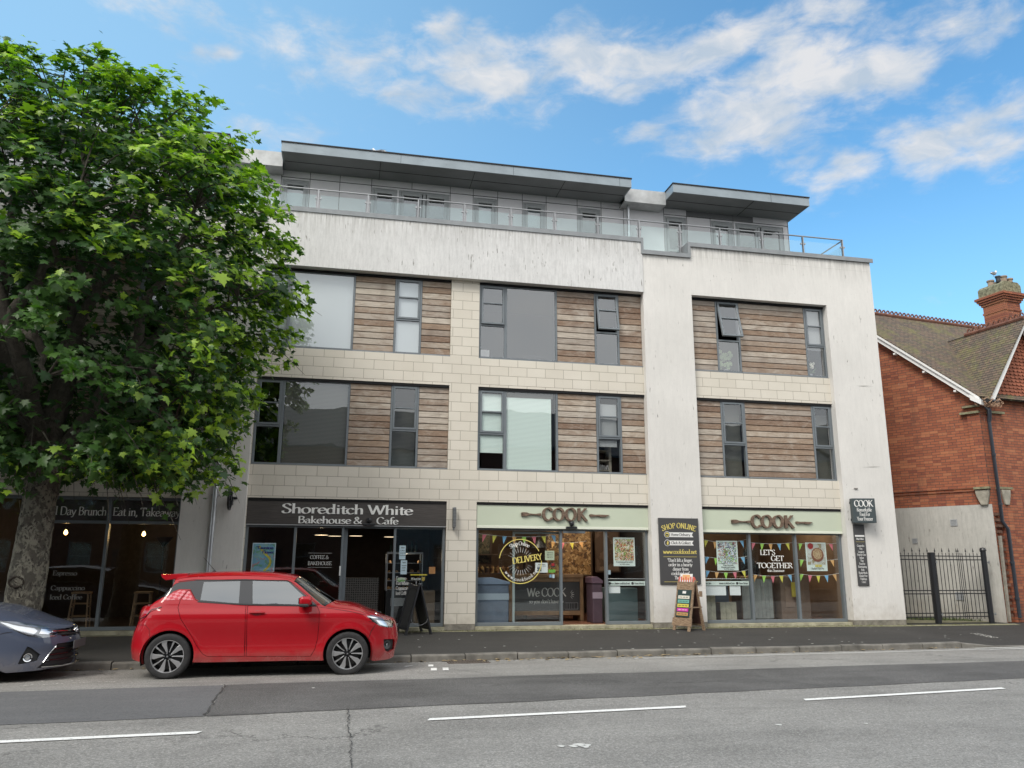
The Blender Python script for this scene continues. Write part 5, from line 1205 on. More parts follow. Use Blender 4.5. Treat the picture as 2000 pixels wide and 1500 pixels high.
for sgn in (1, -1):
    for i in range(11):
        t = math.radians(90*sgn + (i-5)*13); mb.add([(cx+.20*math.cos(t)-.004, yy-.001, cz+.20*math.sin(t)), (cx+.31*math.cos(t)-.003, yy-.001, cz+.31*math.sin(t)), (cx+.31*math.cos(t)+.003, yy-.001, cz+.31*math.sin(t)), (cx+.20*math.cos(t)+.004, yy-.001, cz+.20*math.sin(t))], [(0, 1, 2, 3)])
child(mb, 'white_lettering', M_['vinyl'], dl)
gt = empty('window_decal', (10.2, GY-.01, 1.2), "white hand lettered LET'S GET TOGETHER this Summer on the middle bunting pane", 'window sign')
mb = MB()
for t, xa, xb, z, h in (("LET'S", 9.90, 10.30, 1.65, .12), ('GET', 10.18, 10.52, 1.51, .12), ('TOGETHER', 9.80, 10.74, 1.34, .12), ('this Summer', 10.06, 10.52, 1.25, .06)): wall_text(mb, t, xa, z, h, yy, x1=xb, weight=10, thin=5, flat=True, depth=.001)
child(mb, 'lettering', M_['vinyl'], gt)
# bunting ------------------------------------------------------------------
BC = {'pink': (.80, .22, .27), 'yellow': (.80, .72, .12), 'blue': (.26, .55, .82), 'orange': (.82, .46, .18), 'green': (.42, .74, .14)}
for k, c in list(BC.items()): M_['b_'+k] = simple(k+'_flag', c, .7)
def bunting(x0, x1, z, sag, flags, lab, y=GY+.05, h=.17, w=.105):
    r = empty('bunting', ((x0+x1)/2, y, z), lab, 'bunting', 'strings of bunting across the shop windows')
    f = lambda t: z - sag*(1-(2*t-1)**2)
    mb = MB().tube([(x0+(x1-x0)*t, y, f(t)) for t in np.linspace(0, 1, 12)], .004, 4); child(mb, 'string', M_['white'], r)
    n = len(flags)
    for i, k in enumerate(flags):
        t = (i+.6)/(n+.2); cx_ = x0+(x1-x0)*t; zt = f(t)-.004; tl = (2*t-1)*.06
        m = MB(); m.prism([(cx_-w/2, zt+f(t-.02)*0), (cx_+tl, zt-h), (cx_+w/2, zt)], y-.002, y+.002); child(m, 'flag', M_['b_'+k], r)
bunting(2.97, 4.86, 2.08, .06, ['pink', 'yellow', 'blue', 'orange', 'green', 'pink', 'yellow', 'blue'], 'long bunting string above the round delivery lettering')
bunting(4.95, 5.95, 1.98, .05, ['orange', 'pink', 'yellow', 'orange'], 'faint bunting string hung deep inside the shop doorway', y=1.6)
bunting(8.40, 9.60, 2.02, .08, ['yellow', 'orange', 'pink', 'green', 'blue'], 'top bunting string behind the garden party poster')
bunting(8.40, 9.60, 1.62, .06, ['blue', 'green', 'pink', 'yellow', 'blue'], 'middle bunting string behind the garden party poster')
bunting(8.40, 9.60, 1.30, .07, ['blue', 'orange', 'green', 'pink', 'yellow'], 'bottom bunting string under the garden party poster')
bunting(9.64, 10.82, 1.95, .03, ['pink', 'green', 'orange', 'blue', 'yellow'], "bunting string above the LET'S GET TOGETHER lettering")
bunting(9.64, 10.82, 1.20, .05, ['orange', 'green', 'pink', 'yellow', 'blue'], "bunting string below the LET'S GET TOGETHER lettering")
bunting(10.88, 12.04, 1.95, .03, ['green', 'yellow', 'blue', 'pink'], 'top bunting string behind the pie poster')
bunting(10.88, 12.04, 1.56, .04, ['green', 'blue', 'yellow', 'orange'], 'middle bunting string behind the pie poster')
bunting(10.88, 12.04, 1.22, .06, ['green', 'pink', 'yellow', 'blue', 'orange'], 'bottom bunting string under the pie poster')
# furniture of the food shop ------------------------------------------------
def bin_(x, y, w, h, lab, col, band, name='storage_bin'):
    r = empty(name, (x, y, .07), lab, 'bin')
    MB().box(-w/2, w/2, -.25, .25, 0, h).build('body', simple(name+'_body', col, .6, var=.15), r, bevel=.02)
    mb = MB(); mb.prism([(-w/2-.02, h+.002), (w/2+.02, h+.002), (w/2+.02, h+.06), (0, h+.16), (-w/2-.02, h+.14)], -.27, .27); mb.build('lid', simple(name+'_lid', tuple(min(1, c*1.7) for c in col), .5), r, bevel=.01)
    MB().box(-w/2-.002, w/2+.002, -.256, -.252, h*.62, h*.78).build('band', simple(name+'_band', band, .6), r)
bin_(3.32, .62, .78, .88, 'blue grey litter bin with curved lid inside the left shop window', (.10, .13, .18), (.30, .36, .42))
bin_(5.86, .75, .24, .90, 'narrow plum coloured bin standing at the right side of the doorway', (.055, .032, .045), (.25, .20, .24), 'narrow_bin')
sc = empty('sales_counter', (4.9, 1.55, .07), 'wooden serving counter with a chalkboard front seen through the doorway', 'counter')
mb = MB(); mb.box(-1.0, .85, -.3, .4, 1.02, 1.10); mb.box(-1.0, -.92, -.28, .38, 0, 1.02); mb.box(.77, .85, -.28, .38, 0, 1.02); mb.box(-.92, .77, -.26, -.2, .14, .24); mb.box(-.92, .77, -.26, -.2, .92, 1.02); mb.build('frame', M_['oak'], sc, bevel=.006)
MB().box(-.92, .77, -.235, -.20, .24, .92).build('chalk_panel', M_['charcoal'], sc)
mb = MB(); wall_text(mb, 'We COOK', -.55, .58, .19, -.24, x1=.42, weight=10, thin=6, serif=4, flat=True, depth=.001); wall_text(mb, "so you don't have to", -.5, .42, .09, -.24, x1=.35, weight=12, thin=7, serif=0, flat=True, depth=.001)
for k in range(5): t = math.radians(-50+25*k); mb.add([(.50+.06*math.cos(t), -.242, .62+.06*math.sin(t)-.008), (.50+.13*math.cos(t), -.242, .62+.13*math.sin(t)-.004), (.50+.13*math.cos(t), -.242, .62+.13*math.sin(t)+.004), (.50+.06*math.cos(t), -.242, .62+.06*math.sin(t)+.008)], [(0, 1, 2, 3)])
mb.build('lettering', M_['vinyl_dim'], sc)
mb = MB(); ring(mb, .38, .72, .27, .43, .012, -.245, -.238)
for k in range(5): mb.box(.38+.06*k, .385+.06*k, -.245, -.239, .27, .43)
mb.build('grid_panel', M_['steel'], sc)
sf = empty('display_shelf', (3.6, 2.4, .07), 'dark wall shelf unit lined with jars and packets behind the delivery lettering', 'shelf')
mb = MB()
for z in (.7, 1.08, 1.55): mb.box(-.8, .95, -.15, .15, z, z+.03)
mb.box(-.82, -.78, -.15, .15, 0, 1.9); mb.box(.93, .97, -.15, .15, 0, 1.9); mb.build('frame', M_['darkwood'], sf)
rnd = random.Random(8)
for z, lab, n in ((1.11, 'row of dark jars on the middle shelf in the left shop window', 12), (.73, 'row of packets on the lower shelf in the left shop window', 10)):
    mb = MB()
    for i in range(n): x = 3.6-.72+1.6*i/n; mb.lathe([(0, 0), (.05, 0), (.055, .13), (.035, .15), (.035, .18), (0, .18)], (x, 2.33, z+.072), n=9)
    q = tag(mb.build('jars', mosaic('jar_mix', [(.25, .12, .05), (.05, .03, .02), (.45, .30, .12), (.12, .06, .03)], 9)), lab, 'jars'); q['kind'] = 'stuff'
def wallpic(x0, x1, z0, z1, y, lab, mt):
    r = empty('wall_picture', ((x0+x1)/2, y, z0), lab, 'picture'); mb = MB(); ring(mb, x0, x1, z0, z1, .04, y-.03, y); child(mb, 'frame', M_['darkwood'], r); child(MB().box(x0+.04, x1-.04, y-.015, y-.005, z0+.04, z1-.04), 'picture', mt, r)
wallpic(5.2, 6.5, 1.1, 2.3, 2.9, 'large warm toned fern and pebble wall panel behind the counter', mosaic('warm_panel', [(.42, .25, .10), (.24, .12, .04), (.62, .42, .2), (.12, .06, .03), (.35, .2, .08)], 18, dist=.2))
wallpic(6.55, 7.25, 1.2, 2.4, 2.8, 'dark framed round emblem print behind the poster pane', mosaic('dark_panel', [(.16, .10, .07), (.24, .17, .12), (.1, .06, .04)], 4))
wallpic(3.0, 3.7, 1.4, 2.2, 2.6, 'dark leafy print high behind the left shop window', mosaic('leafy_panel', [(.05, .05, .03), (.12, .12, .07), (.2, .16, .09)], 12))
def shade(x, y, lab):
    r = empty('hanging_lamp', (x, y, 1.80), lab, 'pendant lamp', 'conical pendant shades in the shop'); mb = MB(); mb.lathe([(.02, .2), (.2, 0), (.19, 0), (.015, .19)], n=20); mb.tube([(0, 0, .19), (0, 0, .95)], .006, 5); mb.build('lamp_shade', M_['blk_paint'], r, smooth=True)
shade(4.05, 1.5, 'conical dark pendant shade behind the S of the delivery ring'); shade(4.7, 1.5, 'conical dark pendant shade behind the opening hours card')
cn = empty('checkout_counter', (10.3, 1.15, .07), 'grey boarded checkout counter behind the middle bunting pane', 'counter')
mb = MB()
for k in range(8): mb.box(-.42+k*.105, -.42+k*.105+.1, -.02, .0, .02, 1.0)
mb.build('boarding', simple('pale_boarding', (.34, .37, .36), .7, var=.2), cn); MB().box(-.45, .45, .0, .5, 0, 1.0).build('body', M_['darkwood'], cn); MB().box(-.48, .48, -.06, .55, 1.003, 1.05).build('top', M_['oak'], cn)
def crate(x, y, w, h, lab):
    r = empty('planter', (x, y, .07), lab, 'planter', 'pale timber planters inside the window'); n = int(w/.11); mb = MB()
    for k in range(n): mb.box(-w/2+k*w/n, -w/2+(k+1)*w/n-.006, -.2, -.18, 0, h)
    mb.build('slats', simple('pale_timber', (.36, .34, .26), .8, var=.2), r); MB().box(-w/2, w/2, -.179, .2, 0, h-.02).build('body', M_['darkwood'], r)
crate(8.62, .62, .36, .62, 'taller pale timber planter beside the render pier'); crate(9.15, .66, .42, .46, 'shorter pale timber planter beside the first mullion')
fz = tag(MB().box(8.5, 9.5, 1.1, 1.9, .07, .93).build('chest_freezer', simple('freezer_blue', (.10, .12, .15), .4), bevel=.02), 'dark blue chest freezer behind the pale timber planters', 'freezer')
fr = tag(MB().box(6.2, 6.95, .75, 1.4, .07, .86).build('chest_freezer', simple('freezer_teal', (.10, .15, .16), .35), bevel=.02), 'dark teal chest freezer behind the pane right of the doorway', 'freezer')
gc = empty('gift_cabinet', (11.35, 1.1, .07), 'light wood cabinet behind the right bunting pane', 'cabinet')
MB().box(-.42, .40, 0, .5, 0, 1.05).build('body', simple('cabinet_wood', (.22, .16, .12), .6, var=.15), gc, bevel=.01); MB().box(-.3, -.05, -.012, 0, .3, .8).build('door', simple('cabinet_door', (.30, .22, .17), .6), gc)
dr = tag(MB().box(11.18, 11.36, .98, 1.02, .62, .98).build('hanging_bag', simple('mustard_bag', (.45, .38, .06), .7), bevel=.01), 'mustard yellow bag hung on the cabinet in the right bunting window', 'bag')
# shop assistant behind the checkout counter
def person(loc, rz, lab, cloth, hair):
    r = empty('person', loc, lab, 'person', rz=rz)
    V = {'pel': (0, 0, .95, .14, .11), 'wai': (0, 0, 1.10, .13, .10), 'che': (0, 0, 1.32, .17, .12), 'nec': (0, .0, 1.47, .055, .055), 'hea': (0, -.01, 1.56, .075, .085), 'top': (0, -.005, 1.68, .07, .08),
         'sl': (-.19, 0, 1.40, .06, .06), 'el': (-.24, -.02, 1.12, .045, .045), 'wl': (-.18, -.24, 1.04, .03, .03), 'sr': (.19, 0, 1.40, .06, .06), 'er': (.24, -.02, 1.12, .045, .045), 'wr': (.16, -.26, 1.05, .03, .03),
         'hl': (-.10, 0, .88, .09, .09), 'kl': (-.10, -.01, .48, .06, .065), 'al': (-.10, .02, .08, .04, .045), 'fl': (-.10, -.13, .04, .035, .03), 'hr': (.10, 0, .88, .09, .09), 'kr': (.10, -.01, .48, .06, .065), 'ar': (.10, .02, .08, .04, .045), 'fr': (.10, -.13, .04, .035, .03)}
    K = list(V); E = [('pel', 'wai'), ('wai', 'che'), ('che', 'nec'), ('nec', 'hea'), ('hea', 'top'), ('che', 'sl'), ('sl', 'el'), ('el', 'wl'), ('che', 'sr'), ('sr', 'er'), ('er', 'wr'), ('pel', 'hl'), ('hl', 'kl'), ('kl', 'al'), ('al', 'fl'), ('pel', 'hr'), ('hr', 'kr'), ('kr', 'ar'), ('ar', 'fr')]
    verts = [V[k][:3] for k in K]; rad = [V[k][3:] for k in K]
    for w, s in (('wl', -1), ('wr', 1)):       # five fingers each
        b = V[w]; hi = len(verts); verts.append((b[0]-s*.01, b[1]-.06, b[2]-.005)); rad.append((.028, .016)); E.append((K.index(w), hi))
        for j in range(5):
            o_ = (j-2)*.016; L = (.05, .075, .08, .072, .06)[j]; i0 = len(verts)
            verts.append((b[0]-s*.01+o_, b[1]-.09, b[2]-.008)); rad.append((.008, .008)); verts.append((b[0]-s*.01+o_*1.2, b[1]-.09-L*.6, b[2]-.02)); rad.append((.007, .007)); E += [(hi, i0), (i0, i0+1)]
    me = bpy.data.meshes.new('body'); me.from_pydata(verts, [tuple(K.index(q) if isinstance(q, str) else q for q in e) for e in E], []); o = bpy.data.objects.new('body', me); COL.objects.link(o); o.parent = r
    sk = o.modifiers.new('skin', 'SKIN'); o.modifiers.new('ss', 'SUBSURF').levels = 1; o.modifiers['ss'].render_levels = 2
    for i, rr in enumerate(rad): me.skin_vertices[0].data[i].radius = rr
    me.skin_vertices[0].data[0].use_root = True; me.materials.append(simple('skin_tone', (.42, .25, .18), .6))
    mb = MB(); mb.lathe([(0, 1.775), (.06, 1.765), (.1, 1.70), (.105, 1.62), (.095, 1.53), (.085, 1.53), (.08, 1.7), (0, 1.72)], (0, .03, 0), 'z', 16); mb.build('hair', hair, r, smooth=True)
    mb = MB(); mb.lathe([(.06, 1.49), (.16, 1.45), (.205, 1.38), (.2, 1.2), (.17, 1.05), (.19, .85), (.20, .8), (.19, .8), (.16, 1.05), (.19, 1.38), (.05, 1.48)], (0, 0, 0), 'z', 20)
    for v in range(len(mb.v)): mb.v[v] = (mb.v[v][0], mb.v[v][1]*.72, mb.v[v][2])
    mb.tube([(-.2, 0, 1.41), (-.25, -.02, 1.13), (-.19, -.20, 1.06)], [.08, .06, .045], 10); mb.tube([(.2, 0, 1.41), (.25, -.02, 1.13), (.17, -.22, 1.07)], [.08, .06, .045], 10)
    mb.build('shirt', cloth, r, smooth=True)
    mb = MB(); mb.tube([(-.1, 0, .9), (-.1, -.01, .48), (-.1, .02, .1)], [.11, .08, .06], 12); mb.tube([(.1, 0, .9), (.1, -.01, .48), (.1, .02, .1)], [.11, .08, .06], 12); mb.build('trousers', M_['blk_paint'], r, smooth=True)
    mb = MB(); mb.lathe([(0, -.03), (.012, -.01), (0, .0)], (0, -.105, 1.60), 'y', 8); mb.obox((-.03, -.092, 1.63), .02, .008, .008); mb.obox((.03, -.092, 1.63), .02, .008, .008); mb.obox((0, -.092, 1.555), .035, .008, .007); mb.build('face', simple('face_detail', (.16, .08, .06), .6), r)
person((10.55, 1.95, .07), .1, 'person in dark clothes standing behind the checkout counter in the middle bunting pane', simple('dark_shirt', (.03, .03, .035), .8), simple('dark_hair', (.02, .014, .01), .7))
# seat cushion and dark cupboard in the cafe side window
tag(MB().box(1.62, 2.1, 1.0, 1.5, .07, .80).build('side_cabinet', simple('tan_cabinet', (.20, .14, .09), .6), bevel=.01), 'low tan cabinet inside the right edge of the cafe window', 'cabinet')
# ================================================================== cars
def interp(tab, x):
    if x <= tab[0][0]: return tab[0][1]
    for (a, b), (c, d) in zip(tab, tab[1:]):
        if x <= c: return b + (d-b)*(x-a)/(c-a)
    return tab[-1][1]
def smooth_tab(tab, n=6):
    return sorted(catmull([tuple(p) for p in tab], n), key=lambda p: p[0])
class Car:
    """side surface S(u, z): x forward, near side is -y; u = distance along the plan outline, past x0f it runs round the nose"""
    def __init__(s, root, W, g, te, xf, xr, x0f, x0r, pf=2.6, pr=3.0, plan=.05, xc=-1.1, hl=1.95, crown=((0, .05),), arches=()):
        s.root, s.W, s.g, s.te, s.xf, s.xr, s.x0f, s.x0r, s.pf, s.pr, s.plan, s.xc, s.hl, s.crown, s.arches = root, W, smooth_tab(g), smooth_tab(te), smooth_tab(xf), smooth_tab(xr), x0f, x0r, pf, pr, plan, xc, hl, crown, arches
        s.Lf = max(v for _, v in s.xf) - x0f; s.Lr = x0r - min(v for _, v in s.xr)
        s.tf = s.table(s.Lf, pf); s.tr = s.table(s.Lr, pr); s.umax = x0f + s.tf[-1][0]; s.umin = x0r - s.tr[-1][0]
    def table(s, L, p, n=400):
        out = [(0, 0, 1)]; px, py, acc = 0, 1, 0
        for i in range(1, n+1):
            t = (i/n)*PI/2; a = math.sin(t)**(2/p); b = max(0, math.cos(t))**(2/p); acc += math.hypot((a-px)*L, (b-py)*s.W); px, py = a, b; out.append((acc, a, b))
        return out
    def look(s, tab, d):
        lo, hi = 0, len(tab)-1
        if d <= 0: return 0, 1
        if d >= tab[-1][0]: return 1, 0
        while hi-lo > 1:
            m = (lo+hi)//2
            if tab[m][0] <= d: lo = m
            else: hi = m
        a, b = tab[lo], tab[hi]; t = (d-a[0])/max(1e-9, b[0]-a[0]); return a[1]+(b[1]-a[1])*t, a[2]+(b[2]-a[2])*t
    def S(s, u, z, off=0.0, side=-1):
        if u > s.x0f: a, b = s.look(s.tf, u-s.x0f); x = s.x0f + (interp(s.xf, z)-s.x0f)*a
        elif u < s.x0r: a, b = s.look(s.tr, s.x0r-u); x = s.x0r - (s.x0r-interp(s.xr, z))*a
        else: x = u; b = 1
        w = s.W*interp(s.g, z)*(1-s.plan*((x-s.xc)/s.hl)**2)
        for (cx, cz, r) in s.arches:
            d = math.hypot(x-cx, z-cz)
            if d < r+.16: w += .016*math.exp(-((d-r-.01)/.055)**2)
        y = w*b
        p = Vector((x, side*y, z))
        if off: p += s.N(u, z, side)*off
        return p
    def N(s, u, z, side=-1):
        e = .006
        du = s.S(u+e, z, 0, side)-s.S(u-e, z, 0, side); dz = s.S(u, z+e, 0, side)-s.S(u, z-e, 0, side); n = du.cross(dz)
        if side > 0: n = -n
        if n.length < 1e-9: return Vector((0, side, 0))
        n.normalize()
        return n
    def u_of(s, x, z):
        if x > 5: return s.umax
        if x < -50: return s.umin
        if s.x0r <= x <= s.x0f: return x
        lo, hi = (s.x0f, s.umax) if x > s.x0f else (s.umin, s.x0r)
        for _ in range(30):
            m = (lo+hi)/2
            if s.S(m, z).x < x: lo = m
            else: hi = m
        return (lo+hi)/2
    def patch(s, name, mat, outer, holes=(), off=0.0, step=.05, raw=False, inset=.02, parent=None, sides=(-1, 1), gap=0.0, clip_top=None):
        def conv(loop, cl=True):
            pts = []
            L = [(p[0], p[1]) if raw else (s.u_of(*p), p[1]) for p in loop]
            for (a, b), (c, d) in zip(L, L[1:]+L[:1]):
                n = max(1, int(math.hypot(c-a, d-b)/step)); pts += [(a+(c-a)*i/n, b+(d-b)*i/n) for i in range(n)]
            return pts
        loops = [conv(outer)] + [conv(h) for h in holes]
        def inside(p, L):
            c = False; j = len(L)-1
            for i in range(len(L)):
                if (L[i][1] > p[1]) != (L[j][1] > p[1]) and p[0] < (L[j][0]-L[i][0])*(p[1]-L[i][1])/(L[j][1]-L[i][1])+L[i][0]: c = not c
                j = i
            return c
        vs = []; es = []
        for L in loops: b = len(vs); vs += [Vector(p) for p in L]; es += [(b+i, b+(i+1) % len(L)) for i in range(len(L))]
        us = [p[0] for p in loops[0]]; zs = [p[1] for p in loops[0]]
        for a in np.arange(min(us)+step*.5, max(us), step):
            for b in np.arange(min(zs)+step*.5, max(zs), step*.8):
                if inside((a, b), loops[0]) and not any(inside((a, b), h) for h in loops[1:]) and min((Vector((a, b))-v).length for v in vs[:len(vs)]) > step*.35: vs.append(Vector((a, b)))
        ov, oe, of, *_ = delaunay_2d_cdt(vs, es, [], 0, 1e-6)
        fs = []
        for f in of:
            c = sum((ov[i] for i in f), Vector((0, 0)))/len(f)
            if inside(c, loops[0]) and not any(inside(c, h) for h in loops[1:]): fs.append(tuple(f))
        out = []
        for side in sides:
            V = [s.S(p[0], p[1], off, side) for p in ov]; Nn = [s.N(p[0], p[1], side) for p in ov]
            F = [f if side < 0 else f[::-1] for f in fs]
            if inset:
                cnt = {}
                for f in F:
                    for a, b in zip(f, f[1:]+f[:1]): cnt[(a, b)] = 1
                mp = {}
                rim = [(a, b) for (a, b) in cnt if (b, a) not in cnt]
                for a, b in rim:
                    for q in (a, b):
                        if q not in mp: mp[q] = len(V); V.append(V[q]-Nn[q]*inset); Nn.append(None)
                nF = len(F); F += [(b, a, mp[a], mp[b]) for a, b in rim]
            me = bpy.data.meshes.new(name); me.from_pydata([tuple(v) for v in V], [], F); me.materials.append(mat); me.update()
            me.polygons.foreach_set('use_smooth', [True]*len(F))
            k = nF if inset else len(F)
            sm = [True]*k + [False]*(len(F)-k); me.polygons.foreach_set('use_smooth', sm)
            ln = []
            for p in me.polygons:
                for vi in p.vertices: n = Nn[vi] if p.index < k else None; ln.append(tuple(n) if n is not None else tuple(p.normal))
            me.normals_split_custom_set(ln)
            o = bpy.data.objects.new(name, me); COL.objects.link(o); o.parent = parent or s.root; out.append(o)
        return out
    def top(s, name, mat, u0, u1, nx=40, ny=14, k0=1.0, off=0.0, parent=None, pw=5, inset=0, fade=None):
        """surface across the car between the two top edges, for edge stations u0..u1"""
        V = []; F = []
        for i in range(nx+1):
            u = u0+(u1-u0)*i/nx; z = s.edge(u); p = s.S(u, z); c = interp(s.crown, u)
            for j in range(ny+1):
                k = -k0 + 2*k0*j/ny; kk = math.copysign(abs(k)**.8, k) if k0 == 1 else k
                V.append((p.x + interp(s.bow, u)*(1-kk*kk), -p.y*-1*0 + abs(p.y)*kk, z + c*(1-abs(kk)**pw) + off))
        for i in range(nx):
            for j in range(ny): F.append((i*(ny+1)+j, (i+1)*(ny+1)+j, (i+1)*(ny+1)+j+1, i*(ny+1)+j+1))
        mb = MB(); mb.v = V; mb.f = F; mb.mi = [0]*len(F)
        return mb.build(name, mat, parent or s.root, smooth=True, fix=True, angle=50)
    def edge(s, u):
        return interp(s.te, u)
    def strip(s, name, mat, pts, w=.004, off=.002, parent=None, closed=False, sides=(-1,)):
        """thin line following the surface (shut lines, seals)"""
        P = pts + ([pts[0]] if closed else [])
        for side in sides:
            mb = MB(); Q = []
            for (a, b), (c, d) in zip(P, P[1:]):
                ua, ub = s.u_of(a, b), s.u_of(c, d); n = max(1, int(math.hypot(ub-ua, d-b)/.04)); Q += [(ua+(ub-ua)*i/n, b+(d-b)*i/n) for i in range(n)]
            Q.append((s.u_of(*P[-1]), P[-1][1]))
            for (a, b), (c, d) in zip(Q, Q[1:]):
                L = math.hypot(c-a, d-b) or 1; nx, nz = -(d-b)/L*w/2, (c-a)/L*w/2
                mb.quad(s.S(a-nx, b-nz, off, side), s.S(c-nx, d-nz, off, side), s.S(c+nx, d+nz, off, side), s.S(a+nx, b+nz, off, side))
            mb.build(name, mat, parent or s.root)
def circ(cx, cz, r, a0, a1, n=18): return [(cx+r*math.cos(math.radians(a0+(a1-a0)*i/n)), cz+r*math.sin(math.radians(a0+(a1-a0)*i/n))) for i in range(n+1)]
def car_paint(name, col, dirt=True):
    m = Mat(name); sp = m.N.new('ShaderNodeSeparateXYZ'); m.L.new(m.tc(), sp.inputs[0])
    f = m.math('MULTIPLY', m.ramp(sp.outputs[2], .42, .18), m.ramp(m.noise(7, 5, .7), .3, .75, .1, .55)); f2 = m.math('MULTIPLY', m.ramp(m.noise(3, 4), .5, .8, 0, .02), 1.)
    f = m.math('MAXIMUM', f, f2)
    m.set('Base Color', m.mix(f, col, (.23, .20, .17))).set('Roughness', m.ramp(f, 0, .4, .5, .8)).set('Coat Weight', 1.0).set('Coat Roughness', m.ramp(f, 0, .4, .03, .4)).set('Specular IOR Level', .15); return m.m
M_['tyre'] = simple('tyre_rubber', (.022, .022, .023), .85, var=.35, vscale=20)
M_['alloy'] = simple('machined_alloy', (.62, .62, .63), .28, .85); M_['rimblack'] = simple('gloss_black_rim', (.012, .012, .013), .25)
M_['glossblack'] = simple('gloss_black_trim', (.010, .010, .012), .12, coat=1); M_['plastic'] = simple('black_plastic', (.022, .023, .025), .6)
M_['chrome'] = simple('chrome', (.75, .76, .78), .12, 1.0); M_['seal'] = simple('shut_line', (.012, .008, .008), .8)
M_['lens'] = glass_mat('lamp_lens', .12); M_['reflector'] = simple('lamp_reflector', (.70, .72, .75), .22, .9)
M_['carglass'] = glass_mat('car_glass', .19, (.42, .46, .46)); M_['carglass2'] = glass_mat('rear_car_glass', .19, (.2, .22, .22))
def wheel(root, x, y, z, r, rr, w, style, side=-1):
    W = MB()
    W.lathe([(rr, 0), (rr+.008, -.004*side*-1), (r*.90, -.012), (r*.975, .0), (r, .025), (r, w-.025), (r*.97, w), (rr, w)], (0, 0, 0), 'y', 48)
    o = W.build('tyre', M_['tyre'], None, smooth=True, angle=50)
    wh = MB(); wh.lathe([(0, .05), (rr*.25, .045), (rr*.9, .075), (rr*.97, .02), (rr*1.0, .004), (rr*1.0, .19), (rr*.9, .19)], (0, 0, 0), 'y', 40)
    root_w = wh.build('wheel', M_['rimblack'], root, smooth=True); root_w.location = (x, y, z)
    if side > 0: root_w.rotation_euler[2] = PI
    o.parent = root_w
    sp = MB()
    if style == 'swift':
        for k in range(5):
            a = k*2*PI/5+PI/2+.12
            def P(r_, t): return (r_*math.cos(a+t), r_*math.sin(a+t))
            # broad swept blade
            poly = [P(rr*.24, -.10), P(rr*.5, -.02), P(rr*.78, .02), P(rr*.985, -.02), P(rr*.985, .34), P(rr*.80, .40), P(rr*.52, .34), P(rr*.26, .22)]
            sp.prism(poly, .012, .045)
            a += .78
            poly = [P(rr*.26, -.06), P(rr*.6, -.03), P(rr*.985, -.05), P(rr*.985, .07), P(rr*.6, .08), P(rr*.26, .10)]
            sp.prism(poly, .014, .045)
    else:
        for k in range(10):
            a = k*2*PI/10
            def P(r_, t): return (r_*math.cos(a+t), r_*math.sin(a+t))
            sp.prism([P(rr*.2, -.12), P(rr*.98, -.05), P(rr*.98, .05), P(rr*.2, .12)], .012, .045)
    sp.build('spokes', M_['alloy'], root_w, bevel=.003)
    rm = MB(); rm.lathe([(rr*.955, .012), (rr*.965, -.002), (rr*1.01, -.004), (rr*1.01, .02), (rr*.955, .02)], (0, 0, 0), 'y', 48); rm.build('rim', M_['alloy'], root_w, smooth=True)
    hb = MB(); hb.lathe([(0, .0), (rr*.11, .002), (rr*.13, .02), (rr*.13, .05)], (0, 0, 0), 'y', 20); hb.build('hub_cap', M_['rimblack'], root_w, smooth=True)
    nb = MB()
    for k in range(5): a = k*2*PI/5+.5; nb.lathe([(0, .004), (.011, .006), (.011, .04)], (rr*.21*math.cos(a), 0, rr*.21*math.sin(a)), 'y', 8)
    nb.prism([(-.014, .010), (.004, .010), (.014, .002), (.002, -.002), (.014, -.010), (-.004, -.010), (-.014, -.002), (-.002, .002)], -.003, .0)
    nb.build('wheel_nuts', M_['chrome'], root_w)
    return root_w

# ------------------------------------------------------------------ red hatchback. local x: 0 = world x, measured from the photograph
rc = empty('parked_car', (0, -4.735, -.145), 'bright red five door hatchback parked at the kerb facing right', 'car')
RED = car_paint('red_car_paint', (.37, .002, .009))
AF, AR, RA = (.115, .295), (-2.325, .300), .345
te = [(-3.3, .90), (-2.80, .93), (-2.72, 1.02), (-2.58, 1.10), (-2.46, 1.215), (-2.36, 1.315), (-2.20, 1.355), (-1.9, 1.375), (-1.5, 1.385), (-1.1, 1.375), (-.85, 1.35), (-.70, 1.305), (-.52, 1.165), (-.36, 1.03), (-.24, .955), (0, .925), (.25, .895), (.45, .852), (.65, .79), (.85, .735), (1.6, .70)]
c = Car(rc, .865, g=[(0, .93), (.18, .945), (.30, .965), (.42, .958), (.55, .968), (.68, .99), (.78, 1.0), (.86, .994), (.95, .955), (1.02, .935), (1.2, .86), (1.33, .80), (1.42, .755), (1.6, .70)],
        te=te, xf=[(0, .80), (.17, .83), (.30, .85), (.42, .885), (.52, .875), (.62, .86), (.70, .83), (.80, .74), (.9, .6), (1.5, .3)],
        xr=[(0, -2.86), (.22, -2.90), (.40, -2.935), (.57, -2.92), (.70, -2.875), (.80, -2.85), (.90, -2.84), (.99, -2.78), (1.05, -2.70), (1.2, -2.52), (1.33, -2.40), (1.5, -2.3)],
        x0f=.15, x0r=-2.35, pf=2.5, pr=3.0, plan=.035, xc=-1.0, hl=1.9, crown=[(-3.2, .02), (-2.6, .03), (-2.3, .05), (-1.8, .06), (-.8, .055), (-.5, .05), (-.2, .05), (.4, .055), (.9, .02), (1.5, .0)], arches=[(*AF, RA), (*AR, RA)])
c.bow = [(-3.2, 0), (-2.8, -.02), (-2.4, -.03), (-2.1, 0), (-.9, 0), (-.68, .06), (-.3, .16), (-.2, .14), (.0, .05), (.3, 0), (2, 0)]
tee = lambda x: interp(c.te, x)
arcF = circ(*AF, RA, 195, -17, 22); arcR = circ(*AR, RA, 198, -14, 22)
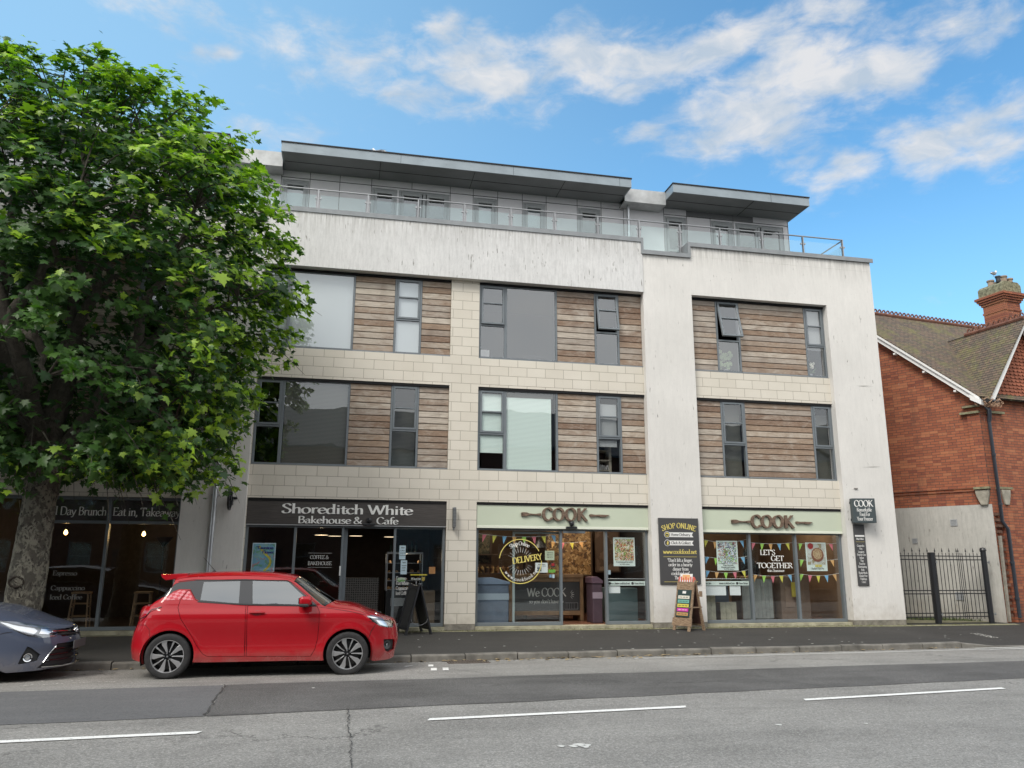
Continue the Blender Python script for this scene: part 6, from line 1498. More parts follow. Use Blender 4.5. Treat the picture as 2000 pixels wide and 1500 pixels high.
# main side outline, counter-clockwise in (x, z) starting at the sill behind the front arch
top_pts = [(x, tee(x)-.002) for x in np.arange(.6, -2.66, -.07)]
u_f = c.umax; u_r = c.umin
def U(x, z): return (c.u_of(x, z), z)
fhw = [(-.34, .965), (-.31, .905)]
DF = [(-1.318, .975), (-1.305, .69), (-1.285, .275), (-.40, .262), (-.345, .36), (-.315, .50), (-.305, .70), (-.31, .88), (-.345, .957)]
DR = [(-1.336, .978), (-1.97, 1.024), (-2.03, 1.055), (-2.115, 1.185), (-2.15, 1.185), (-2.235, 1.06), (-2.255, .95), (-2.20, .80), (-2.06, .60), (-1.95, .42), (-1.87, .32), (-1.80, .283), (-1.303, .276), (-1.322, .69)]
GH = [(-2.60, 1.040), (-2.42, 1.105), (-2.27, 1.196), (-2.12, 1.193), (-2.03, 1.062), (-1.97, 1.032), (-1.33, .986), (-.345, .965), (-.43, 1.035), (-.545, 1.13), (-.74, 1.285), (-.80, 1.312), (-1.39, 1.335), (-2.05, 1.32), (-2.28, 1.293), (-2.40, 1.20)]
HL = [(.36, .815), (.46, .825), (.58, .795), (.80, .700), (.80, .625), (.68, .632), (.57, .662), (.46, .725)]
TL = [(-2.84, .90), (-2.78, .955), (-2.60, .965), (-2.46, .958), (-2.52, .925), (-2.62, .885), (-2.67, .82), (-2.73, .765), (-2.84, .735)]
FG = [(.63, .47), (.72, .465), (.80, .45), (.81, .30), (.72, .275), (.67, .30), (.635, .38)]
body = [U(-.22, .205), U(-.36, .205)] + [U(x, .21) for x in np.arange(-.6, -1.9, -.25)] + [U(-1.97, .215)] + [U(*p) for p in arcR[::-1]] + [U(-2.68, .225), U(-2.78, .235), (c.u_of(-2.86, .25), .25), (u_r, .26), (u_r, .955)] + [(c.umin+.35, .945)]
tp = [(u, interp(c.te, u)-.004) for u in np.arange(c.u_of(-2.79, .93), c.umax-.5, .06)]
body += tp + [(u_f-.5, interp(c.te, u_f-.5)), (u_f, .71), (u_f, .185), (c.u_of(.80, .18), .18), U(.70, .172), U(.50, .175)] + [U(*p) for p in arcF[::-1]]
# body polygon in raw (u, z)
rawh = lambda L: [U(*p) for p in L]
c.patch('body', RED, body, [rawh(DF), rawh(DR), rawh(GH), rawh(HL), rawh(TL), rawh(FG)], raw=True, inset=.03, step=.045)
c.patch('inner_shell', M_['seal'], [(a, min(max(b, .23), interp(c.te, a)-.03)) for a, b in body], [rawh(GH)], raw=True, off=-.028, inset=0, step=.07)
def shrink(L, d):
    cx = sum(p[0] for p in L)/len(L); cz = sum(p[1] for p in L)/len(L); n = len(L); out = []
    for i in range(n):
        a, b, e = Vector(L[i-1]), Vector(L[i]), Vector(L[(i+1) % n]); d1 = (b-a).normalized(); d2 = (e-b).normalized()
        n1 = Vector((-d1.y, d1.x)); n2 = Vector((-d2.y, d2.x)); m = (n1+n2)
        m = m.normalized()*d/max(.4, m.normalized().dot(n1)) if m.length > 1e-6 else n1*d; out.append((b.x+m.x, b.y+m.y))
    A = sum(L[i][0]*L[(i+1) % n][1]-L[(i+1) % n][0]*L[i][1] for i in range(n))
    if A < 0: out = [(2*L[i][0]-out[i][0], 2*L[i][1]-out[i][1]) for i in range(n)]
    return out
fd = c.patch('door', RED, shrink(DF, .0065), inset=.03, step=.045); rd = c.patch('door', RED, shrink(DR, .0065), inset=.02, step=.045)
c.patch('black_trim', M_['glossblack'], shrink(GH, .002), inset=.01, off=-.004, step=.06)
GF = [(-1.25, .995), (-.585, .968), (-.555, 1.10), (-.775, 1.288), (-.82, 1.297), (-1.285, 1.310)]
GR = [(-1.965, 1.045), (-1.44, .998), (-1.455, 1.306), (-1.955, 1.292)]
# windows show glass over a dark cabin: the trim behind the panes is cut out
for G in (GF, GR): c.patch('side_window', M_['carglass'] if G is GF else M_['carglass2'], G, off=.003, inset=.006, step=.08)
c.patch('quarter_window', M_['carglass2'], [(-.56, .985), (-.44, .982), (-.50, 1.05), (-.54, 1.08)], off=.003, inset=.004)
c.strip('window_seal', M_['plastic'], [(-2.0, 1.028), (-1.33, .984), (-.36, .962)], .018, .006, sides=(-1, 1))
# rear pillar decal
def mat_check():
    m = Mat('pink_check_decal'); ck = m.N.new('ShaderNodeTexChecker'); ck.inputs['Scale'].default_value = 26; v = m.N.new('ShaderNodeMapping'); v.inputs['Rotation'].default_value = (0, .5, 0); v.inputs['Scale'].default_value = (.8, .01, 1.3); m.L.new(m.tc(), v.inputs[0]); m.L.new(v.outputs[0], ck.inputs[0])
    ck.inputs[1].default_value = (.62, .20, .23, 1); ck.inputs[2].default_value = (.50, .03, .05, 1); m.set('Base Color', ck.outputs[0]).set('Roughness', .35); return m.m
c.patch('decal', mat_check(), [(-2.46, 1.045), (-2.25, 1.055), (-2.17, 1.178), (-2.26, 1.182), (-2.38, 1.115)], off=.0025, inset=0)
c.patch('decal', bpy.data.materials['pink_check_decal'], [(-2.22, 1.055), (-2.06, 1.05), (-2.125, 1.165), (-2.15, 1.168)], off=.0025, inset=0, sides=(-1,))
c.patch('headlight', M_['lens'], HL, off=.002, inset=.004, step=.03)
c.patch('headlight_housing', M_['glossblack'], HL, off=-.035, inset=0, step=.04)
c.patch('headlight_reflector', M_['reflector'], [(.52, .755), (.70, .725), (.775, .665), (.77, .64), (.68, .65), (.58, .685)], off=-.022, inset=.01, step=.04)
c.patch('headlight_reflector', M_['chrome'], [(.38, .808), (.46, .815), (.56, .79), (.56, .775), (.47, .78)], off=-.012, inset=.004, step=.04)
c.patch('tail_light', simple('red_lamp_lens', (.38, .005, .012), .12, coat=1), shrink(TL, .003), off=.006, inset=.02, step=.04)
c.strip('tail_light_trim', M_['glossblack'], [(-2.47, .957), (-2.60, .915), (-2.67, .83), (-2.80, .76)], .012, .009)
c.patch('fog_recess', M_['plastic'], FG, off=-.035, inset=0, step=.04)
q = c.S(c.u_of(.70, .385), .385, -.02); mb = MB(); mb.lathe([(.025, .05), (.032, .0), (.062, -.01), (.066, .05)], (0, 0, 0), 'y', 20); fo = mb.build('fog_lamp', simple('fog_lamp_bezel', (.04, .042, .045), .4), rc, smooth=True); fo.location = q; fo.rotation_euler[2] = .5
mb = MB(); mb.lathe([(0, .01), (.03, .015)], (0, 0, 0), 'y', 16); mb.build('lamp_lens', M_['reflector'], fo)
c.strip('shut_line', M_['seal'], [(.41, .50), (.44, .60), (.50, .685)], .008, .002); c.strip('shut_line', M_['seal'], [(.40, .735), (.46, .725)], .005, .002)
c.strip('shut_line', M_['seal'], [(-2.86, .70), (-2.66, .715), (-2.60, .655), (-2.585, .56)], .005, .002)
c.strip('shut_line', M_['seal'], [(-2.30, 1.30), (-2.10, 1.325), (-.80, 1.318), (-.70, 1.27), (-.33, .975)], .006, .003)
c.strip('crease', M_['seal'], [(-.32, .945), (.0, .90), (.36, .825)], .005, .002)
# upper surfaces
umx = c.umax
c.top('bonnet', RED, -.235, umx-.03, nx=44, pw=4); c.top('roof', RED, -2.37, -.70, nx=30, pw=6); 
c.top('windscreen', M_['carglass'], -.70, -.245, nx=14, k0=.93, pw=4); c.top('windscreen_surround', M_['glossblack'], -.715, -.235, nx=14, pw=4, off=-.012)
c.top('tailgate', RED, c.umin+.02, -2.74, nx=14, pw=5); c.top('rear_window', M_['glossblack'], -2.74, -2.36, nx=12, pw=5)
mb = MB(); mb.v = []; 
sp_ = [(-2.57, 1.40), (-2.42, 1.402), (-2.20, 1.415), (-2.20, 1.36), (-2.36, 1.33), (-2.49, 1.31), (-2.545, 1.35)]
mb.prism(sp_[::-1], -.60, .60); mb.build('spoiler', RED, rc, bevel=.015, seg=3)
mb = MB().tube([(-1.93, 0, 1.455), (-2.10, 0, 1.64)], [.006, .002], 6).lathe([(0, .03), (.03, .0), (.03, -.02)], (-1.93, 0, 1.435), 'z', 10); mb.build('aerial', M_['plastic'], rc)
# door mirrors
for side in (-1, 1):
    y = side*.86
    mb = MB(); mb.box(-.60, -.42, y-.02*side, y+side*.20, .975, 1.10)
    mr_ = mb.build('door_mirror', RED, rc, bevel=.045, seg=4); 
    q = MB(); q.box(-.59, -.46, y+side*.04, y+side*.205, .955, 1.00); q.build('mirror_base', M_['plastic'], mr_, bevel=.015)
    q = MB(); q.box(-.606, -.600, y+side*.02, y+side*.18, .995, 1.085); q.build('mirror_glass', M_['chrome'], mr_)
    q = MB(); q.box(-.57, -.47, side*.80, side*.88, .955, .985); q.build('mirror_arm', M_['plastic'], mr_)
# door handle and its recess
def hz(z): return z
mb = MB(); P = [c.S(x, .872, .022) for x in np.linspace(-1.285, -1.065, 9)]; mb.tube(P, [.008, .013, .016, .016, .016, .016, .016, .014, .008], 8); mb.build('handle', RED, fd[0], smooth=True)
c.patch('handle_recess', simple('dark_red_recess', (.20, .003, .008), .3, coat=1), [(-1.20+.065*math.cos(t)+.025, .868+.037*math.sin(t)) for t in np.arange(0, 2*PI, .35)], off=.0015, inset=0, sides=(-1,), parent=fd[0])
# wheels, wells, floor
for (ax, az) in (AF, AR):
    for side in (-1, 1): wheel(rc, ax, side*.845, az, .300, .215, .185, 'swift', side)
wellm = M_['black']
mb = MB()
for (ax, az) in (AF, AR):
    for side in (-1, 1):
        n = 20
        for i in range(n):
            t0, t1 = math.radians(-20+220*i/n), math.radians(-20+220*(i+1)/n); R2 = RA+.012
            mb.quad((ax+R2*math.cos(t0), side*.835, az+R2*math.sin(t0)), (ax+R2*math.cos(t1), side*.835, az+R2*math.sin(t1)), (ax+R2*math.cos(t1), side*.55, az+R2*math.sin(t1)), (ax+R2*math.cos(t0), side*.55, az+R2*math.sin(t0)))
mb.box(-2.7, .55, -.54, .54, .20, .26); mb.box(-1.96, -.25, -.79, .79, .205, .26); mb.box(-2.75, .62, -.55, .55, .26, .62)
mb.build('underbody', wellm, rc)
# cabin
mb = MB(); mb.box(-2.4, -.45, -.70, .70, .62, .82); mb.build('cabin_floor', M_['seal'], rc)
M_['seat'] = simple('seat_fabric', (.03, .03, .032), .9)
for x in (-1.15, -1.95):
    for y in (-.36, .36):
        mb = MB(); mb.box(x-.05, x+.42, y-.24, y+.24, .80, .93); mb.obox((x-.12, y, 1.05), .12, .46, .46, Matrix.Rotation(-.25, 3, 'Y')); mb.obox((x-.19, y, 1.30), .08, .24, .15, Matrix.Rotation(-.2, 3, 'Y')); mb.build('seat', M_['seat'], rc, bevel=.03)
mb = MB(); mb.box(-.62, -.22, -.70, .70, .80, .96); mb.build('dashboard', M_['plastic'], rc, bevel=.04)
mb = MB()
for k in range(24): a, b = k*2*PI/24, (k+1)*2*PI/24; mb.tube([(-.70+.03*math.sin(a), .36+.18*math.cos(a), 1.02+.17*math.sin(a)), (-.70+.03*math.sin(b), .36+.18*math.cos(b), 1.02+.17*math.sin(b))], .012, 5)
mb.build('steering_wheel', M_['plastic'], rc)
# wipers
mb = MB().tube([(-.20, -.55, .99), (-.36, -.1, 1.09)], .008, 5).tube([(-.18, 0, 1.0), (-.34, .45, 1.10)], .008, 5); mb.build('wiper', M_['plastic'], rc)

# ------------------------------------------------------------------ blue saloon at the left edge of the frame
bc_ = empty('parked_car', (0, -4.86, -.145), 'slate blue car with a blank grey number plate parked under the tree', 'car')
BLU = car_paint('blue_car_paint', (.075, .092, .14))
BF, BR, RB = (-4.83, .31), (-7.43, .31), .352
te2 = [(-9, .95), (-8.25, .98), (-8.12, 1.06), (-7.85, 1.24), (-7.5, 1.36), (-7.0, 1.41), (-6.4, 1.41), (-6.05, 1.375), (-5.85, 1.31), (-5.5, 1.11), (-5.28, .985), (-5.1, .955), (-4.8, .915), (-4.5, .865), (-4.25, .80), (-4.05, .735), (-3.5, .66), (-2, .64)]
d_ = Car(bc_, .875, g=[(0, .92), (.16, .95), (.30, .965), (.45, .975), (.58, .99), (.68, 1.0), (.78, .995), (.88, .98), (.97, .95), (1.1, .89), (1.3, .80), (1.42, .75), (1.6, .7)], te=te2,
         xf=[(0, -3.74), (.13, -3.72), (.22, -3.70), (.35, -3.715), (.45, -3.70), (.55, -3.72), (.64, -3.765), (.72, -3.86), (.80, -4.02), (1, -4.4)],
         xr=[(0, -8.25), (.3, -8.32), (.6, -8.32), (.9, -8.27), (1.0, -8.2), (1.2, -8.0), (1.5, -7.8)], x0f=-4.72, x0r=-7.7, pf=2.35, pr=3, plan=.03, xc=-6.0, hl=2.2,
         crown=[(-9, .02), (-7.5, .05), (-6, .06), (-5.5, .05), (-5.2, .05), (-4.6, .06), (-4.1, .055), (-3.4, .03), (-2.5, 0)], arches=[(*BF, RB), (*BR, RB)])
d_.bow = [(-9, 0), (-7, 0), (-6, 0), (-5.8, .06), (-5.3, .16), (-5.1, .1), (-4.8, 0), (0, 0)]
U2 = lambda x, z: (d_.u_of(x, z), z)
aF = circ(*BF, RB, 195, -15, 20); aR = circ(*BR, RB, 195, -15, 20)
um = d_.umax; print('blue umax', um, d_.x0f, 'len', um-d_.x0f)
R2_ = lambda L: [U2(*p) if p[0] < 5 else (um-(10-p[0]), p[1]) for p in L]   # x >= 5: distance back from the centre line (10 - x)
HL2 = R2_([(-4.48, .80), (-4.30, .785), (-4.10, .745), (-3.93, .69), (9.42, .665), (9.52, .60), (9.46, .585), (-3.83, .565), (-3.98, .56), (-4.10, .585), (-4.25, .66)])
GR2 = R2_([(9.44, .655), (10, .655), (10, .545), (9.60, .555), (9.54, .60)])
LG2 = R2_([(9.50, .47), (10, .47), (10, .165), (9.25, .165), (9.30, .22)])
FG2 = R2_([(-4.10, .46), (-4.06, .44), (-3.965, .345), (-3.98, .27), (-4.14, .235), (-4.18, .24)])
body2 = [U2(-5.18, .2)] + [U2(x, .2) for x in np.arange(-5.4, -7, -.3)] + [U2(-7.08, .2)] + [U2(*p) for p in aR[::-1]] + [U2(-7.8, .21), (d_.umin, .25), (d_.umin, .97), (d_.umin+.3, .975)]
body2 += [(u, interp(d_.te, u)-.004) for u in np.arange(d_.u_of(-8.22, .97), um-.3, .07)] + [(um, interp(d_.te, um)-.003), (um, .155), (um-.6, .15), (d_.u_of(-3.95, .14), .14), U2(-4.3, .135)] + [U2(*p) for p in aF[::-1]]
GH2 = [U2(*p) for p in [(-8.0, 1.07), (-7.2, 1.03), (-5.36, .985), (-5.55, 1.10), (-5.90, 1.29), (-6.1, 1.34), (-7.0, 1.37), (-7.5, 1.32), (-7.85, 1.19)]]
# the grille openings run to the centre line, so they are part of the outer loop side: cut as holes kept 1 mm short
cut = lambda L: [(min(a, um-.001), b) for a, b in L]
d_.patch('body', BLU, body2, [HL2, cut(GR2), cut(LG2), FG2, GH2], raw=True, inset=.03, step=.055)
d_.patch('inner_shell', M_['seal'], [(a, min(max(b, .22), interp(d_.te, a)-.03)) for a, b in body2], [GH2], raw=True, off=-.035, inset=0, step=.08)
d_.patch('side_window', M_['carglass'], GH2, raw=True, off=-.003, inset=0, step=.1)
d_.patch('headlight', M_['lens'], HL2, raw=True, off=.003, inset=.004, step=.03)
d_.patch('headlight_housing', simple('lamp_inner_grey', (.16, .17, .19), .25, .6), HL2, raw=True, off=-.03, inset=0, step=.04)
d_.patch('headlight_reflector', M_['reflector'], R2_([(-4.44, .79), (-4.30, .765), (-4.10, .725), (-4.02, .66), (-4.06, .60), (-4.12, .61), (-4.24, .68)]), raw=True, off=-.018, inset=.008, step=.03)
d_.patch('headlight_reflector', M_['chrome'], R2_([(-4.0, .70), (-3.93, .675), (-3.86, .62), (-3.90, .60), (-4.0, .62)]), raw=True, off=-.014, inset=.006, step=.03)
d_.patch('grille', M_['glossblack'], cut(GR2), raw=True, off=-.02, inset=0, step=.05)
d_.patch('lower_grille', M_['plastic'], cut(LG2), raw=True, off=-.03, inset=0, step=.05)
d_.patch('fog_recess', M_['plastic'], FG2, raw=True, off=-.03, inset=0, step=.04)
q = d_.S(d_.u_of(-4.085, .315), .315, -.012); nrm = d_.N(d_.u_of(-4.085, .315), .315)
mb = MB(); mb.lathe([(.038, .03), (.042, -.006), (.055, -.012), (.060, .01)], (0, 0, 0), 'y', 24); fo = mb.build('fog_lamp', M_['chrome'], bc_, smooth=True); fo.location = q; fo.rotation_euler[2] = math.atan2(-nrm.x, nrm.y)+PI if False else math.atan2(nrm.x, -nrm.y)
mb = MB(); mb.lathe([(0, .0), (.03, .004), (.04, .02)], (0, 0, 0), 'y', 20); mb.build('lamp_lens', M_['reflector'], fo, smooth=True)
def band2(name, mat, pts, w, off): # bright strips across the nose, on both halves
    for side in (-1, 1):
        mb = MB(); Q = []
        L = [(d_.u_of(a, b) if a < 5 else um-(10-a), b) for a, b in pts]
        for (a, b), (e, f) in zip(L, L[1:]): n = max(1, int(math.hypot(e-a, f-b)/.04)); Q += [(a+(e-a)*i/n, b+(f-b)*i/n) for i in range(n)]
        Q.append(L[-1]); mb.tube([d_.S(a, b, off, side) for a, b in Q], w, 6); mb.build(name, mat, bc_, smooth=True)
band2('grille_bar', M_['chrome'], [(9.46, .635), (9.7, .625), (10, .61)], .010, .004); band2('grille_bar', M_['plastic'], [(9.52, .59), (10, .575)], .012, -.004)
band2('chrome_trim', M_['chrome'], [(9.30, .185), (9.6, .175), (10, .17)], .010, .012); band2('chrome_trim', M_['chrome'], [(9.32, .24), (9.48, .44)], .006, .006)
mb = MB(); mb.lathe([(0, -.02), (.05, -.02), (.055, 0), (.05, .01)], (0, 0, 0), 'x', 24); em = mb.build('badge', M_['chrome'], bc_, smooth=True); em.location = d_.S(um, .615, .02); em.scale = (1, 1.2, .8)
for z in (.26, .33, .40): band2('grille_bar', M_['glossblack'], [(9.36, z), (10, z)], .012, -.012)
pt = MB(); pt.box(-.26, .26, -.006, .006, -.056, .056); pl = pt.build('number_plate', simple('blank_grey_plate', (.10, .105, .11), .6), bc_, bevel=.003); pl.rotation_euler[2] = PI/2; pl.location = (d_.S(um, .45).x+.035, 0, .435)
d_.strip('shut_line', M_['seal'], [(-4.52, .60), (-4.36, .645), (-4.28, .655)], .006, .002); d_.strip('shut_line', M_['seal'], [(-4.46, .805), (-4.8, .875), (-5.2, .93)], .006, .002)
d_.top('bonnet', BLU, -5.27, um-.02, nx=50, pw=3.5); d_.top('roof', BLU, -7.9, -5.85, nx=20, pw=5); d_.top('windscreen', M_['carglass'], -5.85, -5.28, nx=12, k0=.93, pw=4); d_.top('windscreen_surround', M_['plastic'], -5.87, -5.27, nx=12, off=-.015, pw=4); d_.top('boot', BLU, d_.umin+.02, -7.9, nx=12)
for (ax, az) in (BF, BR):
    for side in (-1, 1): wheel(bc_, ax, side*.855, az, .312, .205, .19, 'plain', side)
mb = MB()
for (ax, az) in (BF, BR):
    for side in (-1, 1):
        for i in range(20):
            t0, t1 = math.radians(-20+220*i/20), math.radians(-20+220*(i+1)/20); R3 = RB+.012
            mb.quad((ax+R3*math.cos(t0), side*.84, az+R3*math.sin(t0)), (ax+R3*math.cos(t1), side*.84, az+R3*math.sin(t1)), (ax+R3*math.cos(t1), side*.55, az+R3*math.sin(t1)), (ax+R3*math.cos(t0), side*.55, az+R3*math.sin(t0)))
mb.box(-8.0, -4.2, -.54, .54, .17, .26); mb.box(-7.07, -5.2, -.8, .8, .2, .26); mb.box(-8.0, -4.1, -.5, .5, .26, .60)
mb.build('underbody', M_['black'], bc_)
mb = MB(); mb.box(-5.75, -5.3, -.7, .7, .82, .98); mb.build('dashboard', M_['plastic'], bc_)
# ================================================================== plane tree
def mat_bark():
    m = Mat('mottled_plane_bark')
    v = m.tc(); n1 = m.noise(9, 5, .65, sc=(1, 1, .7), dist=.5); n2 = m.noise(19, 4, .6, sc=(1, 1, .8), dist=.6); n3 = m.noise(3, 4, .6)
    c = m.mix(m.ramp(n1, .46, .54), (.10, .092, .074), (.25, .235, .185)); c = m.mix(m.ramp(n2, .56, .60), c, (.052, .045, .038)); c = m.mix(m.ramp(n3, .55, .7, 0, .5), c, (.10, .085, .065))
    sp = m.N.new('ShaderNodeSeparateXYZ'); m.L.new(v, sp.inputs[0]); c = m.mix(m.ramp(sp.outputs[2], 2.6, 3.6, 0, .8), c, (.05, .042, .034))  # limbs darkened above the fork: crown shade put into the bark colour
    m.set('Base Color', c).set('Roughness', .9); m.bump(m.math('ADD', n1, n2), .9, .02); return m.m
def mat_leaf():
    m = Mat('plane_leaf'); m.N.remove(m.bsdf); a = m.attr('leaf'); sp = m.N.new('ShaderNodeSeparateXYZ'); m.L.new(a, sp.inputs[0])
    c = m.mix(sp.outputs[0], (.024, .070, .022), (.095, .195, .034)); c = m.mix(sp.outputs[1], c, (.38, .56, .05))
    d = m.N.new('ShaderNodeBsdfPrincipled'); m.L.new(c, d.inputs['Base Color']); d.inputs['Roughness'].default_value = .42; d.inputs['Specular IOR Level'].default_value = .45
    t = m.N.new('ShaderNodeBsdfTranslucent'); m.L.new(m.mix(1, c, (1.15, 1.5, .45), 'MULTIPLY'), t.inputs[0]); mx = m.N.new('ShaderNodeMixShader'); mx.inputs[0].default_value = .33
    m.L.new(d.outputs[0], mx.inputs[1]); m.L.new(t.outputs[0], mx.inputs[2]); m.L.new(mx.outputs[0], m.out.inputs[0]); return m.m
def build_tree():
    rng = np.random.default_rng(11)
    root = empty('plane_tree', (-5.14, -3.0, -.06), 'large plane tree with mottled pale trunk filling the left of the view', 'tree')
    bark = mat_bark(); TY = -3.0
    sil = [(-7.1, 11.1), (-6.5, 10.75), (-5.9, 10.45), (-5.1, 10.6), (-4.5, 10.5), (-3.8, 10.15), (-3.15, 9.85), (-2.55, 9.6), (-2.15, 8.95), (-1.78, 8.2), (-1.42, 7.35), (-1.2, 6.2), (-1.5, 5.4), (-1.9, 4.5), (-2.25, 3.9), (-2.14, 3.0), (-3.06, 2.78), (-3.3, 2.45), (-4.05, 2.42), (-4.9, 2.75), (-5.9, 2.7), (-7.6, 2.8), (-9.2, 3.4), (-10.4, 5.2), (-10.7, 7.4), (-10.0, 9.6), (-8.6, 11.0)]
    P = np.array(sil)
    def inside(x, z):
        c = np.zeros(x.shape, bool); j = len(P)-1
        for i in range(len(P)):
            cond = ((P[i, 1] > z) != (P[j, 1] > z)) & (x < (P[j, 0]-P[i, 0])*(z-P[i, 1])/(P[j, 1]-P[i, 1]+1e-12)+P[i, 0]); c ^= cond; j = i
        return c
    def dist(x, z):
        d = np.full(x.shape, 99.)
        for i in range(len(P)):
            a, b = P[i], P[(i+1) % len(P)]; ab = b-a; t = np.clip(((x-a[0])*ab[0]+(z-a[1])*ab[1])/(ab@ab), 0, 1); d = np.minimum(d, np.hypot(x-a[0]-t*ab[0], z-a[1]-t*ab[1]))
        return d
    R = 3.3
    def half(d): dd = np.clip(d, 0, R); return np.sqrt(np.maximum(R*R-(R-dd)**2, 0))
    # branch tips (clump centres)
    N = 14000; x = rng.uniform(-10.8, -1, N); z = rng.uniform(2.3, 11.6, N); y = rng.uniform(-3.4, 2.5, N)
    d = dist(x, z); h = half(d); ok = inside(x, z) & (np.abs(y) < h*.96) & (d > .12) & (y < 2.25)
    s = 1 - np.maximum(np.abs(y)/np.maximum(h, .05), 1-d/2.6)      # 0 at the surface
    nz_ = np.array([mnoise.noise(Vector((a*.75, b*.75, c*1.7))) for a, b, c in zip(x, y, z)])
    ok &= np.where(s < .32, nz_ > -.02, np.where(s < .62, rng.uniform(0, 1, N) < .6, rng.uniform(0, 1, N) < .15))
    ok &= ~((z < 3.6) & (rng.uniform(0, 1, N) < .35))
    # uneven: hollow pockets
    pk = rng.uniform([-9, -3, 3], [-2, 0, 10], (26, 3)); pt = np.stack([x, y, z], 1)
    for q in pk[:16]: ok &= ~(np.linalg.norm((pt-q)*np.array([1, .7, 1.5]), axis=1) < .62)
    for q in ((-5.2, -2.4, 4.4), (-6.2, -2.6, 6.1), (-4.3, -2.0, 3.9), (-6.4, -1.8, 4.3), (-5.5, -2.8, 5.6), (-3.7, -2.0, 4.9)): ok &= ~(np.linalg.norm((pt-np.array(q))*np.array([.8, .45, 1.5]), axis=1) < .7)
    tips = pt[ok]; ssurf = s[ok]
    print('tips', len(tips))
    if len(tips) > 3300: k = rng.permutation(len(tips))[:3300]; tips = tips[k]; ssurf = ssurf[k]
    # sparse twigs poking out beyond the outline
    ext = []
    for i in range(len(sil)-9):
        a, b = np.array(sil[i]), np.array(sil[i+1])
        for _ in range(3):
            t = rng.uniform(); p = a+(b-a)*t; n_ = np.array([(b-a)[1], -(b-a)[0]]); n_ = n_/np.linalg.norm(n_); p = p - n_*rng.uniform(-.05, .12)*(-1)
            ext.append((p[0], rng.uniform(-.7, .7), p[1]))
    tips = np.vstack([tips, np.array(ext)]); ssurf = np.concatenate([ssurf, np.zeros(len(ext))])
    hang = np.array([(-5.35, -1.1, 2.8), (-5.1, -1.2, 2.6), (-5.0, -.9, 2.8), (-4.55, -1.2, 3.05), (-4.2, -1.0, 3.0), (-3.7, -.8, 2.9), (-3.4, -.6, 2.72), (-5.6, -1.0, 2.95), (-3.0, -.5, 2.95), (-2.4, -.4, 3.05), (-4.9, -1.4, 3.0)])
    tips = np.vstack([tips, hang]); ssurf = np.concatenate([ssurf, np.full(len(hang), .0)])
    # leaves: tufted boughs reaching out of the crown, with a sparser dark filling behind them
    centre = np.array([-5.6, 0, 6.4])
    outer_i = np.where(ssurf < .34)[0]; rng.shuffle(outer_i); sel = []; acc = np.zeros((0, 3))
    for i in outer_i:
        if len(acc) and np.min(np.linalg.norm((acc-tips[i])*np.array([1, 1, 1.25]), axis=1)) < .43: continue
        acc = np.vstack([acc, tips[i]]); sel.append(i)
    B = tips[sel]; nb = len(B); d_ = B-centre; d_ /= np.linalg.norm(d_, axis=1)[:, None]; d_[:, 2] = d_[:, 2]*.75+.05; d_ += rng.normal(size=d_.shape)*.16; d_ /= np.linalg.norm(d_, axis=1)[:, None]
    Lb = rng.uniform(.75, 1.5, nb); per = (Lb*rng.uniform(44, 78, nb)).astype(int); bi = np.repeat(np.arange(nb), per); t_ = rng.beta(2.2, 1.3, len(bi))
    start = B-d_*Lb[:, None]*.62
    Tb = start[bi] + d_[bi]*(t_*Lb[bi])[:, None] + np.array([0, 0, 1])*((.22*t_-.42*t_**2.2)*Lb[bi])[:, None] + rng.normal(size=(len(bi), 3))*np.array([.155, .155, .085])*(1.25-.55*t_)[:, None]
    fill = rng.choice(len(tips), 620, replace=False); pf = rng.integers(12, 20, len(fill)); fi = np.repeat(fill, pf)
    inner = tips[fi]*1.0; cdir = centre-inner; cdir /= np.linalg.norm(cdir, axis=1)[:, None]
    Tf = inner + cdir*rng.uniform(.25, 1.3, len(fi))[:, None] + rng.normal(size=(len(fi), 3))*.26
    hi = np.repeat(np.arange(len(hang)), 20); Th = hang[hi] + rng.normal(size=(len(hi), 3))*np.array([.24, .2, .14])
    T = np.vstack([Tb, Tf, Th]); cid = np.concatenate([bi, rng.integers(0, nb, len(Tf)), rng.integers(0, nb, len(Th))]); tt = np.concatenate([t_, np.zeros(len(Tf)), np.full(len(Th), .7)]); n = len(T)
    keep = (T[:, 1] < 2.6); dd2 = dist(T[:, 0], T[:, 2]); ins = inside(T[:, 0], T[:, 2]); keep &= (ins | (dd2 < .34)); ish = np.arange(n) >= n-len(Th)
    keep &= ~((T[:, 2] < 2.8) & (T[:, 0] > -5.9) & (T[:, 0] < -3.2) & (rng.uniform(size=n) < .9) & ~ish); keep &= ~((T[:, 2] < 2.62) & (T[:, 0] > -4.6) & (rng.uniform(size=n) < .9))
    T = T[keep]; cid = cid[keep]; tt = tt[keep]; n = len(T); print('boughs', nb, 'leaves', n)
    out = T-centre; out[:, 1] *= 1.3; out /= np.linalg.norm(out, axis=1)[:, None]
    nrm = out*.5 + np.array([0, -.15, .8]) + rng.normal(size=(n, 3))*.42; nrm /= np.linalg.norm(nrm, axis=1)[:, None]
    tip = out*.9 + np.array([0, 0, -.75]) + rng.normal(size=(n, 3))*.55; tip -= nrm*np.sum(tip*nrm, 1)[:, None]; tip /= np.linalg.norm(tip, axis=1)[:, None]
    sd_ = np.cross(nrm, tip); size = rng.gamma(9, 1/9., n)*.084; size = np.clip(size, .055, .175)
    # palmate outline (five toothed lobes), stalk at the origin
    half_pts = [(0.0, 0.0), (.26, -.20), (.34, -.04), (.70, -.12), (.50, .16), (.54, .28), (1.04, .46), (.72, .52), (.66, .70), (.34, .62), (.34, .90), (.16, 1.02)]
